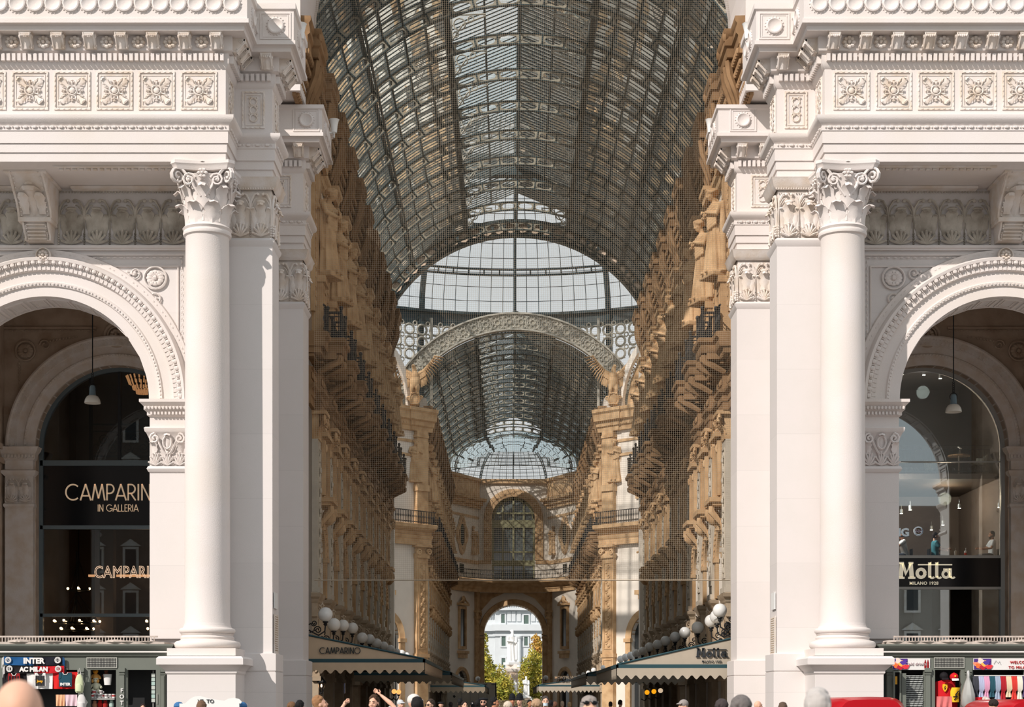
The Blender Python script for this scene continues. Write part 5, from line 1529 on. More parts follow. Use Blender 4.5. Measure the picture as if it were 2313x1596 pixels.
def chandelier(x, y, z, r, tiers, label, cat_lab='chandelier', ztop=None):
    t = thing('chandelier', label, 'chandelier', (x, y, z), 'chandeliers in the bar')
    mb = MB(); mb.tube([(x, y, z+.2), (x, y, ztop or z+3)], .025, 4)
    for (rr, dz, n) in tiers:
        mb.ring((0, 0, 0), rr, .03, 20, 4, T(x, y, z+dz) @ RX(pi/2))
        for k in range(3): a = 2*pi*k/3; mb.tube([(x+rr*cos(a), y+rr*sin(a), z+dz), (x, y, z+dz+1.2)], .02, 4)
    obj('ring_frame', mb, BLACK, t)
    for (rr, dz, n) in tiers:
        for k in range(n):
            a = 2*pi*k/n+.2; b = MB(); b.ball((x+rr*cos(a), y+rr*sin(a), z+dz+.08), .05, nu=6, nv=4); obj('bulb', b, BULB, t)
    return t
yy = YG+1.6
chandelier(xc(173, yy), yy, zc(1424, yy), .62, ((.85, .28, 9), (.62, 0, 7)), 'large ring chandelier of small warm bulbs low in the left window')
chandelier(xc(173, yy+.6), yy+.9, zc(1330, yy), .3, ((.40, .0, 4),), 'small ring of warm bulbs above the large chandelier')
chandelier(xc(352, yy), yy, zc(1424, yy), .4, ((.42, .28, 5), (.3, 0, 4)), 'ring chandelier at the right edge of the left window')
# golden hanging lamp high up
yy = YG+2.5
t = thing('tiered_lamp', 'amber glass tiered ceiling lamp high in the left arch window', 'lamp', (xc(322, yy), yy, zc(880, yy)))
AMBER = material('amber_glass', (0.5, 0.25, 0.10), 0.3, emit=(1.0, 0.45, 0.18), estr=0.5)
mb = MB()
for k, (r, yp) in enumerate(((.62, 850), (.55, 860), (.38, 872), (.24, 881))):
    z = zc(yp, yy)
    for i in range(20): a = 2*pi*i/20; mb.tube([(xc(322, yy)+r*cos(a), yy+r*sin(a), z), (xc(322, yy)+r*.9*cos(a), yy+r*.9*sin(a), z-.14)], .03, 4)
obj('glass_tier', mb, AMBER, t)
mb = MB(); mb.tube([(xc(322, yy), yy, zc(881, yy)), (xc(322, yy), yy, 14.5)], .03, 4); mb.lathe([(.3, 0), (.35, .05), (.1, .12)], (xc(322, yy), yy, zc(846, yy)), 12); obj('stem', mb, BLACK, t)
# indoor balcony with scrolled railing
t = thing('indoor_railing', 'black scrolled iron railing behind the upper pane of the left window', 'railing', (xc(275, YG+.6), YG+.6, zc(1035, YG)))
mb = MB(); yr = YG+.6; xa, xb = xc(205, yr), xc(352, yr)
for yp in (958, 974, 1030): mb.box(xa, xb, yr-.03, yr+.03, zc(yp, yr)-.03, zc(yp, yr)+.03)
mb.box(xa, xb, yr-.02, yr+.6, zc(1040, yr)-.06, zc(1040, yr))
for q in range(4):
    x = xa+.35+.58*q; z = zc(1002, yr)
    for sg_ in (-1, 1):
        mb.tube([(p[0], yr, p[2]) for p in spiral((x+sg_*.12, 0, z+.15*sg_), .22, 1.6, 16, sgn=sg_)], .018, 4)
    mb.ring((x, yr, z), .10, .016, 10, 3)
obj('scrollwork', mb, BLACK, t)
mb = MB(); mb.box(-17.7, -11.8, YG+.1, YG+2.2, zc(1046, YG)-.12, zc(1046, YG)-.02); struct('trim_1', mb, ROOM)

# right shop ------------------------------------------------------------
wr = shopfront(1)
xR0, xR1 = 11.8, 17.7
mb = MB()
for yp, h in ((1257, .05), (1328, .05), (1043, .02)): mb.box(xR0, xR1, YG-.08, YG+.04, zc(yp, YG)-h, zc(yp, YG)+h)
obj('transom', mb, FRAMEPALE, wr)
mb = MB(); mb.box(xR0, xR1, YG-.04, YG-.01, zc(1325, YG), zc(1260, YG)); sg = obj('sign_panel', mb, SIGNBLACK, wr)
mb = MB(); hh = .64; motta_word(mb, .62, xc(2027, YG), zc(1307, YG), YG-.08, YG-.045); obj('sign_lettering', mb, CREAMTXT, sg, label='cream slab lettering')
put_text('sign_lettering', 'MILANO 1928', .16, CREAMTXT, (xc(2086, YG), YG-.06, zc(1320, YG)), sg, bold=.003, space=1.12)
room('wall_right_restaurant', 11.2, 18.2, YG+.7, YG+8, 3.0, 14.6, ROOM2, 'dim restaurant room behind the right arch window')
mb = MB(); mb.box(11.3, 18.1, YG+.3, YG+7.8, 6.15, 6.35); mb.box(11.3, 18.1, YG+2.2, YG+7.8, 10.15, 10.35)
struct('trim_2', mb, ROOM)
mb = MB(); mb.box(11.3, 18.1, YG+1.2, YG+1.3, 3.2, 5.9); o = obj('back_panel', mb, BROWNPANEL); tag(o, 'brown panelled partition behind the lowest pane of the right window', 'partition')
mb = MB(); mb.box(14.65, 15.35, YG+1.0, YG+1.15, 3.2, 5.9); o = obj('pale_curtain', mb, CREAM); tag(o, 'pale strip of curtain in the lowest pane of the right window', 'curtain')
# inner signs
t = thing('restaurant_sign', 'white block letter sign inside the right window', 'sign', (xc(2060, YG+.4), YG+.4, zc(1212, YG)))
me = text_mesh('sign_letters', 'BURGER KING', .41, WHITETXT, align='RIGHT', bold=.014)
o = bpy.data.objects.new('sign_letters', me); COL.objects.link(o); o.parent = t; o.location = Vector((xc(2054, YG+.4), YG+.4, zc(1210, YG+.4)))-Vector(t.location)
mb = MB(); mb.tube([(xc(1930, YG+.4), YG+.42, zc(1211, YG+.4)), (xc(2055, YG+.4), YG+.42, zc(1211, YG+.4))], .015, 4); obj('rail', mb, BLACK, t)
ORANGE = material('orange_bun', (0.85, 0.38, 0.06), 0.5); LOGORED = material('red_logo_letters', (0.55, 0.05, 0.03), 0.5); LOGOBLUE = material('blue_logo_arc', (0.03, 0.08, 0.3), 0.5)
t = thing('round_sign', 'round white burger logo sign inside the right window', 'sign', (xc(2074, YG+.4), YG+.4, zc(1199, YG+.4)))
c = (xc(2074, YG+.4), YG+.4, zc(1199, YG+.4))
mb = MB(); mb.lathe([(0.01, 0), (.175, 0), (.175, .03), (.01, .03)], (0, 0, 0), 28, T(*c) @ RX(pi/2)); obj('disc', mb, WHITETXT, t)
mb = MB()
mb.prism([(c[0]+.10*cos(a)*1.1, c[2]+.055+.065*sin(a)) for a in [pi*i/10 for i in range(11)]], c[1]-.045, c[1]-.035)
mb.prism([(c[0]+.10*cos(a)*1.1, c[2]-.055+.05*sin(a)) for a in [-pi+pi*i/10 for i in range(11)]], c[1]-.045, c[1]-.035); obj('bun', mb, ORANGE, t)
mb = MB(); stroke(mb, [(c[0]+.155*cos(a), c[2]+.155*sin(a)) for a in [radians(-140+i*12) for i in range(16)]], .018, c[1]-.045, c[1]-.035); obj('blue_arc', mb, LOGOBLUE, t)
put_text('logo_letters', 'BURGER', .065, LOGORED, (c[0], c[1]-.05, c[2]+.005), t, bold=.003)
put_text('logo_letters', 'KING', .085, LOGORED, (c[0], c[1]-.05, c[2]-.055), t, bold=.003)
# dining furniture, lower floor (z 6.1) and upper floor (z 10.35)
SHELLW = material('white_shell_plastic', (0.55, 0.55, 0.47), 0.5); STEEL = material('brushed_steel', (0.5, 0.42, 0.32), 0.3, metal=0.8)
PAPER = material('paper_cup', (0.85, 0.83, 0.8), 0.6); REDP = material('red_print', (0.6, 0.06, 0.04), 0.5)
def table(x, y, z, rx, ry, h, label, rnd=True):
    t = thing('dining_table', label, 'table', (x, y, z))
    mb = MB()
    if rnd: mb.lathe([(.01, h-.05), (rx, h-.05), (rx, h), (.01, h)], (x, y, z), 24)
    else: mb.box(x-rx, x+rx, y-ry, y+ry, z+h-.05, z+h)
    obj('table_top', mb, WOOD, t)
    mb = MB(); mb.lathe([(.28, 0), (.28, .03), (.04, .06), (.035, h-.05)], (x, y, z), 12); obj('pedestal_leg', mb, STEEL, t)
    return t
yu = YG+2.9
table(xc(2166, yu), yu, 10.35, .42, .4, .80, 'small round wooden table on the upper floor behind the right window')
def tub_chair(x, y, z, face, label):
    t = thing('tub_chair', label, 'chair', (x, y, z), 'dining chairs behind the right window')
    mb = MB(); rows = []
    for j in range(5):
        f = j/4; rows.append([(x + (.28+.06*f)*cos(face+pi+(a-.5)*4.2), y+(.26+.05*f)*sin(face+pi+(a-.5)*4.2), z+.45+(.38 if .25 < a < .75 else .22)*f) for a in [i/12 for i in range(13)]])
    mb.grid(rows, None, (0, 0, 0)); mb.grid([[(p[0]*.97+x*.03, p[1]*.97+y*.03, p[2]) for p in r] for r in rows])
    mb.lathe([(.02, .42), (.28, .44), (.28, .48), (.02, .5)], (x, y, z), 16); obj('seat_shell', mb, SHELLW, t)
    for k in range(4):
        a = pi/4+k*pi/2; m2 = MB(); m2.tube([(x+.18*cos(a), y+.18*sin(a), z+.44), (x+.26*cos(a), y+.26*sin(a), z)], .014, 5); obj('leg', m2, BLACK, t)
    return t
tub_chair(xc(2214, yu), yu+.2, 10.35, pi, 'white shell chair on the upper floor behind the right window')
tub_chair(xc(2105, yu+1.6), yu+1.6, 10.35, 0, 'white shell chair at the back left of the upper floor')
t = thing('flower_vase', 'small vase on the round table upstairs', 'vase', (xc(2168, yu), yu, 11.15))
mb = MB(); mb.lathe([(.03, 0), (.05, .08), (.025, .18), (.035, .22)], (xc(2168, yu), yu, 11.15), 12); obj('vase_body', mb, PAPER, t)
mb = MB(); [mb.ball((xc(2168, yu)+.05*cos(i), yu+.05*sin(i*2), 11.40+.02*i), .04, nu=6, nv=4) for i in range(4)]; obj('flowers', mb, CREAM, t)
t = thing('indoor_railing', 'thin black wire railing of the upper floor behind the right window', 'railing', (14.7, YG+2.1, 10.35))
mb = MB(); yr = YG+2.1
for z in (10.42, 11.25, 11.40): mb.box(11.8, 17.8, yr-.012, yr+.012, z-.012, z+.012)
for i in range(31): x = 11.8+.2*i; mb.box(x-.007, x+.007, yr-.007, yr+.007, 10.35, 11.25); mb.tube([(x, yr, 11.25), (x+.1, yr, 11.40), (x+.2, yr, 11.25)], .007, 3); mb.ring((x, yr, 10.50), .07, .008, 8, 3)
obj('wire_bars', mb, BLACK, t)
yd = YG+1.2
table(xc(2168, yd), yd, 6.35, .72, .3, .76, 'long wooden table between two diners in the right window', False)
table(xc(2018, yd), yd, 6.35, .42, .3, .76, 'wooden table in front of the man leaning on his hand', False)
for xp, lb in ((2158, 'white paper cup with a straw on the left of the long table'), (2181, 'white paper cup with a red mark on the right of the long table')):
    x = xc(xp, yd); t = thing('paper_cup', lb, 'cup', (x, yd, 7.11), None)
    mb = MB(); mb.lathe([(.035, 0), (.05, .19), (.053, .20), (.04, .21), (.01, .215)], (x, yd, 7.11), 14); obj('cup', mb, PAPER, t)
    mb = MB(); mb.tube([(x, yd, 7.29), (x+.01, yd, 7.43)], .008, 5); obj('straw', mb, PAPER, t)
    if xp > 2170: mb = MB(); mb.lathe([(.043, .05), (.047, .13)], (x, yd, 7.11), 14, cap=False); obj('printed_band', mb, REDP, t)
SPOT = material('spot_lamp_glow', (1, .9, .7), 0.4, emit=(1.0, 0.85, 0.65), estr=8.0)
for xp, yp, dd, lb in ((2038, 846, 3, 'left of the row under the arch'), (2087, 847, 3, 'middle of the row under the arch'), (2124, 855, 3, 'right of the row under the arch'), (2056, 1152, 2, 'over the seated man'), (2036, 1160, 4, 'behind the letters'), (2130, 1186, 4, 'over the woman'), (2167, 1148, 2, 'over the long table'), (2257, 1146, 2, 'at the right edge of the window'), (2104, 1197, 6, 'low at the back')):
    y = YG+dd; x, z = xc(xp, y), zc(yp, y)
    t = thing('spot_lamp', f'small ceiling spot lamp {lb} in the right window', 'lamp', (x, y, z), 'spot lamps in the right window')
    mb = MB(); mb.lathe([(.06, .18), (.065, .02), (.055, .02)], (x, y, z), 12); mb.tube([(x, y, z+.18), (x, y, z+(.35 if z < 10 else 14.6-z))], .008, 4); obj('housing', mb, FRAMEPALE, t)
    mb = MB(); mb.lathe([(.001, .015), (.06, .0), (.06, .02)], (x, y, z), 12); obj('lens', mb, SPOT, t)
# glow lamps of the two rooms, plus an added fill light brightening the diners
for nm, lx, ly, lz, e, c in (('restaurant_lamp', 16.6, YG+4, 9.6, 160, (1, .75, .5)), ('bar_lamp', -14.8, YG+4.6, 6.4, 18, (1, .55, .3)), ('restaurant_upper_lamp', 15.5, YG+3, 13.6, 30, (1, .85, .7)), ('window_seat_lamp', 13.6, YG+1.2, 9.4, 800, (1, .92, .82))):
    L_ = bpy.data.lights.new(nm, 'POINT'); L_.energy = e; L_.color = c; L_.shadow_soft_size = .25
    lo = bpy.data.objects.new(nm, L_); lo.location = (lx, ly, lz); COL.objects.link(lo)
# ---------------------------------------------------------------- awnings, globe lamps
AWN_L = material('beige_canvas', (0.60, 0.45, 0.31), 0.85, 0.06, 3)
AWN_R = material('taupe_canvas', (0.46, 0.40, 0.32), 0.85, 0.06, 3)
AWN_D = material('olive_canvas', (0.26, 0.21, 0.15), 0.85, 0.08, 3)
TEAL = material('dark_teal_trim', (0.025, 0.07, 0.085), 0.5)
GLOBE = material('milk_glass_globe', (0.80, 0.80, 0.78), 0.15, spec=0.5)
GLOBE_G = material('shaded_milk_glass_globe', (0.34, 0.38, 0.38), 0.2, spec=0.5)

def valance(mb, p0, p1, ztop, h, n, thick=.015):
    """scalloped hanging strip from p0 to p1 in plan"""
    a, b = Vector(p0), Vector(p1); d = b-a; L = d.length; N = n*8
    nn = Vector((d.y, -d.x)).normalized()*thick; vs = []; fs = []
    for i in range(N+1):
        t = i/N; c = a + d*t; zz = ztop - h + h*.34*(0.5+0.5*cos(2*pi*n*t))
        for q in (0, 1): vs += [(c.x+nn.x*q, c.y+nn.y*q, ztop), (c.x+nn.x*q, c.y+nn.y*q, zz)]
    for i in range(N):
        o = i*4; fs += [(o, o+1, o+5, o+4), (o+2, o+6, o+7, o+3), (o+1, o+3, o+7, o+5), (o, o+4, o+6, o+2)]
    mb.add(vs, fs)

def awning(sd, y0, y1, xw, xf, zt, zf, mat, label, vh=.42, n0=14, n1=24, text=None, mat2=None, group=None):
    t = thing('awning', label, 'awning', (sd*xw, y0, zf), group)
    mb = MB(sd)
    A = [(xw, y0, zt), (xf, y0, zf), (xf, y1, zf), (xw, y1, zt)]
    mb.add(A + [(p[0], p[1], p[2]-.03) for p in A], [(0, 1, 2, 3), (7, 6, 5, 4)])
    mb.add([(xw, y0, zt), (xf, y0, zf), (xw, y0, zf), (xw, y0+.02, zt), (xf, y0+.02, zf), (xw, y0+.02, zf)], [(0, 2, 1), (3, 4, 5), (0, 1, 4, 3)])
    obj('canvas', mb, mat, t, smooth=False)
    mb = MB(sd); mb.box(xf-.04, xw, y0-.05, y0+.05, zf-.13, zf); mb.box(xf-.05, xf+.05, y0-.05, y1, zf-.13, zf)
    mb.tube([(xf, y0-.02, zf), (xw, y0-.02, zt)], .035, 5); obj('frame_bar', mb, TEAL, t)
    mb = MB(sd); valance(mb, (xf, y0-.03), (xw, y0-.03), zf-.12, vh, n0); valance(mb, (xf-.03, y0), (xf-.03, y1), zf-.12, vh, n1); obj('valance', mb, mat2 or mat, t)
    mb = MB(sd)
    for yy in (y0+.6, (y0+y1)/2, y1-.6): mb.tube([(xw, yy, zf-.2), (xf, yy, zf-.08)], .03, 4)
    obj('support_arm', mb, TEAL, t)
    return t
g = 'awnings along the gallery'
aw = awning(-1, 61.2, 77, 7.85, 3.55, 4.10, 3.22, AWN_L, 'beige scalloped awning with dark shop name at the left of the gallery mouth', n0=12, n1=44, group=g)
mb = MB(); deco_text(mb, 'CAMPARINO', .235, .024, xc(722, 61.15), zc(1476, 61.15), 61.13, 61.17, sp=.03); obj('awning_lettering', mb, DARKTXT, aw, label='dark thin lettering')
aw = awning(1, 61.2, 75, 7.85, 3.45, 4.02, 3.02, AWN_R, 'taupe scalloped awning with heavy slab lettering at the right of the gallery mouth', n0=13, n1=40, group=g)
mb = MB(); motta_word(mb, .345, xc(1572, 61.15), zc(1484, 61.15), 61.13, 61.17); obj('awning_lettering', mb, DARKTXT, aw, label='dark heavy lettering')
put_text('awning_lettering', 'MILANO 1928', .10, DARKTXT, (xc(1608, 61.1), 61.15, zc(1495, 61.1)), aw, bold=.002, space=1.2)
aw = awning(-1, 79.5, 100, 7.85, 3.2, 3.9, 3.05, AWN_D, 'dark olive awning behind the beige one on the left', n0=14, n1=50, group=g)
put_text('awning_lettering', 'dal 1880', .42, DARKTXT, (-5.6, 79.4, 3.1), aw)
aw = awning(1, 79.5, 99, 7.85, 3.2, 3.9, 3.0, AWN_D, 'dark olive awning behind the lettered one on the right', n0=14, n1=50, mat2=AWN_R, group=g)
aw = awning(-1, 136, 160, 7.15, 2.4, 3.7, 3.0, AWN_D, 'far dark awning on the left before the pale hoarding', vh=.5, n0=12, n1=40, group=g)
aw = awning(1, 137, 165, 7.15, 1.9, 3.75, 3.05, AWN_R, 'far tan awning with script lettering on the right', vh=.5, n0=16, n1=40, group=g)
put_text('awning_lettering', 'il Salotto', .62, DARKTXT, (4.4, 136.9, 3.3), aw, shear=.4)

def globe_lamp(sd, x, y, z, r, label, mat=GLOBE, grp=None):
    X = sd*x
    t = thing('globe_lamp', label, 'lamp', (X, y, z), grp)
    mb = MB(); mb.ball((X, y, z), r, nu=24, nv=14); obj('globe', mb, mat, t)
    mb = MB(); mb.lathe([(.03, -r-.16), (.08, -r-.10), (.05, -r-.06), (.11, -r-.02), (.09, -r+.04)], (X, y, z), 12); obj('collar', mb, BLACK, t)
    mb = MB(sd); mb.tube([(x, y, z-r-.12), (x+.02, y, z-r-.35), (x+.25, y, z-r-.5), (x+.55, y, z-r-.35), (7.8, y, z-r-.3)], .03, 5)
    for q, (dx, dz) in enumerate(((.28, -.30), (.42, -.05), (.12, -.62))):
        mb.tube([(x+dx+p[0], y, z-r+dz+p[2]) for p in spiral((0, 0, 0), .15-.03*q, 1.6, 16, sgn=-1 if q % 2 else 1)], .022, 4)
        mb.tube([(x+dx+.5*.15, y, z-r+dz), (x+dx+.3, y, z-r+dz-.1)], .02, 4)
    obj('scroll_bracket', mb, BLACK, t)
    return t
ORD = ['nearest', 'second', 'third', 'fourth', 'fifth', 'sixth', 'seventh', 'eighth', 'ninth', 'tenth', 'eleventh', 'twelfth', 'thirteenth', 'fourteenth']
def globe_row(sd, pts, xm, grp, row, mats=None):
    for i, (px, py, rp) in enumerate(pts):
        z = None; X = sd*xm
        d = 3807*(X-CX)/(px-1150)
        d = max(d, 61.75+.0*i); z = zc(py, d)
        if i and abs(d-last) < .75: d = last + .8; z = zc(py, d)
        last = d
        globe_lamp(sd, xm, d, z, rp*d/3807, f'{ORD[i]} globe lamp from the entrance in the {row}', mats[i] if mats else GLOBE, grp)
globe_row(-1, [(717, 1387, 16.5), (754, 1410, 15), (775, 1412, 13.5), (796, 1418, 13), (818, 1440, 12.5), (835, 1443, 11.5), (851, 1452, 11), (867, 1458, 10), (882, 1465, 9.5), (896, 1472, 8.5), (908, 1475, 8), (919, 1480, 7.5)], 7.2, 'globe lamps over the left awning', 'left row above the beige awning')
globe_row(1, [(1664, 1378, 16), (1637.5, 1392, 16.5), (1606.5, 1402, 15), (1576, 1417, 14), (1547, 1428, 13), (1525, 1438, 12), (1503, 1447, 11.5), (1485, 1455, 11), (1467, 1461, 11), (1451, 1470, 10), (1437, 1475, 9.5), (1425, 1480, 9), (1413, 1484, 8.5), (1402, 1488, 8)], 7.25, 'globe lamps over the right awning', 'right row above the lettered awning', [GLOBE]*2 + [GLOBE]*12)
globe_row(-1, [(961, 1509, 7), (974, 1511, 6.5), (985, 1518, 6), (993, 1521, 5.5), (1001, 1524, 5.2), (1009, 1527, 5)], 6.2, 'globe lamps farther along the left', 'far left row behind the beige awning')
globe_row(1, [(1362, 1507, 5.5), (1341, 1513, 6), (1329, 1519, 5.5), (1318, 1523, 5.2), (1308, 1528, 5), (1299, 1532, 4.8), (1291, 1536, 4.5), (1286, 1538, 4.2)], 6.2, 'globe lamps farther along the right', 'far right row beside the script awning')

def gl(x, y, z, r, mat, label, bracket=True, grp=None):
    t = thing('globe_lamp', label, 'lamp', (x, y, z), grp)
    mb = MB(); mb.ball((x, y, z), r, nu=16, nv=10); obj('globe', mb, mat, t)
    mb = MB(); mb.tube([(x, y, z-r), (x, y, z-r-.15), (x-.1, y+.1, z-r-.28), (x-.25, y+.3, z-r-.2)], .025, 5); mb.lathe([(.04, -r-.08), (.08, -r)], (x, y, z), 8); obj('bracket', mb, BLACK, t)
gl(xc(1079, 183), 183, zc(1532, 183), .26, GLOBE, 'single globe lamp on the end wall left of the far arch')
gl(xc(1233, 183), 183, zc(1530, 183), .27, GLOBE, 'single globe lamp on the end wall right of the far arch')
AMB = material('amber_globe', (0.8, 0.45, 0.15), 0.3, emit=(1.0, 0.42, 0.12), estr=1.1)
AMB2 = material('orange_globe', (0.9, 0.45, 0.02), 0.3, emit=(1.0, 0.40, 0.01), estr=0.8)
PALEG = material('lit_pale_globe', (0.9, 0.75, 0.55), 0.3, emit=(1, .75, .5), estr=0.5)
for px, py, m, lb in ((890, 1561, AMB, 'left of two glowing amber globes under the left awning'), (900.5, 1562, AMB, 'right of two glowing amber globes under the left awning'), (1461.5, 1563, AMB2, 'orange globe, leftmost of three under the right awning'), (1477, 1561, AMB2, 'orange globe, middle of three under the right awning'), (1492, 1559, PALEG, 'pale lit globe, rightmost of three under the right awning')):
    d = 80; gl(xc(px, d), d, zc(py, d), 5.5*d/3807, m, lb, grp='small globes under the awnings')
# black lantern at the left
t = thing('lantern', 'black six-sided wall lantern with a small flame under the beige awning', 'lantern', (xc(726, 63), 63, zc(1548, 63)))
x, y, z = xc(726, 63), 63, zc(1548, 63)
mb = MB()
for k in range(6):
    a = 2*pi*k/6; b = 2*pi*(k+1)/6
    mb.tube([(x+.05*cos(a), y+.05*sin(a), z-.24), (x+.17*cos(a), y+.17*sin(a), z+.12), (x+.02*cos(a), y+.02*sin(a), z+.30)], .014, 4); mb.tube([(x+.17*cos(a), y+.17*sin(a), z+.12), (x+.17*cos(b), y+.17*sin(b), z+.12)], .018, 4)
mb.lathe([(.18, .12), (.16, .17), (.05, .30), (.02, .36)], (x, y, z), 6); mb.ball((x, y, z-.27), .04, nu=6, nv=4); mb.tube([(x, y, z-.27), (x-.5, y, z-.29), (-7.5, y, z-.29)], .018, 4); obj('cage', mb, BLACK, t)
mb = MB(); mb.ball((x, y, z+.0), .03, .03, .06, 8, 6); obj('flame', mb, BULB, t)

# ---------------------------------------------------------------- kiosks
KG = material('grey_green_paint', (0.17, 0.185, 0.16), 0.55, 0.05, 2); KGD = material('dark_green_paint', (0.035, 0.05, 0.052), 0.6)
GRILLE = material('pierced_grille', (0.42, 0.42, 0.38), 0.5); KWHITE = material('white_roof_felt', (0.62, 0.53, 0.47), 0.9, 0.3, 5, 0.4, 10)
KLIGHT = material('pale_metal_rim', (0.75, 0.73, 0.70), 0.4)
def c3(r, g, b): return tuple(((x/255)/12.92 if x < 10 else ((x/255+.055)/1.055)**2.4) for x in (r, g, b))
_cm = {}
def colour(r, g, b, rough=.8):
    k = (r, g, b)
    if k not in _cm: _cm[k] = material(f'cloth_{r:02x}{g:02x}{b:02x}', c3(r, g, b), rough)
    return _cm[k]
YK = 50.0
def kx(p, d=YK): return xc(p, d)
def kz(p, d=YK): return zc(p, d)
def kiosk(sd, xin, openings, grilles, label, posts):
    """openings = (x0, x1, kind) in photo pixels"""
    X0, X1 = (xin, 22) if sd > 0 else (-22, xin)
    t = thing('kiosk', label, 'kiosk', (sd*15, YK+.8, 0), 'newsstand kiosks before the arches')
    mb = MB(); zt, zl = kz(1481), kz(1512)
    xs = sorted([(kx(a), kx(b)) for a, b in openings])
    cur = X0
    for a, b in xs + [(X1, X1)]:
        if a > cur: mb.box(cur, a, YK, YK+.12, 0, zl)
        cur = max(cur, b)
    for a, b in xs: mb.box(a, b, YK, YK+.12, 0, .5)
    mb.box(X0, X1, YK, YK+.12, zl, zt); obj('front_panel', mb, KG, t)
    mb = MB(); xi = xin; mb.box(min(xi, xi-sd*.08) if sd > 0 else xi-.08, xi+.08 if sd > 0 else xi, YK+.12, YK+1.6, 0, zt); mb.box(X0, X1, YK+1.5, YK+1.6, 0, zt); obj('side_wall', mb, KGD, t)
    mb = MB(); mb.box(X0+.1, X1-.1, YK+.9, YK+.95, .3, zt); mb.box(X0+.1, X1-.1, YK+.12, YK+.95, .5, .55); obj('interior', mb, BLACK, t)
    Pp = [(xin, YK+1.6), (xin, YK), (22, YK)] if sd > 0 else [(-22, YK), (xin, YK), (xin, YK+1.6)]
    mb = MB(); mb.sweep([(-.2, 0+zt), (.06, zt), (.08, zt+.06), (.14, zt+.10), (.14, zt+.16), (.24, zt+.22), (.30, zt+.30), (.30, zt+.34), (-.3, zt+.36)], Pp); obj('roof_cornice', mb, KG, t)
    mb = MB(); mb.sweep([(.145, zt+.10), (.16, zt+.10), (.16, zt+.15), (.145, zt+.15)], Pp); obj('rim_strip', mb, KLIGHT, t)
    mb = MB()
    mb.box(X0, X1, YK-.1, YK+1.6, zt+.35, zt+.42)
    for i in range(int((X1-X0)/.5)): mb.ball((X0+.25+.5*i+.2*sin(i*3), YK+.1, zt+.43), .35, .3, .05+.03*sin(i*5), 8, 5)
    obj('roof_covering', mb, KWHITE, t)
    mb = MB(); zz = zt+.55
    mb.box(X0+.2, X1-.2, YK-.08, YK-.05, zz, zz+.05)
    for i in range(int((X1-X0-.4)/.09)): mb.box(X0+.2+.09*i, X0+.225+.09*i, YK-.075, YK-.06, zt+.42, zz)
    obj('pigeon_rail', mb, KWHITE, t, smooth=False)
    for a, b in grilles:
        xa, xb = kx(a), kx(b); mb = MB(); mb.box(xa, xb, YK-.02, YK, kz(1508), kz(1484)); m = obj('grille_backing', mb, BLACK, t)
        mb = MB(); frame(mb, xa, xb, kz(1508), kz(1484), YK-.02, .02, .02)
        for i in range(int((xb-xa)/.045)):
            for j in range(6): mb.box(xa+.045*i+.01, xa+.045*i+.038, YK-.035, YK-.02, kz(1507)+.05*j+.01, kz(1507)+.05*j+.035)
        obj('grille', mb, GRILLE, m, smooth=False)
    for p in posts:
        x = kx(p); mb = MB(); mb.box(x-.07, x+.07, YK-.07, YK, 0, kz(1517)); mb.box(x-.10, x+.10, YK-.11, YK, kz(1517), kz(1508)); mb.box(x-.09, x+.09, YK-.09, YK, kz(1523), kz(1520)); obj('pilaster', mb, KG, t)
    return t
KL = kiosk(-1, -10.68, [(8, 176), (204, 262), (288, 352)], [(196, 265)], 'grey green souvenir kiosk in front of the left arch', [184, 276, 369])
KR = kiosk(1, 10.72, [(2020, 2086), (2112, 2170), (2198, 2313)], [(2109, 2178)], 'grey green souvenir kiosk in front of the right arch', [2008, 2095, 2186])

def cloth_panel(nm, label, cat, px0, py0, px1, py1, mat, d=YK-.1, wave=.03, thick=.015, group=None, parent=None):
    x0, x1, z0, z1 = xc(px0, d), xc(px1, d), zc(py1, d), zc(py0, d)
    mb = MB(); rows = [[(x0+(x1-x0)*i/14, d+wave*sin(i*1.1+j*.4)*(.3+.7*j/5), z1+(z0-z1)*j/5) for i in range(15)] for j in range(6)]
    mb.grid(rows, None, (0, thick, 0))
    o = obj(nm, mb, mat, parent)
    if parent is None: tag(o, label, cat, group)
    return o
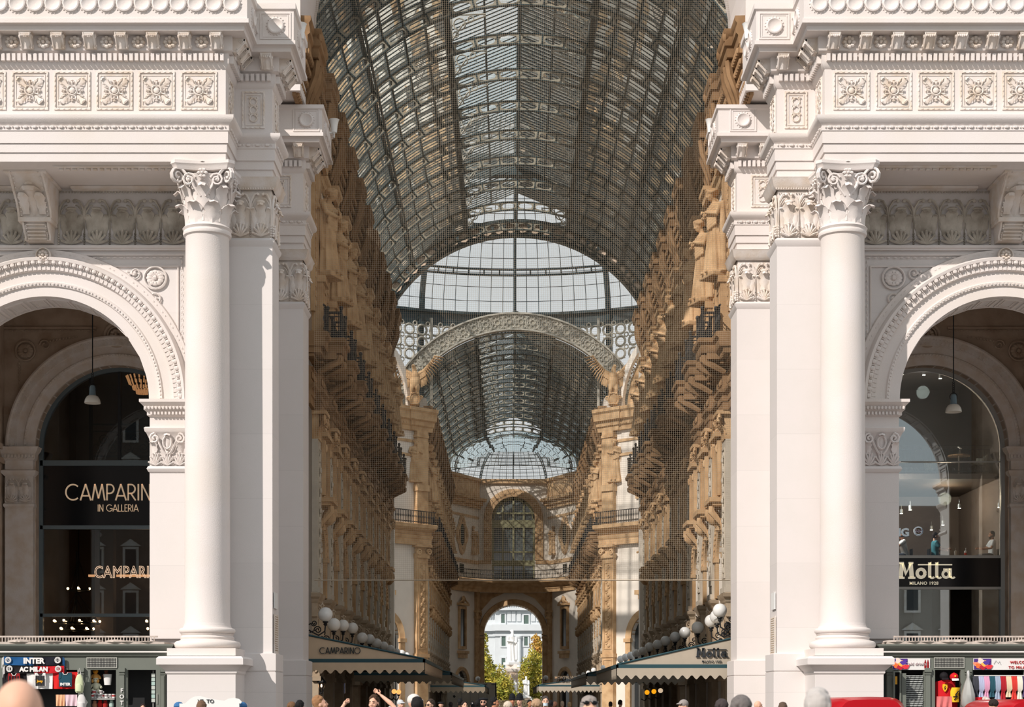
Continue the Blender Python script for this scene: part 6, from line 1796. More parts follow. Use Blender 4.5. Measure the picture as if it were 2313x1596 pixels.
# scarves on the left kiosk
BLUE, NAVY, RED, BLK, WHT = colour(24, 84, 138), colour(18, 20, 34), colour(196, 22, 34), colour(24, 20, 24), colour(232, 230, 228)
def scarf(label, xa, xm, xb, y0, y1, ca, cb, word, wpx, size, crest):
    d = YK-.12; t = thing('football_scarf', label, 'scarf', (xc(xm, d), d, zc(y1, d)), 'football scarves on the left kiosk')
    for a, b, c in ((xa, xm, ca), (xm, xb, cb)):
        x0, x1 = xc(a, d), xc(b, d); mb = MB()
        mb.grid([[(x0+(x1-x0)*i/8, d-.015*sin(i+j), zc(y0, d)+(zc(y1, d)-zc(y0, d))*j/4 - .03*(1-((x0+(x1-x0)*i/8-xc(xm, d))/1.2)**2)) for i in range(9)] for j in range(5)], None, (0, .015, 0)); obj('scarf_half', mb, c, t)
    for px, sg_ in ((xa, -1), (xb, 1)):
        mb = MB(); [mb.tube([(xc(px, d), d, zc(y0+2+k*2.2, d)), (xc(px, d)+sg_*.05, d, zc(y0+5+k*2.2, d)), (xc(px, d)+sg_*.06, d, zc(y0+12+k*2.2, d))], .01, 4) for k in range(8)]; obj('fringe', mb, WHT if sg_ < 0 else ca, t)
    put_text('scarf_lettering', word, size, WHT, (xc(wpx, d), d-.04, zc(y1-2.5, d)), t, bold=.012, ext=.006)
    for px in crest:
        c = (xc(px, d), d-.035, zc((y0+y1)/2, d)); mb = MB(); mb.ring(c, .085, .013, 18, 4); mb.ring(c, .06, .010, 14, 4)
        if word == 'INTER': stroke(mb, [(c[0]-.03, c[2]-.035), (c[0]-.03, c[2]+.035), (c[0]+.03, c[2]-.035), (c[0]+.03, c[2]+.035)], .012, c[1]-.01, c[1])
        else: mb.box(c[0]-.008, c[0]+.008, c[1]-.01, c[1], c[2]-.05, c[2]+.05); mb.box(c[0]-.045, c[0]+.0, c[1]-.01, c[1], c[2]-.008, c[2]+.008)
        obj('club_crest', mb, WHT, t)
scarf('blue and black football scarf with white block lettering, the upper one', 9, 75, 141, 1481, 1500, BLUE, NAVY, 'INTER', 77, .225, (19, 131))
scarf('red and black football scarf with white lettering, the lower one', 11, 77, 145, 1502, 1518, BLK, RED, 'AC MILAN', 77, .18, (22, 132))
# shirts and flag backgrounds
def shirt(label, px, py, w, h, mat, group, extra=None, d=YK-.08):
    x, z, W, H = xc(px, d), zc(py, d), w*d/3807, h*d/3807
    t = thing('football_shirt', label, 'shirt', (x, d, z), group)
    P = [(-.5, -.5), (.5, -.5), (.5, .12), (.5, .5), (.22, .5), (.10, .36), (-.10, .36), (-.22, .5), (-.5, .5), (-.5, .12)]
    mb = MB(); mb.prism([(x+p*W, z+q*H) for p, q in P], d-.02, d); obj('shirt_body', mb, mat, t)
    mb = MB(); mb.tube([(x-.22*W, d-.025, z+.5*H), (x-.10*W, d-.03, z+.35*H), (x+.10*W, d-.03, z+.35*H), (x+.22*W, d-.025, z+.5*H)], .012, 5); obj('collar', mb, WHT if mat is not WHT else BLK, t)
    for sg_ in (-1, 1): mb = MB(); mb.prism([(x+sg_*.5*W, z+.5*H), (x+sg_*.30*W, z+.5*H), (x+sg_*.34*W, z+.1*H), (x+sg_*.54*W, z+.0*H)][::sg_], d-.03, d-.005); obj('sleeve', mb, mat, t)
    return t, x, z, W, H
d = YK-.06
cloth_panel('flag', 'white banner cloth behind the striped shirt', 'flag', 60, 1517, 119, 1555, WHT, d=d)
cloth_panel('flag', 'red banner cloth behind the teal shirt', 'flag', 119, 1517, 175, 1555, colour(214, 30, 30), d=d)
cloth_panel('flag', 'dark banner cloth behind the black and red shirt', 'flag', 5, 1517, 60, 1570, BLK, d=d)
t, x, z, W, H = shirt('white football shirt with black stripes on the left kiosk', 91, 1534, 24, 30, WHT, 'football shirts on the left kiosk', d=YK-.12)
mb = MB()
for q in (-.36, -.18, 0, .18, .36): mb.box(x+q*W-.02, x+q*W+.02, YK-.155, YK-.145, z-.48*H, z+.30*H)
obj('stripes', mb, BLK, t)
put_text('shirt_lettering', 'Jeep', .10, colour(220, 160, 40), (x, YK-.165, z-.2*H), t, bold=.004)
t, x, z, W, H = shirt('dark teal patterned football shirt on the left kiosk', 148, 1534, 29, 32, colour(30, 74, 90), 'football shirts on the left kiosk', d=YK-.12)
put_text('shirt_lettering', 'INTER', .11, WHT, (x, YK-.155, z-.42*H), t, bold=.006)
t, x, z, W, H = shirt('black and red striped football shirt at the far left of the kiosk', 32, 1536, 26, 32, colour(150, 26, 30), 'football shirts on the left kiosk', d=YK-.12)
mb = MB()
for q in (-.36, -.12, .12, .36): mb.box(x+q*W-.022, x+q*W+.022, YK-.155, YK-.145, z-.48*H, z+.30*H)
obj('stripes', mb, BLK, t)
def backpack(label, px, py, w, h, mat, d=YK-.25):
    x, z, W, H = xc(px, d), zc(py, d), w*d/3807/2, h*d/3807/2
    t = thing('backpack', label, 'bag', (x, d, z-H))
    mb = MB(); mb.lathe([(W*.75, -H), (W, -H*.8), (W*1.02, -H*.1), (W*.9, H*.5), (W*.55, H*.9), (.01, H)], (x, d, z), 18, sy=.5); obj('sack', mb, mat, t)
    mb = MB(); mb.lathe([(W*.7, -H*.85), (W*.72, -H*.2), (W*.4, -H*.05)], (x, d-.06, z), 14, sy=.55); obj('front_pocket', mb, mat, t)
    mb = MB(); mb.tube([(x-.05, d, z+H), (x, d+.03, z+H+.18), (x+.05, d, z+H)], .012, 5); mb.tube([(x+W*.6, d+.08, z-H), (x+W*1.1, d+.05, z), (x+W*.3, d, z+H)], .012, 4); obj('strap', mb, KLIGHT, t)
backpack('pale green backpack hanging on the kiosk post', 179, 1543, 19, 42, colour(206, 214, 176))
backpack('white and grey backpack hanging lowest on the kiosk post', 184, 1584, 20, 34, colour(214, 210, 208))
# plush toys, cups and cap in the left showcase
def teddy(label, px, py, s, mat, mat2, d=YK+.35):
    x, z = xc(px, d), zc(py, d)
    t = thing('plush_toy', label, 'toy', (x, d, z-.10*s), 'plush toys in the left showcase')
    mb = MB(); mb.ball((x, d, z), .10*s, .09*s, .12*s, 12, 8)
    for q in (-1, 1):
        mb.ball((x+q*.08*s, d-.05*s, z-.12*s), .045*s, .05*s, .06*s, 8, 6); mb.tube([(x+q*.07*s, d, z+.05*s), (x+q*.13*s, d-.03*s, z-.01*s), (x+q*.15*s, d-.05*s, z-.05*s)], .035*s, 6)
    obj('plush_body', mb, mat, t)
    mb = MB(); mb.ball((x, d-.02*s, z+.17*s), .085*s, .08*s, .08*s, 12, 8); mb.ball((x, d-.10*s, z+.15*s), .035*s, .03*s, .03*s, 8, 6)
    for q in (-1, 1): mb.ball((x+q*.07*s, d, z+.24*s), .032*s, .02*s, .032*s, 8, 6)
    obj('plush_head', mb, mat2, t)
    mb = MB(); [mb.ball((x+q*.03*s, d-.095*s, z+.185*s), .009*s, nu=6, nv=4) for q in (-1, 1)]; obj('eyes', mb, BLK, t)
teddy('orange and yellow plush bear at the top of the left showcase', 216, 1528, 1.0, colour(230, 170, 90), colour(236, 160, 50))
teddy('pale green plush bear sitting below the orange one', 217, 1549, 1.1, colour(222, 222, 196), colour(228, 226, 200))
teddy('small brown plush bear at the top right of the showcase', 240, 1524, .7, colour(120, 70, 50), colour(130, 78, 56))
mb = MB(); dd = YK+.3
mb.grid([[(xc(243, dd)+.13*(1-.25*j/4)*cos(a), dd-.06*sin(a), zc(1522, dd)-.08*j) for a in [pi*i/10 for i in range(11)]] for j in range(5)], None, (0, .02, 0)); o = obj('baby_bib', mb, WHT); tag(o, 'white bib with a thin outline hanging in the left showcase', 'bib')
t = thing('shelf', 'glass display shelf holding white souvenir cups', 'shelf', (xc(233, YK+.3), YK+.3, zc(1579, YK+.3)))
mb = MB(); mb.box(xc(204, YK+.3), xc(262, YK+.3), YK+.1, YK+.6, zc(1579, YK+.3), zc(1577, YK+.3)); obj('shelf_board', mb, KLIGHT, t)
def mug(px, py, label, i):
    d = YK+.25+.08*(i % 2); x, z = xc(px, d), zc(py, d)
    t = thing('souvenir_mug', label, 'mug', (x, d, z-.07), 'white mugs on the showcase shelf')
    mb = MB(); mb.lathe([(.05, -.06), (.055, .06), (.05, .06), (.045, -.05)], (x, d, z), 12); mb.ring((x+.06, d, z), .028, .008, 8, 4); obj('mug_body', mb, WHT, t)
    mb = MB(); mb.lathe([(.0555, -.02), (.0565, .03)], (x, d, z), 12, cap=False); obj('printed_band', mb, colour(150, 140, 140) if i % 3 else colour(176, 60, 60), t)
for i, (px, py) in enumerate([(208, 1571), (216, 1571), (224, 1571), (232, 1571), (240, 1571), (249, 1571), (257, 1571)]): mug(px, py, f'white souvenir mug in the lower row, {ORD[i] if i else "first"} from the left', i)
for i, (px, py) in enumerate([(212, 1562.5), (220, 1562.5), (228, 1562.5)]): mug(px, py, f'white souvenir mug stacked on the lower row, {("left", "middle", "right")[i]} of three', i)
for i, (px, py, c) in enumerate([(214, 1590, (178, 130, 100)), (226, 1588, (190, 30, 30)), (238, 1589, (170, 40, 36)), (252, 1588, (190, 214, 206))]):
    mb = MB(); d = YK+.3; mb.lathe([(.07, -.1), (.08, 0), (.05, .05), (.055, .09), (.01, .12)], (xc(px, d), d, zc(py, d)), 10); o = obj('souvenir_figurine', mb, colour(*c)); tag(o, ['brown box-like figurine at the left below the shelf', 'bright red figurine below the shelf', 'dark red figurine below the shelf', 'pale mint figurine at the right below the shelf'][i], 'figurine')
for i, (a, b, c) in enumerate(((126, 146, (236, 180, 140)), (147, 174, (226, 196, 206)))):
    o = cloth_panel('souvenir_bag', ['orange patterned souvenir bag hanging low on the left kiosk', 'pale pink boxed souvenir hanging low on the left kiosk'][i], 'bag', a, 1568, b, 1594, colour(*c), d=YK-.1)
# items at the door of the left kiosk and vertical letters on the post
t = thing('door_letters', 'white vertical lettering on the kiosk post', 'lettering', (xc(275, YK-.15), YK-.15, zc(1590, YK)))
for i, ch in enumerate('FOTO'): put_text('letter', ch, .17, WHT, (xc(275, YK-.1), YK-.09, zc(1563+14*i, YK)), t, bold=.004)
t = thing('card_rack', 'white postcard rack hanging in the kiosk doorway', 'rack', (xc(346, YK+.2), YK+.2, .8))
mb = MB(); mb.tube([(xc(346, YK+.2), YK+.2, .6), (xc(346, YK+.2), YK+.2, zc(1514, YK+.2))], .015, 4); obj('rack_pole', mb, KLIGHT, t)
for i in range(7): mb = MB(); d = YK+.15; mb.box(xc(342, d), xc(350, d), d, d+.02, zc(1528+9.5*i, d), zc(1520+9.5*i, d)); obj('postcard', mb, colour(200-10*(i % 3), 206, 200), t)
t = thing('open_door', 'open grey green door leaf at the right of the left kiosk', 'door', (xc(360, YK), YK-.2, 0))
mb = MB(); mb.box(xc(353, YK-.3), xc(362, YK-.3), YK-.32, YK-.28, .1, zc(1512, YK)); obj('leaf', mb, KG, t); mb = MB(); mb.box(xc(355, YK-.3), xc(356, YK-.3), YK-.36, YK-.32, 1.6, 1.9); obj('handle', mb, KLIGHT, t)

# right kiosk goods
def banner(label, a, b, pairs, parent=None):
    d = YK-.05; t = thing('advert_panel', label, 'sign', (xc(a, d), d, zc(1512, d)), 'advert panels on the right kiosk')
    mb = MB(); mb.box(xc(a, d), xc(b, d), d, d+.03, zc(1512, d), zc(1486, d)); obj('board', mb, WHT, t); return t
t = banner('white advert panel with a purple and orange picture and a pair of bottles', 2015, 2101, None)
PUR, ORG = colour(84, 50, 130), colour(236, 130, 60)
def splash(t, a, b):
    d = YK-.06; mb = MB(); mb.box(xc(a, d), xc(b, d), d-.005, d, zc(1511, d), zc(1487, d)); obj('picture', mb, PUR, t)
    for i, c in enumerate(((240, 150, 120), (236, 120, 60), (240, 220, 210), (190, 40, 60), (250, 190, 90), (90, 60, 160), (230, 60, 70))):
        mb = MB(); x = xc(a+(b-a)*(.15+.12*i), d); z = zc(1499+7*sin(i*2.4), d); mb.prism([(x+.10*cos(q)*(1+.3*sin(3*q+i)), z+.08*sin(q)*(1+.3*cos(2*q+i))) for q in [2*pi*k/12 for k in range(12)]], d-.012-.002*i, d-.005); obj('picture_patch', mb, colour(*c), t)
splash(t, 2016, 2050)
for i, px in enumerate((2090, 2096)):
    d = YK-.07; mb = MB(); mb.lathe([(.025, -.12), (.032, -.05), (.025, .02), (.030, .05), (.012, .11), (.012, .14)], (xc(px, d), d, zc(1500, d)), 10, sy=.3); obj('picture_bottle', mb, colour(150, 26, 30), t)
put_text('panel_lettering', 'Cold drinks', .13, colour(206, 190, 192), (xc(2067, YK), YK-.07, zc(1502, YK)), t)
t = banner('long white advert panel with red welcome lettering at the right edge', 2199, 2330, None); splash(t, 2200, 2239)
put_text('panel_lettering', 'WELCOME', .115, colour(196, 40, 44), (xc(2303, YK), YK-.07, zc(1498, YK)), t, space=1.15)
put_text('panel_lettering', 'TO MILANO', .115, colour(196, 40, 44), (xc(2303, YK), YK-.07, zc(1509.5, YK)), t, space=1.15)
mb = MB(); d = YK-.07; mb.tube([(xc(2245, d), d, zc(1499, d)), (xc(2250, d), d, zc(1491, d)), (xc(2254, d), d, zc(1497, d)), (xc(2258, d), d, zc(1493, d)), (xc(2261, d), d, zc(1500, d))], .006, 4); obj('line_emblem', mb, colour(130, 130, 130), t)
# bead curtain, jersey, caps
mb = MB(); d = YK-.02
for i in range(24):
    x = xc(2047+1.6*i, d)
    for j in range(40): mb.ball((x, d+.02*sin(j+i), zc(1526, d)-.055*j), .022, .02, .02, 5, 4)
o = obj('bead_curtain', mb, colour(176, 180, 178)); tag(o, 'grey and silver bead curtain in the kiosk doorway', 'curtain', None, 'stuff')
t = thing('showcase_door', 'narrow open glass showcase with grey green frame beside the bead curtain', 'showcase', (xc(2024, YK-.2), YK-.2, 0))
mb = MB(); frame(mb, xc(2017, YK-.2), xc(2035, YK-.2), .2, zc(1514, YK-.2), YK-.2, .05, .06); mb.box(xc(2036, YK-.15), xc(2046, YK-.15), YK-.2, YK-.15, .1, zc(1520, YK)); obj('door_frame', mb, KG, t)
mb = MB(); mb.box(xc(2021, YK-.15), xc(2026, YK-.15), YK-.2, YK-.17, zc(1545, YK), zc(1527, YK)); obj('yellow_card', mb, colour(230, 170, 60), t)
FRED, FYEL = colour(206, 24, 36), colour(244, 190, 40)
t = thing('racing_jersey', 'red racing jersey with a yellow shield badge in the right kiosk', 'shirt', (xc(2135, YK), YK+.2, .6))
d = YK+.2; x0, x1 = xc(2113, d), xc(2163, d); xm = xc(2131, d)
mb = MB(); mb.grid([[(x0+(x1-x0)*(i/12)*(1 if j > 1 else .9), d-.12*sin(pi*i/12), zc(1533, d)-(.32)*j + (-.08*abs(i-6)/6 if j == 0 else 0)) for i in range(13)] for j in range(8)], None, (0, .03, 0)); obj('jersey_body', mb, FRED, t)
c = (xm, d-.17, zc(1553, d)); mb = MB(); mb.prism([(c[0]+a*.085, c[2]+b*.12) for a, b in ((-.8, .9), (0, 1), (.8, .9), (.9, .2), (.6, -.5), (0, -1), (-.6, -.5), (-.9, .2))][::-1], c[1]-.015, c[1]); bd = obj('shield_badge', mb, FYEL, t)
mb = MB(); stroke(mb, [(c[0]-.01, c[2]-.06), (c[0]+.02, c[2]-.01), (c[0]-.02, c[2]+.02), (c[0]+.02, c[2]+.06)], .018, c[1]-.022, c[1]-.012); stroke(mb, [(c[0]-.03, c[2]-.02), (c[0]+.04, c[2]+.01)], .012, c[1]-.022, c[1]-.012); obj('badge_mark', mb, BLK, bd)
def cap(label, px, py, col, brim, d=YK+.05):
    x, z = xc(px, d), zc(py, d); t = thing('baseball_cap', label, 'cap', (x, d, z), 'caps in the right kiosk')
    mb = MB(); mb.ball((x, d, z), .13, .13, .12, 14, 8); mb.ball((x, d, z+.12), .015, nu=6, nv=4); obj('crown', mb, col, t)
    mb = MB(); mb.grid([[(x+.10*u, d-.13-.10*v*(1-u*u*.5), z-.05-.05*v) for u in [-1+.25*i for i in range(9)]] for v in (0, .5, 1)], None, (0, 0, -.015)); obj('brim', mb, brim, t)
    return t, x, z
t, x, z = cap('red cap with a white brim and yellow badge', 2155, 1528, FRED, WHT); mb = MB(); mb.box(x-.02, x+.02, YK-.1, YK-.08, z, z+.05); obj('badge', mb, FYEL, t)
cap('black cap beside the red one', 2132, 1526, BLK, BLK)
t = thing('yellow_jersey', 'yellow shirt with a black prancing shape hanging low in the right kiosk', 'shirt', (xc(2157, YK), YK, 1.2))
d = YK-.02; mb = MB(); mb.grid([[(xc(2147, d)+(xc(2166, d)-xc(2147, d))*i/8+ (.04*(j < 1)), d-.05*sin(pi*i/8), zc(1552+33*j/4, d)) for i in range(9)] for j in range(5)], None, (0, .02, 0)); obj('cloth', mb, FYEL, t)
mb = MB(); cx_, cz_ = xc(2159, d), zc(1571, d); stroke(mb, [(cx_-.06, cz_-.12), (cx_+.0, cz_-.03), (cx_-.02, cz_+.04), (cx_+.06, cz_+.14)], .03, d-.08, d-.06); stroke(mb, [(cx_-.10, cz_-.02), (cx_, cz_), (cx_+.08, cz_-.04)], .02, d-.08, d-.06); obj('printed_shape', mb, BLK, t)
cloth_panel('pink_banner', 'pink red cloth draped below the racing jersey', 'cloth', 2116, 1572, 2150, 1596, colour(220, 120, 120), d=YK-.05)
# hanging foulards
cols = [(64, 66, 74, 'charcoal grey'), (180, 186, 214, 'pale lilac'), (222, 160, 190, 'pink'), (40, 84, 98, 'dark teal'), (160, 174, 196, 'light steel blue'), (176, 34, 44, 'deep red'), (226, 206, 174, 'cream patterned'), (214, 60, 52, 'bright red'), (232, 226, 210, 'ivory'), (74, 60, 96, 'dark purple at the frame edge')]
for i, (r, g, b, nm) in enumerate(cols):
    d = YK-.12; px = 2204+12.4*i; x = xc(px, d)
    t = thing('foulard', f'{nm} scarf looped over the rail of the right kiosk', 'scarf', (x, d, zc(1575, d)), 'looped scarves on the right kiosk rail')
    mb = MB()
    for q in (-1, 0, 1): mb.tube([(x+q*.045, d, zc(1527, d)), (x+q*.055, d-.03, zc(1540, d)), (x+q*.05+.01*i % .02, d-.03, zc(1555, d)), (x+q*.02, d, zc(1562, d))], [.035, .045, .045, .03], 6)
    obj('loop', mb, colour(r, g, b), t)
    mb = MB(); mb.grid([[(x+(-.05+.025*k)*(1+.25*j), d-.02+.015*(-1)**k, zc(1560+(14+5*(i % 3))*j/4, d)) for k in range(5)] for j in range(5)], None, (0, .01, 0)); obj('tail', mb, colour(r, g, b), t)
mb = MB(); mb.box(xc(2200, YK-.12), 22, YK-.14, YK-.11, zc(1526, YK-.12), zc(1524, YK-.12)); o = obj('scarf_rail', mb, KLIGHT); tag(o, 'pale horizontal rail carrying the looped scarves', 'rail')
t = thing('silver_balloon', 'crumpled silver foil bag hanging on the right kiosk post', 'bag', (xc(2187, YK-.2), YK-.2, .9))
mb = MB(); mb.lathe([(.02, 1.0), (.05, .95), (.04, .8), (.12, .6), (.20, .3), (.22, .0), (.16, -.1)], (xc(2187, YK-.25), YK-.25, zc(1590, YK-.2)), 9); obj('foil', mb, FRAMEPALE, t)
o = cloth_panel('red_pennant', 'red heart-marked pennant hanging below the scarves', 'pennant', 2199, 1574, 2222, 1589, FRED, d=YK-.2)
t = thing('straw_hat', 'pale brimmed hat with an orange band below the scarves', 'hat', (xc(2227, YK-.2), YK-.25, zc(1583, YK)))
M = T(xc(2227, YK-.2), YK-.25, zc(1583, YK)) @ RX(radians(60)) @ RY(.4)
mb = MB(); mb.lathe([(.15, 0), (.16, .01), (.09, .02), (.085, .08), (.06, .11), (.01, .12)], (0, 0, 0), 18, M); obj('hat_body', mb, colour(206, 200, 190), t)
mb = MB(); mb.lathe([(.092, .025), (.09, .05)], (0, 0, 0), 18, M, cap=False); obj('band', mb, colour(230, 100, 60), t)
# plaques on the reveal of the piers
for (px, y0, y1, sd, lb) in ((620, 1338, 1374, -1, 'upper white street plaque on the left pier'), (1747, 1338, 1376, 1, 'upper white street plaque on the right pier')):
    xx = 7.60*sd if sd < 0 else 7.60; t = thing('plaque', lb, 'plaque', (xx, 51.3, zc(1374, 51.3)), 'plaques on the piers')
    mb = MB(); mb.box(min(xx, xx-sd*.03), max(xx, xx-sd*.03), 51.05, 51.7, zc(y1, 51.3), zc(y0, 51.3)); obj('slab', mb, WHITE, t)
for (px, y0, y1, sd, lb) in ((622, 1387, 1478, -1, 'long pale inscription plaque on the left pier'), (1750, 1392, 1482, 1, 'long pale inscription plaque on the right pier')):
    xx = 7.60*sd; t = thing('plaque', lb, 'plaque', (xx, 51.3, zc(1478, 51.3)), 'inscription plaques on the piers')
    mb = MB(); mb.box(min(xx, xx-sd*.03), max(xx, xx-sd*.03), 51.0, 51.9, zc(y1, 51.3), zc(y0, 51.3)); obj('slab', mb, CARVED, t)
    mb = MB()
    for i in range(16): mb.box(min(xx-sd*.03, xx-sd*.036), max(xx-sd*.03, xx-sd*.036), 51.15, 51.75, zc(y1, 51.3)+.12+.068*i, zc(y1, 51.3)+.145+.068*i)
    obj('engraved_lines', mb, GREYTAN, t, smooth=False)
# ---------------------------------------------------------------- people and statues
def remeshed(mb, name, voxel, mat=None, smooth_it=3):
    me = bpy.data.meshes.new(name); me.from_pydata(mb.v, [], mb.f); me.update()
    o = bpy.data.objects.new(name, me); COL.objects.link(o)
    m = o.modifiers.new('r', 'REMESH'); m.mode = 'VOXEL'; m.voxel_size = voxel
    if smooth_it:
        k = o.modifiers.new('s', 'SMOOTH'); k.factor = .5; k.iterations = smooth_it
    bpy.context.view_layer.update()
    r = bpy.data.meshes.new_from_object(o.evaluated_get(bpy.context.evaluated_depsgraph_get()))
    bpy.data.objects.remove(o); bpy.data.meshes.remove(me)
    r.name = name; r.materials.clear(); r.materials.append(mat); r.shade_smooth()
    return r

def loft(mb, rings, n=16, M=None):
    """rings = [(cx, cy, cz, rx, ry)] stacked ellipses"""
    vs = []; fs = []; m = len(rings)
    for cx, cy, cz, rx, ry in rings:
        for k in range(n): a = 2*pi*k/n; vs.append((cx+rx*cos(a), cy+ry*sin(a), cz))
    for i in range(m-1):
        for k in range(n): l = (k+1) % n; fs.append((i*n+k, i*n+l, (i+1)*n+l, (i+1)*n+k))
    fs += [tuple(range(n-1, -1, -1)), tuple((m-1)*n+k for k in range(n))]
    mb.add(vs, fs, M)

def head(mb, M, beard=False):
    """face towards -y, centre of the skull at the origin"""
    mb.ball((0, .012, .02), .074, .092, .098, 16, 12, M)
    loft(mb, [(0, -.030, -.115, .020, .022), (0, -.026, -.105, .036, .038), (0, -.018, -.075, .052, .058), (0, -.012, -.04, .062, .072), (0, -.004, 0, .069, .082)], 14, M)
    mb.tube([(0, -.083, .018), (0, -.100, -.012), (0, -.106, -.026), (0, -.088, -.034)], [.010, .013, .016, .010], 6, M)
    for s_ in (-1, 1):
        mb.ball((s_*.017, -.092, -.030), .009, nu=6, nv=4, M=M)
        mb.ball((s_*.074, .012, -.006), .010, .018, .030, 8, 6, M)
        mb.tube([(s_*.012, -.084, .030), (s_*.045, -.076, .032)], .008, 5, M)
        mb.ball((s_*.040, -.062, -.028), .022, .018, .020, 8, 6, M)
        mb.ball((s_*.030, -.076, .012), .012, .010, .009, 8, 6, M)
    mb.tube([(-.024, -.076, -.060), (0, -.086, -.058), (.024, -.076, -.060)], .008, 5, M)
    mb.tube([(-.020, -.074, -.070), (0, -.082, -.071), (.020, -.074, -.070)], .009, 5, M)
    mb.ball((0, -.066, -.094), .022, .018, .016, 8, 6, M)

def hand(mb, wrist, direction, side=1, curl=.5, sc=1.0):
    w = Vector(wrist); d = Vector(direction).normalized()
    u = d.cross(Vector((0, 1, 0)) if abs(d.y) < .8 else Vector((1, 0, 0))).normalized(); v = u.cross(d).normalized()
    p = w + d*.045
    mb.tube([tuple(w), tuple(w+d*.02), tuple(p), tuple(w+d*.085)], [.024, .028, .036, .032], 8, flat=.5)
    for i, ln in enumerate((.068, .078, .073, .058)):
        b = w + d*.085 + u*((i-1.5)*.021)
        c = curl*(.8+.1*i)
        m1 = b + (d*cos(c*.6) - v*sin(c*.6))*ln*.45; m2 = m1 + (d*cos(c*1.6) - v*sin(c*1.6))*ln*.32; m3 = m2 + (d*cos(c*2.4) - v*sin(c*2.4))*ln*.25
        mb.tube([tuple(b), tuple(m1), tuple(m2), tuple(m3)], [.0095, .009, .0085, .0075], 6)
    b = w + d*.03 + u*(-.032*side)
    mb.tube([tuple(b), tuple(b + d*.03 - u*.018*side - v*.01), tuple(b + d*.055 - u*.022*side - v*.02)], [.013, .011, .009], 6)

POSES = {
 'stand': dict(aL=[(-.19, .0, 1.42), (-.24, .02, 1.14), (-.23, -.06, .90)], aR=[(.19, .0, 1.42), (.24, .02, 1.14), (.23, -.06, .90)], lL=[(-.09, 0, .92), (-.10, -.02, .50), (-.11, .02, .08)], lR=[(.09, 0, .92), (.11, -.03, .50), (.12, .03, .08)]),
 'phone': dict(aL=[(-.19, .0, 1.43), (-.22, -.24, 1.42), (-.06, -.36, 1.62)], aR=[(.19, .0, 1.43), (.24, -.22, 1.38), (.05, -.36, 1.60)], lL=[(-.09, 0, .92), (-.10, -.02, .50), (-.11, .02, .08)], lR=[(.09, 0, .92), (.11, -.03, .50), (.12, .03, .08)]),
 'hairhand': dict(aL=[(-.19, .0, 1.42), (-.24, .02, 1.14), (-.22, -.06, .90)], aR=[(.19, .0, 1.45), (.40, -.12, 1.58), (.16, -.10, 1.76)], lL=[(-.09, 0, .92), (-.10, -.02, .50), (-.11, .02, .08)], lR=[(.09, 0, .92), (.11, -.03, .50), (.12, .03, .08)]),
 'sit': dict(aL=[(-.19, .0, .97), (-.24, -.14, .74), (-.14, -.38, .74)], aR=[(.19, .0, .97), (.24, -.10, .72), (.18, -.34, .72)], lL=[(-.09, 0, .48), (-.12, -.44, .50), (-.12, -.44, .08)], lR=[(.09, 0, .48), (.12, -.44, .50), (.12, -.42, .08)]),
 'sitlean': dict(aL=[(-.19, -.06, .97), (-.20, -.34, .80), (-.05, -.22, 1.02)], aR=[(.19, -.06, .97), (.24, -.28, .78), (.02, -.42, .76)], lL=[(-.09, 0, .48), (-.12, -.44, .50), (-.12, -.44, .08)], lR=[(.09, 0, .48), (.12, -.44, .50), (.12, -.42, .08)]),
}
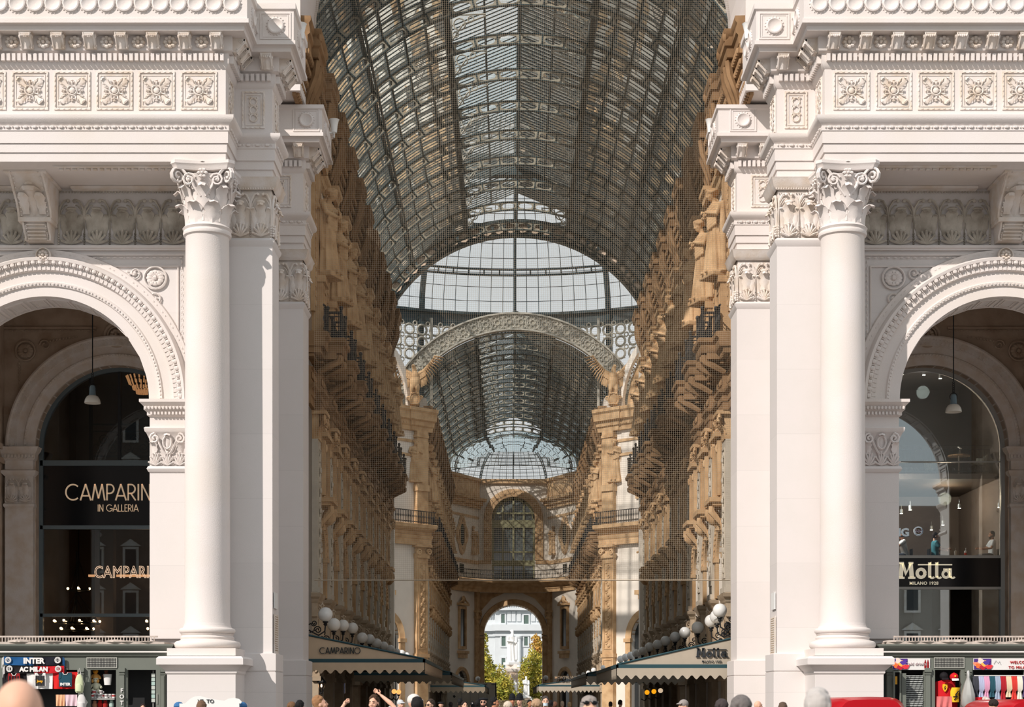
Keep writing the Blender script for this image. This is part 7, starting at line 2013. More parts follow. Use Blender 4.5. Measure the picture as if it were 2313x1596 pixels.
def build_pose(key):
    P = POSES[key]; sit = key.startswith('sit'); dz = -.45 if sit else 0; ln = -.10 if key == 'sitlean' else 0
    hm = T(0, -.02+ln, 1.63+dz)
    if key == 'phone': hm = hm @ RX(-.25)
    body = MB()
    head(body, hm)
    body.tube([(0, .02+ln*.8, 1.40+dz), (0, .01+ln, 1.48+dz), (0, .0+ln, 1.56+dz)], [.062, .055, .056], 12)
    loft(body, [(0, 0, .84+dz, .13, .10), (0, .0, .92+dz, .165, .115), (0, 0, 1.02+dz, .145, .10), (0, ln*.3, 1.12+dz, .135, .095), (0, ln*.5, 1.24+dz, .16, .11), (0, .0+ln*.8, 1.35+dz, .175, .11), (0, .01+ln*.8, 1.42+dz, .15, .09), (0, .015+ln*.8, 1.46+dz, .07, .06)], 20)
    for k, s_ in (('aL', -1), ('aR', 1)):
        a, b, c = [Vector(q) for q in P[k]]
        body.tube([(a.x*.6, a.y, a.z), tuple(a), tuple(a.lerp(b, .4)), tuple(b), tuple(b.lerp(c, .3)), tuple(c)], [.055, .058, .047, .038, .040, .024], 10)
        hand(body, c, (c-b), s_, .5)
    for k in ('lL', 'lR'):
        a, b, c = [Vector(q) for q in P[k]]
        body.tube([tuple(a), tuple(a.lerp(b, .3)), tuple(b), tuple(b.lerp(c, .3)), tuple(c)], [.085, .080, .052, .054, .036], 12)
        body.tube([(c.x, c.y+.04, c.z-.04), (c.x, c.y-.06, c.z-.045), (c.x, c.y-.17, c.z-.055)], [.034, .038, .030], 8)
    sh = MB()
    loft(sh, [(0, 0, .86+dz, .17, .13), (0, .0, .93+dz, .182, .135), (0, 0, 1.02+dz, .170, .125), (0, ln*.3, 1.12+dz, .16, .118), (0, ln*.5, 1.24+dz, .176, .126), (0, .0+ln*.8, 1.35+dz, .19, .124), (0, .01+ln*.8, 1.43+dz, .165, .105), (0, .015+ln*.8, 1.475+dz, .078, .072)], 20)
    for k in ('aL', 'aR'):
        a, b, c = [Vector(q) for q in P[k]]
        sh.tube([(a.x*.6, a.y, a.z), tuple(a), tuple(a.lerp(b, .72))], [.068, .070, .062], 10)
    tr = MB(); loft(tr, [(0, 0, .80+dz, .16, .12), (0, 0, .90+dz, .176, .128), (0, 0, .97+dz, .165, .12)], 18)
    sho = MB()
    for k in ('lL', 'lR'):
        a, b, c = [Vector(q) for q in P[k]]
        tr.tube([tuple(a), tuple(a.lerp(b, .3)), tuple(b), tuple(b.lerp(c, .9))], [.096, .092, .072, .060], 12)
        sho.tube([(c.x, c.y+.05, c.z-.035), (c.x, c.y-.06, c.z-.035), (c.x, c.y-.19, c.z-.048)], [.040, .046, .036], 8)
    vx = .011
    return dict(body=remeshed(body, 'body', vx, None, 2), shirt=remeshed(sh, 'shirt', .02, None), trousers=remeshed(tr, 'trousers', .025, None), shoes=remeshed(sho, 'shoes', .02, None, 1), hm=hm)
POSE = {k: build_pose(k) for k in POSES}

def hair_mesh(kind):
    mb = MB(); rnd = random.Random(3)
    if kind == 'short':
        mb.ball((0, .030, .045), .083, .092, .092, 16, 10); mb.box(-.07, .07, -.02, .10, -.05, .05)
        for i in range(60): a = rnd.uniform(0, 2*pi); e = rnd.uniform(.3, 1.5); mb.ball((.075*cos(a)*cos(e), .025+.085*sin(a)*cos(e), .05+.085*sin(e)), .018, nu=5, nv=4)
    elif kind == 'curly':
        for i in range(160):
            a = rnd.uniform(0, 2*pi); e = rnd.uniform(-.2, 1.5); c = (.085*cos(a)*cos(e), .03+.09*sin(a)*cos(e), .045+.09*sin(e))
            if c[1] < -.055 and c[2] < .07: continue
            mb.ball(c, .022, nu=5, nv=4)
        mb.ball((0, .03, .045), .08, .085, .085, 12, 8)
    elif kind == 'long':
        mb.ball((0, .026, .040), .086, .094, .096, 16, 10)
        loft(mb, [(0, .07, -.30, .06, .03), (0, .075, -.2, .09, .045), (0, .06, -.08, .098, .06), (0, .045, .02, .09, .07)], 14)
    elif kind == 'cap':
        mb.ball((0, .012, .045), .088, .102, .088, 16, 10); mb.grid([[(.075*u, -.075-.075*v*(1-u*u*.5), .062-.02*v) for u in [-1+.25*i for i in range(9)]] for v in (0, .5, 1)], None, (0, 0, -.012))
    elif kind == 'helmet':
        mb.lathe([(.12, .035), (.125, .045), (.100, .065), (.098, .12), (.085, .17), (.055, .205), (.02, .22), (.018, .24), (.001, .245)], (0, .01, 0), 18)
    elif kind == 'beret':
        mb.lathe([(.085, .05), (.12, .075), (.115, .10), (.06, .118), (.001, .122)], (0, .02, 0), 18)
    return remeshed(mb, 'hair' if kind in ('short', 'curly', 'long') else kind, .008, None, 2)
HAIR = {k: hair_mesh(k) for k in ('short', 'curly', 'long', 'cap', 'helmet', 'beret')}

SKIN = {'fair': material('fair_skin', c3(226, 176, 150), .55), 'tan': material('tan_skin', c3(186, 130, 98), .55), 'dark': material('dark_skin', c3(104, 68, 50), .55)}
def matobj(nm, me, mat, parent, loc=(0, 0, 0), rot=None):
    o = bpy.data.objects.new(nm, me); COL.objects.link(o); o.parent = parent; o.location = loc
    if rot is not None: o.rotation_euler = rot
    o.material_slots[0].link = 'OBJECT'; o.material_slots[0].material = mat
    return o
EYEW, EYEB = colour(235, 232, 228, .3), colour(30, 22, 18, .2)
_eye = {}
_used = []
def person(label, px, ytop, w, face, pose='stand', skin='fair', hair='short', hcol=(60, 42, 30), shirt_c=(200, 200, 200), trousers=(50, 54, 66), z0=None, d=None, extra=None, x=None, group=None, bald=False):
    d = d or .17*3807/w
    X = xc(px, d) if x is None else x
    if not pose.startswith('sit'):
        for _ in range(12):
            if all(abs(X-a) > .62 or abs(d-b) > .55 for a, b in _used): break
            d += .6; X = xc(px, d)
        _used.append((X, d))
    sit = pose.startswith('sit')
    if z0 is None:
        top = zc(ytop, d); s_ = top/1.75; z0 = 0
        s_ = min(1.14, max(.86, s_))
    else: s_ = 1.12
    t = thing('person', label, 'person', (X, d, z0), group)
    t.rotation_euler = (0, 0, face); t.scale = (s_, s_, s_)
    D = POSE[pose]
    b = matobj('body', D['body'], SKIN[skin], t)
    matobj('shirt', D['shirt'], colour(*shirt_c), t); matobj('trousers', D['trousers'], colour(*trousers), t); matobj('shoes', D['shoes'], colour(40, 36, 34), t)
    hm = D['hm']; loc = hm.to_translation(); rot = hm.to_euler()
    if not bald: matobj({'cap': 'cap', 'helmet': 'helmet', 'beret': 'beret'}.get(hair, 'hair'), HAIR[hair], colour(*hcol), t, loc, rot)
    if 'eye' not in _eye:
        m = MB(); [m.ball((q*.031, -.079, .008), .011, .008, .007, 8, 6) for q in (-1, 1)]; _eye['eye'] = mesh_from(m, 'eyes', EYEB)
        m = MB(); [m.tube([(q*.014, -.090, .030), (q*.032, -.088, .035), (q*.050, -.078, .028)], .004, 4) for q in (-1, 1)]; _eye['brow'] = mesh_from(m, 'eyebrows', EYEB)
        m = MB(); [m.tube([(-.022, -.084, -.063), (0, -.092, -.062), (.022, -.084, -.063)], .005, 5) for q in (1,)]; _eye['lip'] = mesh_from(m, 'lips', colour(170, 90, 84))
        m = MB(); [m.ball((q*.034, -.096, .008), .026, .008, .020, 10, 6) for q in (-1, 1)]; m.tube([(-.08, .0, .015), (-.062, -.088, .015), (.062, -.088, .015), (.08, .0, .015)], .004, 4); _eye['sunglasses'] = mesh_from(m, 'sunglasses', colour(14, 14, 16, .2))
        m = MB(); m.grid([[(.058*sin(a), .0-.070*cos(a)-.030+.0*j, -.025-.022*j) for a in [-1.3+2.6*i/10 for i in range(11)]] for j in range(4)], None, (0, -.006, 0)); _eye['face_mask'] = mesh_from(m, 'face_mask', colour(196, 214, 224))
        m = MB(); m.ball((0, -.045, -.085), .052, .050, .048, 12, 8); m.tube([(-.068, .0, -.01), (-.058, -.03, -.07), (0, -.08, -.095), (.058, -.03, -.07), (.068, .0, -.01)], .016, 6); _eye['beard'] = mesh_from(m, 'beard', colour(50, 36, 28))
    for k, nm in (('eye', 'eyes'), ('brow', 'eyebrows'), ('lip', 'lips')):
        o = bpy.data.objects.new(nm, _eye[k]); COL.objects.link(o); o.parent = t; o.location = loc; o.rotation_euler = rot
    for k in (extra or ()):
        o = bpy.data.objects.new(k, _eye[k]); COL.objects.link(o); o.parent = t; o.location = loc + (Vector((0, .02, .075)) if k == 'sunglasses' and hair == 'short' and 'up' in label else Vector()); o.rotation_euler = rot
    return t
PH = pi
person('person with curly brown hair walking at the foot of the left pier', 659, 1587, 20, PH, hair='curly', hcol=(110, 80, 56), shirt_c=(90, 100, 120))
person('black-haired person in a blue top beside the left pier', 677, 1583, 21, PH*.9, hcol=(20, 18, 20), shirt_c=(40, 120, 160))
p = person('young man with light brown hair lifting a phone to photograph the gallery', 721, 1572, 26, PH*.55, pose='phone', hcol=(150, 110, 76), shirt_c=(80, 84, 90))
ph = thing('smartphone', 'dark smartphone held up in both hands of the young man', 'phone', (p.location.x+.37, p.location.y+.06, 1.78))
mb = MB(); mb.box(-.006, .006, -.04, .04, 0, .15, T(*ph.location)); obj('phone_body', mb, colour(24, 30, 50, .3), ph)
person('man in a white shirt pushing his hair back with one hand', 845, 1571, 24, PH*1.9, pose='hairhand', hcol=(70, 50, 36), shirt_c=(230, 230, 232), extra=('beard',))
person('person in a pale grey cap behind the hair-pushing man', 904, 1580, 15, PH*.2, hair='cap', hcol=(200, 202, 204), shirt_c=(70, 80, 90))
person('person in a large white cap close to the camera left of centre', 934, 1568, 28, PH*.8, hair='cap', hcol=(224, 214, 206), shirt_c=(150, 140, 130))
person('dark-haired person in front of the white cap', 942, 1577, 31, PH*1.1, hcol=(24, 20, 22), shirt_c=(60, 60, 64))
person('short-haired man in sunglasses right of the white cap', 973, 1580, 18, PH*1.75, hcol=(60, 48, 40), shirt_c=(96, 90, 88), extra=('sunglasses',))
person('person in a dark beanie beside the short-haired man', 996, 1584, 12, PH, hair='beret', hcol=(24, 24, 28), shirt_c=(50, 50, 56))
person('dark-haired person in the crowd below the far awning', 1018, 1586, 11, PH, hcol=(30, 24, 22), shirt_c=(90, 60, 60))
person('dark-haired man in a teal shirt before the pale hoarding', 1039, 1578, 13, PH, skin='dark', hcol=(16, 14, 16), shirt_c=(70, 120, 120))
person('woman with long dark hair before the hoarding', 1049, 1583, 15, PH*.1, hair='long', hcol=(28, 20, 20), shirt_c=(30, 30, 34))
person('person in black with dark hair right of the long-haired woman', 1068, 1585, 13, PH, hcol=(14, 14, 16), shirt_c=(20, 20, 24))
p = person('person in black holding a camera above the crowd', 1080, 1581, 15, PH*.9, pose='phone', hcol=(18, 16, 18), shirt_c=(16, 16, 20))
person('man in a dark beret and sunglasses', 1092, 1575, 15.5, -.1, hair='beret', hcol=(20, 20, 24), shirt_c=(60, 60, 60), extra=('sunglasses', 'beard'))
person('man seen in profile with cropped hair and a blue and white collar', 1116, 1575, 16, PH*.5, skin='tan', hcol=(20, 18, 18), shirt_c=(170, 190, 220))
person('white-haired person below the monument', 1147, 1586, 19, PH, hair='curly', hcol=(200, 186, 168), shirt_c=(160, 150, 140))
person('police officer in a tall black helmet, the left one', 1157, 1573, 13, .1, hair='helmet', hcol=(14, 16, 22), shirt_c=(24, 28, 40), skin='tan')
person('police officer in a tall black helmet, the right one', 1174, 1573, 13.5, -.4, hair='helmet', hcol=(14, 16, 22), shirt_c=(24, 28, 40))
person('dark-haired man right of the police officers', 1196, 1581, 11, .3, skin='tan', hcol=(20, 18, 18), shirt_c=(50, 50, 56))
person('fair curly-haired person close to the camera near the centre', 1212, 1581, 23, PH, hair='curly', hcol=(170, 140, 112), shirt_c=(140, 130, 120))
person('man in glasses with a pale blue face mask', 1232, 1573, 16, 0, hcol=(70, 64, 62), shirt_c=(60, 66, 80), extra=('face_mask',))
person('dark-haired person right of the masked man', 1244, 1582, 13, PH, skin='dark', hcol=(16, 14, 14), shirt_c=(30, 30, 30))
person('bald brown-skinned man right of the masked man', 1254, 1583, 13, -PH*.4, skin='dark', bald=True, shirt_c=(70, 60, 56))
person('person close to the camera with sunglasses pushed up on greying hair', 1331, 1577, 46, PH*.02, hcol=(150, 140, 134), shirt_c=(120, 120, 124), extra=('sunglasses',))
person('dark-haired person behind the pushed-up sunglasses', 1320, 1577, 14, PH, hcol=(24, 20, 20), shirt_c=(80, 70, 66))
person('small figure in dark clothes under the script awning', 1270, 1584, 10, PH, hcol=(180, 160, 140), shirt_c=(190, 150, 110))
person('small figure with light hair under the script awning', 1286, 1586, 10, PH, hcol=(190, 160, 120), shirt_c=(200, 180, 150))
person('small dark-haired figure by the right shop pier', 1379, 1585, 10, PH, hcol=(40, 30, 26), shirt_c=(150, 90, 60))
person('tall small figure in black by the right shop pier', 1401, 1581, 10, PH*.8, hcol=(20, 18, 18), shirt_c=(26, 26, 28))
person('man in a grey peaked cap below the right globes', 1545, 1580, 20, -PH*.35, hair='cap', hcol=(150, 142, 138), shirt_c=(110, 100, 96))
person('dark curly-haired person left of the right pier', 1630, 1582, 28, PH, hair='curly', hcol=(66, 58, 58), shirt_c=(120, 110, 120))
person('grey curly-haired person close to the camera at the right pier', 1674, 1576, 44, PH, hair='curly', hcol=(110, 104, 102), shirt_c=(100, 100, 104))
person('bald man before the right pier', 1711, 1582, 17, PH*.6, bald=True, shirt_c=(150, 120, 110))
person('brown-haired person before the right pedestal', 1768, 1588, 24, PH, hcol=(90, 72, 60), shirt_c=(90, 90, 96))
person('pale grey-haired person very close to the camera at the right', 1846, 1562, 66, PH, hcol=(186, 180, 176), shirt_c=(180, 176, 172))
person('fair-skinned bald man very close to the camera at the left edge', 42, 1532, 128, PH*1.1, bald=True, shirt_c=(214, 190, 170))
person('brown-haired person in front of the white vendor cart', 455, 1585, 26, PH, hcol=(110, 84, 66), shirt_c=(120, 120, 130))
person('dark-haired person in the doorway of the left kiosk', 323, 1590, 14, 0, d=49.2, hcol=(50, 36, 34), shirt_c=(90, 60, 60))
person('curly black-haired person before the right kiosk', 2244, 1581, 20, PH, hair='curly', hcol=(40, 32, 28), shirt_c=(60, 50, 50))
yd_ = YG+1.25
person('man in a white shirt resting his chin on his hand in the right window', 0, 0, 1, -PH*.5, pose='sitlean', z0=6.35+.24, d=yd_, x=xc(2044, yd_), skin='tan', hcol=(34, 26, 24), shirt_c=(214, 214, 212))
person('woman in a teal off-shoulder top in the right window', 0, 0, 1, PH*.5, pose='sit', z0=6.35+.20, d=yd_, x=xc(2112, yd_), hair='short', hcol=(40, 26, 22), shirt_c=(70, 130, 140))
person('bearded man in a white shirt at the right end of the window', 0, 0, 1, -PH*.5, pose='sit', z0=6.35+.24, d=yd_, x=xc(2241, yd_), skin='tan', hcol=(24, 20, 20), shirt_c=(220, 222, 222), extra=('beard',))
for i, px in enumerate((2044, 2112, 2241)):
    x = xc(px, yd_); t = thing('dining_chair', ['black chair under the man leaning on his hand', 'black chair under the woman in teal', 'black chair under the bearded man'][i], 'chair', (x, yd_, 6.35), 'black dining chairs in the right window')
    zz = .62
    mb = MB(); mb.box(x-.22, x+.22, yd_-.2, yd_+.2, 6.35+zz-.06, 6.35+zz-.02); obj('seat', mb, BLACK, t)
    sgn = 1 if i != 1 else -1; mb = MB(); mb.box(x+sgn*.22, x+sgn*.25, yd_-.2, yd_+.2, 6.35+zz, 6.35+zz+.42); obj('backrest', mb, BLACK, t)
    for a in (-.19, .19):
        for b in (-.17, .17): mb = MB(); mb.box(x+a-.015, x+a+.015, yd_+b-.015, yd_+b+.015, 6.35, 6.35+zz-.05); obj('leg', mb, BLACK, t)

# vendor cart and red van
t = thing('vendor_cart', 'white vendor cart with a scroll-shaped top board and blue corners', 'cart', (xc(472, 38), 38, 0))
d = 38; X = lambda p: xc(p, d); Z = lambda p: zc(p, d)
mb = MB(); mb.box(X(405), X(540), d, d+1.2, .1, Z(1588)); obj('cart_body', mb, WHITE, t)
mb = MB(); mb.prism([(X(a), Z(b)) for a, b in ((418, 1588), (422, 1584), (430, 1577), (440, 1572), (452, 1571), (462, 1574), (474, 1577), (492, 1580), (506, 1582), (516, 1577), (528, 1575), (540, 1578), (546, 1584), (544, 1588))][::-1], d, d+.05)
obj('top_board', mb, WHITE, t)
put_text('board_lettering', 'VE  TO', .12, DARKTXT, (X(465), d-.01, Z(1587)), t)
for a, b in ((390, 406), (532, 552)): mb = MB(); mb.ball((X((a+b)/2), d+.3, Z(1594)), .12, .2, .1, 10, 6); obj('corner_cushion', mb, colour(60, 110, 160), t)
for a in (412, 532): mb = MB(); mb.lathe([(.05, -.05), (.25, -.05), (.25, .05), (.05, .05)], (0, 0, 0), 16, T(X(a), d+.05, .25) @ RX(pi/2)); obj('wheel', mb, BLACK, t)
def van(label, px0, px1, ytop, d):
    REDP2 = colour(178, 16, 30, .25); x0, x1 = xc(px0, d), xc(px1, d); zt = zc(ytop, d); cx = (x0+x1)/2; hw = (x1-x0)/2
    t = thing('van', label, 'vehicle', (cx, d, 0))
    mb = MB(); rows = []
    for v, ins in ((0, .12), (.25, .0), (3.6, 0), (4.3, .1)):
        r = []
        for i in range(17):
            a = pi*i/16; e = .38
            r.append((cx-(hw-ins)*(abs(cos(a))**e)*(1 if cos(a) > 0 else -1), d+v, .45 + (zt-.45-ins*.5)*(abs(sin(a))**e)))
        rows.append(r)
    mb.grid(rows); mb.add([p for p in rows[0]], [tuple(range(17))]); mb.add([p for p in rows[-1]], [tuple(range(16, -1, -1))]); obj('van_body', mb, REDP2, t)
    mb = MB(); mb.box(cx-hw*.75, cx+hw*.75, d-.02, d+.05, 1.15, zt-.28); obj('rear_window', mb, PANE, t)
    for q in (-1, 1):
        mb = MB(); mb.box(cx+q*hw*.9-.07, cx+q*hw*.9+.07, d-.02, d+.1, .8, 1.2); obj('tail_light', mb, colour(150, 30, 20, .3), t)
        for v in (.8, 3.4): mb = MB(); mb.lathe([(.05, -.1), (.32, -.1), (.32, .1), (.05, .1)], (0, 0, 0), 18, T(cx+q*(hw-.12), d+v, .33) @ RY(pi/2)); obj('wheel', mb, BLACK, t)
    mb = MB(); mb.box(cx-hw, cx+hw, d-.1, d+.1, .4, .6); obj('bumper', mb, BLACK, t)
van('red van with a rounded roof standing before the right kiosk', 1882, 2056, 1573, 38)
van('red van cut off by the right edge of the frame', 2268, 2440, 1578, 41)

# ---------------------------------------------------------------- sculpture
def drapery(mb, w, h, z0, folds=9, M=None, tilt=0.0):
    R = []; n = 48
    for j in range(9):
        t = j/8; z = z0 + h*t; rr = w*(1.0 - .42*t)
        R.append([((rr*(1+.09*sin(folds*a+2*t)))*cos(a)+tilt*t, (rr*.72*(1+.12*sin(folds*a+2*t+.5)))*sin(a), z) for a in [2*pi*k/n for k in range(n+1)]])
    mb.grid(R, M); c0 = [p for p in R[0][:-1]]; mb.add(c0, [tuple(range(n-1, -1, -1))], M); c1 = [p for p in R[-1][:-1]]; mb.add(c1, [tuple(range(n))], M)

def caryatid():
    b = MB()
    drapery(b, .30, .95, 0.0, 9)
    loft(b, [(0, 0, .90, .19, .14), (0, -.01, 1.0, .18, .13), (.01, -.01, 1.12, .165, .12), (.01, 0, 1.26, .20, .13), (0, 0, 1.40, .21, .12), (0, .01, 1.47, .10, .08)], 20)
    for k in range(7): a = -1.2+.4*k; b.tube([(-.20*cos(a)-.02, -.15*sin(a)*.3-.10, .95+.05*k), (.02, -.17, .90+.06*k), (.22, -.08, 1.0+.06*k)], .035, 6)
    head(b, T(0, -.10, 1.63) @ RX(.35) @ SC(1.12)); b.tube([(0, .01, 1.42), (0, -.05, 1.55)], .06, 10)
    for i in range(26): a = 2*pi*i/26; b.ball((.095*cos(a), -.075+.11*sin(a), 1.68+.02*sin(a*3)), .036, nu=6, nv=5)
    b.ball((0, -.05, 1.70), .095, .10, .07, 12, 8)
    b.tube([(-.21, .0, 1.40), (-.30, -.10, 1.20), (-.08, -.24, 1.14)], [.065, .052, .036], 10); b.tube([(.21, .0, 1.40), (.29, -.12, 1.16), (.05, -.25, 1.24)], [.065, .052, .036], 10)
    hand(b, (-.08, -.24, 1.14), (1, -.1, .2), 1, .7); hand(b, (.05, -.25, 1.24), (-1, -.1, .1), -1, .7)
    b.tube([(.24, .05, 1.45), (.30, .02, 1.0), (.28, .05, .4), (.30, .04, 0)], [.05, .07, .07, .09], 8)
    b.tube([(-.18, .06, 1.5), (-.24, .06, 1.0), (-.22, .02, .5)], [.05, .06, .05], 8)
    b.box(-.30, .30, -.22, .2, -.08, .02)
    for x in (-.09, .09): b.tube([(x, -.15, .04), (x, -.28, .03)], .04, 6)
    me = remeshed(b, 'caryatid_statue', .016, TAN, 1); me.transform(SC(1.85)); return me
CAR = caryatid()
for sd in (-1, 1):
    for i in range(NB1):
        o = bpy.data.objects.new('caryatid_statue', CAR); COL.objects.link(o)
        o.location = (sd*(WX-.55), A0+PITCH*(i+.5), 17.75); o.rotation_euler = (0, 0, -sd*pi/2+sd*.35)
        tag(o, f'{ORD[i] if i else "nearest"} draped stone figure from the entrance on the {SIDE[sd]} gallery wall', 'statue', 'draped figures along the near gallery walls')
    for i in range(NB2):
        o = bpy.data.objects.new('caryatid_statue', CAR); COL.objects.link(o)
        o.location = (sd*(7.15-.55), B0+PITCH*(i+.5), 17.75); o.rotation_euler = (0, 0, -sd*pi/2+sd*.35)
        tag(o, f'{ORD[i] if i else "nearest"} draped stone figure of the far arm on the {SIDE[sd]} wall beyond the dome', 'statue', 'draped figures along the far gallery walls')
    o = bpy.data.objects.new('caryatid_statue', CAR); COL.objects.link(o); k = .70
    o.location = (sd*(7.15+.55*k+.45*k), B0-.35*k-.05-.75+.2, 19.0); o.rotation_euler = (0, 0, -sd*pi/4*.6)
    tag(o, f'draped stone figure on the {SIDE[sd]} pilaster of the octagon under the eagle', 'statue', 'figures at the octagon corners')
    o = bpy.data.objects.new('caryatid_statue', CAR); COL.objects.link(o)
    o.location = (sd*4.45, 188.2, 18.2); o.scale = (.95,)*3
    tag(o, f'draped stone figure {SIDE[sd]} of the large far window', 'statue', 'figures beside the far window')

def eagle(sd, X, Y, Z):
    t = thing('eagle_statue', f'spread-winged stone eagle on a crest at the {SIDE[sd]} foot of the dome', 'statue', (X, Y, Z), 'eagles at the foot of the dome')
    b = MB(); M = T(X, Y, Z)
    b.ball((0, 0, 1.95), .42, .36, .62, 14, 10, M); b.ball((0, -.1, 2.35), .33, .28, .35, 12, 8, M)
    b.tube([(0, -.05, 2.5), (.03*sd, -.1, 2.85), (.08*sd, -.18, 3.02)], [.22, .17, .15], 10, M); b.ball((.10*sd, -.2, 3.06), .15, .19, .15, 10, 8, M)
    b.tube([(.14*sd, -.34, 3.08), (.18*sd, -.46, 3.04), (.18*sd, -.48, 2.94)], [.07, .05, .015], 6, M)
    for q in (-1, 1): b.tube([(q*.2, -.05, 1.6), (q*.24, -.12, 1.25), (q*.24, -.1, .95)], [.20, .16, .08], 8, M); [b.tube([(q*.24, -.1, .95), (q*.24+.1*j, -.28, .9)], .045, 5, M) for j in (-1, 0, 1)]
    for i in range(5): b.tube([(.09*(i-2), .1, 1.5), (.14*(i-2), .12, 1.0), (.17*(i-2), .1, .75)], [.12, .10, .05], 6, M)
    obj('eagle_body', remeshed(b, 'eagle_body', .045, TAN, 1), None, t)
    for q in (-1, 1):
        w = MB(); w.tube([(q*.25, .05, 2.45), (q*.75, .1, 2.75), (q*1.25, .12, 3.35), (q*1.6, .1, 3.95)], [.18, .17, .13, .06], 8, M)
        for i in range(13):
            tt = i/12; bx, bz = q*(.35+1.2*tt), 2.5+1.35*tt**1.3
            L = 1.25-.15*abs(tt-.4); ang = radians(-75+70*tt)
            w.tube([(bx, .08, bz), (bx+q*cos(ang)*L*.35+q*.02, .03, bz+sin(ang)*L*.45), (bx+q*cos(ang)*L*.62, .05, bz+sin(ang)*L*.9)], [.13, .16, .06], 6, M, flat=.3)
            w.tube([(bx, .0, bz), (bx+q*cos(ang)*.3, -.05, bz+sin(ang)*.45)], [.14, .10], 6, M, flat=.45)
        obj('wing', w, TAN, t)
    c = MB(); c.lathe([(.30, 0), (.42, .08), (.25, .15), (.18, .25)], tuple(M.to_translation()), 12)
    c.ball((0, -.05, .50), .42, .18, .50, 16, 10, M); c.ring((0, -.16, .50), .40, .07, 20, 5, M, rz=.48); obj('crest', c, TAN, t)
    for q in (-1, 1): s_ = MB(); s_.tube([(q*.46+p[0], -.1, .6+p[2]) for p in spiral((0, 0, 0), .20, 1.3, 12, sgn=q)], .06, 5, M); obj('crest_scroll', s_, TAN, t)
for sd in (-1, 1): eagle(sd, (-7.82 if sd < 0 else 7.64), 131.3, 24.72)
# ---------------------------------------------------------------- the square beyond the far arch
MARBLE = material('white_marble', (0.88, 0.87, 0.85), 0.6, 0.06, 1.5)
PALEB = material('pale_facade', (0.66, 0.70, 0.72), 0.8, 0.06, .8)
def statue_figure(nm, label, x, y, z, sc, mat=MARBLE, rot=0, cloak=True):
    b = MB(); drapery(b, .30, 1.15, 0.0, 8)
    loft(b, [(0, 0, 1.0, .22, .16), (0, 0, 1.2, .23, .16), (0, 0, 1.38, .24, .15), (0, .01, 1.48, .12, .10)], 18)
    head(b, T(0, -.06, 1.64) @ RX(.3)); b.tube([(0, .01, 1.42), (0, -.02, 1.56)], .07, 10); b.ball((0, .0, 1.70), .11, .12, .06, 12, 8); b.tube([(0, -.12, 1.56), (0, -.16, 1.42)], [.06, .03], 8)
    b.tube([(-.22, .0, 1.40), (-.28, -.08, 1.15), (-.02, -.22, 1.12)], [.09, .08, .05], 10); b.tube([(.22, .0, 1.40), (.29, -.05, 1.15), (.10, -.22, 1.05)], [.09, .08, .05], 10)
    for k in range(5): b.tube([(.20, .05-.05*k, 1.4), (.27-.02*k, .0-.05*k, .8), (.30-.03*k, .02-.06*k, .15)], [.05, .05, .06], 6)
    b.box(-.36, .36, -.30, .30, -.12, .02)
    me = remeshed(b, nm, .02, mat, 1); me.transform(SC(sc))
    o = bpy.data.objects.new(nm, me); COL.objects.link(o); o.location = (x, y, z); o.rotation_euler = (0, 0, rot)
    return o
D = 236.0
XM = xc(1156, D)
t = thing('monument_pedestal', 'tall square stone pedestal carrying the white robed statue', 'pedestal', (XM, D, 0))
mb = MB(); mb.box(XM-1.6, XM+1.6, D-1.6, D+1.6, 0, 1.2); mb.box(XM-1.25, XM+1.25, D-1.25, D+1.25, 1.2, 1.9); mb.box(XM-.85, XM+.85, D-.85, D+.85, 1.9, zc(1512, D)); obj('die', mb, PORTICO, t)
mb = MB(); z1 = zc(1512, D); mb.box(XM-1.1, XM+1.1, D-1.1, D+1.1, z1, z1+.25); mb.box(XM-1.0, XM+1.0, D-1.0, D+1.0, z1-.25, z1); mb.box(XM-.75, XM+.75, D-.75, D+.75, z1+.25, zc(1500, D)); obj('cap_moulding', mb, CARVED, t)
o = statue_figure('monument_statue', '', XM, D, zc(1496, D), (1498-1424)/16.13/1.75, rot=.5); tag(o, 'white marble statue of a robed bearded figure on the tall pedestal', 'statue')
for px, yt, yb, lb, r in ((1188, 1527, 1573, 'small white marble standing figure at the right foot of the monument', .4), (1163, 1535, 1562, 'small white marble figure half hidden by leaves at the left foot of the monument', -.4)):
    dd = D-3; o = statue_figure('side_statue', '', xc(px, dd), dd, zc(yb, dd), (yb-yt)*dd/3807/1.75, rot=r); tag(o, lb, 'statue')
    t = thing('statue_plinth', 'square plinth under the ' + lb.split(' figure')[0] + ' figure at the ' + ('right' if px > 1170 else 'left'), 'plinth', (xc(px, dd), dd, 0)); mb = MB(); x = xc(px, dd); mb.box(x-.5, x+.5, dd-.5, dd+.5, 0, zc(yb, dd)-.13); mb.box(x-.6, x+.6, dd-.6, dd+.6, zc(yb, dd)-.45, zc(yb, dd)-.3); obj('block', mb, PORTICO, t)

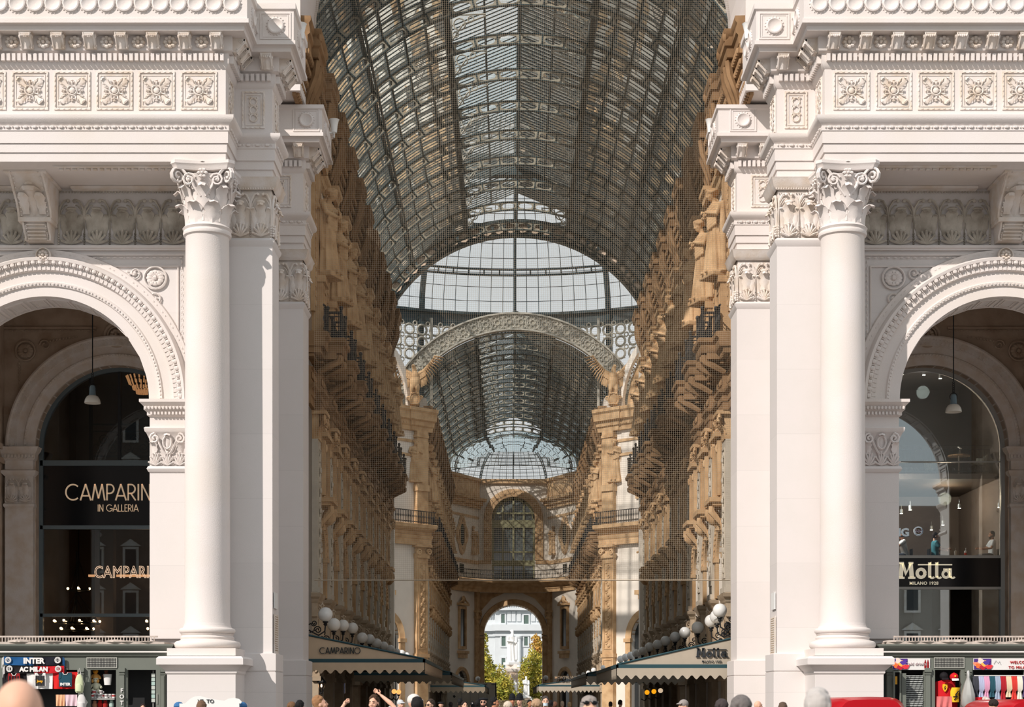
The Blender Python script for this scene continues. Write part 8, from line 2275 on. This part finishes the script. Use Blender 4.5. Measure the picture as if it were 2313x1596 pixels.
# palace across the square
DB = 300.0
def bx(p): return xc(p, DB)
t = thing('palace', 'pale classical palace with pilasters and shuttered windows beyond the square', 'building', (0, DB, 0))
X0, XS, X1 = bx(1040), bx(1118), bx(1290)
ztop = zc(1300, DB); zmid = zc(1413, DB)
mb = MB(); mb.box(X0, XS, DB+2, DB+20, 0, ztop); mb.box(XS, X1, DB, DB+20, 0, ztop); obj('wall', mb, PALEB, t)
mb = MB()
for za, zb, o_ in ((zc(1424, DB), zc(1410, DB), .9), (zc(1378, DB), zc(1372, DB), .9), (zc(1436, DB), zc(1431, DB), .3)):
    mb.box(XS-.3-o_*.3, X1, DB-o_, DB, za, zb); mb.box(X0, XS, DB+2-o_, DB+2, za, zb)
obj('cornice', mb, PALEB, t)
WSH = material('shutter_green', (0.10, 0.15, 0.13), 0.7)
for i, (a, b, y0, y1) in enumerate(((1132, 1140, 1386, 1407), (1183, 1194, 1388, 1409), (1133, 1142, 1436, 1459), (1184, 1192, 1437, 1458), (1235, 1243, 1388, 1408), (1235, 1243, 1437, 1459), (1133, 1141, 1485, 1508), (1184, 1192, 1485, 1508))):
    fm = MB(); frame(fm, bx(a)-.25, bx(b)+.25, zc(y1, DB)-.2, zc(y0, DB)+.2, DB, .25, .18); w_ = obj('window', fm, PALEB, t)
    m2 = MB(); m2.box(bx(a), bx(b), DB-.05, DB, zc(y1, DB), zc(y0, DB)); obj('pane', m2, WSH, w_)
for px in (1150, 1160, 1172, 1204, 1216, 1226):
    for za, zb in ((zmid+.8, zc(1380, DB)), (0, zc(1436, DB))):
        mb = MB()
        if za == 0: mb.lathe([(.42, 0), (.40, zb-.6), (.36, zb-.5), (.5, zb-.3), (.5, zb)], (bx(px), DB-.35, 0), 14)
        else: mb.box(bx(px)-.35, bx(px)+.35, DB-.2, DB, za, zb)
        obj('pilaster', mb, PALEB, t)
mb = MB()
for i in range(60): x = X0+(X1-X0)*i/60; mb.box(x-.07, x+.07, DB-.3, DB-.15, zc(1372, DB), zc(1362, DB))
mb.box(X0, X1, DB-.35, DB-.1, zc(1362, DB), zc(1360, DB)); obj('balustrade', mb, PALEB, t)

# trees
LEAFM = material('yellow_green_leaves', (0.56, 0.45, 0.07), 0.6, 0.35, .9, var=(0.24, 0.28, 0.04)); LEAFO = material('autumn_leaves', (0.66, 0.36, 0.08), 0.6, 0.4, 1.0, var=(0.44, 0.32, 0.06))
BARK = material('bark', (0.12, 0.09, 0.06), 0.9)
def tree(label, x, y, h, blobs, n, mat, seed):
    rnd = random.Random(seed); t = thing('tree', label, 'tree', (x, y, 0), 'trees around the monument')
    mb = MB(); mb.tube([(x, y, 0), (x+.1, y, h*.3), (x-.1, y, h*.6), (x, y, h*.85)], [.28, .22, .14, .05], 8)
    for bx_, by_, bz_, r in blobs: mb.tube([(x, y, h*.3), (x+bx_*.5, y+by_*.5, (h*.35+bz_)*.5), (x+bx_, y+by_, bz_)], [.12, .08, .03], 5)
    obj('trunk', mb, BARK, t)
    vs = []; fs = []
    m = MB()
    for bx_, by_, bz_, r in blobs:
        for k in range(int(n*r*r)):
            u = Vector((rnd.gauss(0, 1), rnd.gauss(0, 1), rnd.gauss(0, 1))).normalized()
            rr = r*(rnd.random()**.35)*(1+.22*sin(5*u.x+3*u.z+bx_))
            c = Vector((x+bx_, y+by_, bz_)) + u*rr
            a = Vector((rnd.uniform(-1, 1), rnd.uniform(-1, 1), rnd.uniform(-1, 1))).normalized()
            b = a.cross(Vector((rnd.uniform(-1, 1), rnd.uniform(-1, 1), rnd.uniform(-1, 1)))).normalized(); s_ = rnd.uniform(.12, .24)
            q = len(vs); vs += [tuple(c-a*s_), tuple(c+b*s_*.5), tuple(c+a*s_), tuple(c-b*s_*.5)]; fs.append((q, q+1, q+2, q+3))
    m.v = vs; m.f = fs; obj('crown', m, mat, t, smooth=False)
tree('yellow green tree left of the monument', xc(1090, 229), 229, 8.6, [(0.1, 0, 7.0, 1.7), (1.1, .2, 5.2, 2.0), (2.1, -.3, 3.8, 1.9), (-.9, .4, 4.5, 2.0), (3.0, .2, 2.8, 1.4), (-.2, 0, 9.0, 1.2), (0, 0, 10.4, .9)], 420, LEAFM, 1)
tree('low yellow green tree in front of the left foot of the monument', xc(1132, 226), 226, 5.0, [(0, 0, 3.2, 1.5), (1.2, 0, 2.2, 1.1), (-.9, 0, 2.6, 1.4), (.4, 0, 4.3, 1.0)], 420, LEAFM, 2)
tree('tall yellow and orange tree right of the monument', xc(1208, 241), 241, 11.0, [(0, 0, 7.4, 1.8), (-1.1, .2, 5.6, 1.8), (.7, -.2, 5.0, 2.0), (-.9, 0, 3.6, 1.7), (.6, .2, 2.8, 1.7)], 420, LEAFM, 3)
tree('orange topped tree behind the right tree', xc(1216, 246), 246, 12.0, [(0, 0, 9.9, 1.1), (.4, 0, 8.6, 1.5), (-.3, .3, 10.9, .7)], 460, LEAFO, 4)
mb = MB(); m_ = material('hedge_leaves', (0.30, 0.24, 0.14), .9, .4, 2)
rnd = random.Random(5)
for i in range(900): c = Vector((rnd.uniform(-4, 4), 224+rnd.uniform(-.4, .4), rnd.uniform(.3, 1.9))); mb.add([(c.x-.12, c.y, c.z), (c.x, c.y-.05, c.z+.12), (c.x+.12, c.y, c.z), (c.x, c.y+.05, c.z-.1)], [(0, 1, 2, 3)])
o = obj('hedge', mb, m_, smooth=False); tag(o, 'low brown green hedge at the foot of the trees', 'hedge', None, 'stuff')
# hoarding
HOARD = material('pale_hoarding', (0.74, 0.68, 0.58), 0.8, .08, 1)
t = thing('hoarding', 'pale boarded site hoarding at the left of the far arch', 'hoarding', (-4.6, 170, 0)); dd = 170
mb = MB(); mb.box(xc(1010, dd), xc(1121, dd), dd, dd+.15, 0, zc(1541, dd)); mb.box(xc(1121, dd)-.1, xc(1121, dd), dd, dd+5, 0, zc(1541, dd)); obj('panel', mb, HOARD, t)
mb = MB()
for i in range(6): mb.box(xc(1043, dd)+.85*i-.01, xc(1043, dd)+.85*i+.01, dd-.01, dd, 0, zc(1541, dd))
for i in range(4): mb.box(xc(1046, dd)+.95*i, xc(1046, dd)+.95*i+.5, dd-.02, dd, zc(1546, dd), zc(1545, dd))
obj('seam', mb, DARKTXT, t)
mb = MB(); rosette(mb, T(xc(1026, dd), dd-.02, zc(1572, dd)), .16, 5, .03); obj('star_mark', mb, DARKTXT, t)
# shop name over the far right door
t = thing('shop_sign', 'gold shop name over the dark door right of the far arch', 'sign', (xc(1279, 182), 182, zc(1530, 182)))
me = put_text('sign_lettering', 'MONTBLANC', .40, GOLD, (xc(1279, 182), 182.6, zc(1532, 182.6)), t, bold=.01)
# square behind the photographer: palaces that the shop windows mirror
PALB = material('beige_palace', (0.40, 0.34, 0.29), 0.8, .1, .5); ROOFD = material('dark_roof_tiles', (0.05, 0.05, 0.055), 0.8, .3, 2)
for nm, x0, x1, yb, h, lb in (('palace', 22, 62, -62, 17.5, 'beige palace across the square behind the photographer on the right'), ('palace', -70, -16, -70, 44, 'tall grey building across the square behind the photographer on the left')):  # unseen left building made tall and dark to keep sky out of the glass
    t = thing(nm, lb, 'building', ((x0+x1)/2, yb, 0))
    mb = MB(); mb.box(x0, x1, yb-12, yb, 0, h); obj('wall', mb, PALB if x0 > 0 else ROOM2, t)
    mb = MB(); mb.add([(x0-1, yb+1, h), (x1+1, yb+1, h), (x1+1, yb-13, h), (x0-1, yb-13, h), (x0+4, yb-6, h+6.5), (x1-4, yb-6, h+6.5)], [(0, 1, 5, 4), (1, 2, 5), (2, 3, 4, 5), (3, 0, 4)]); obj('roof', mb, ROOFD, t)
    for i in range(int((x1-x0)/4)):
        for j in range(int(h/5)):
            x = x0+2+4*i; z = 1.5+5*j; fm = MB(); frame(fm, x-.9, x+.9, z, z+3, 0, .25, .2, T(0, yb, 0) @ RZ(0) @ SC(1, -1, 1)); fm.prism([(x-1.2, z+3.1), (x+1.2, z+3.1), (x, z+3.9)], yb, yb+.3)
            w_ = obj('window', fm, CARVED, t); m2 = MB(); m2.box(x-.65, x+.65, yb, yb+.05, z+.25, z+2.75); obj('pane', m2, PANE, w_)
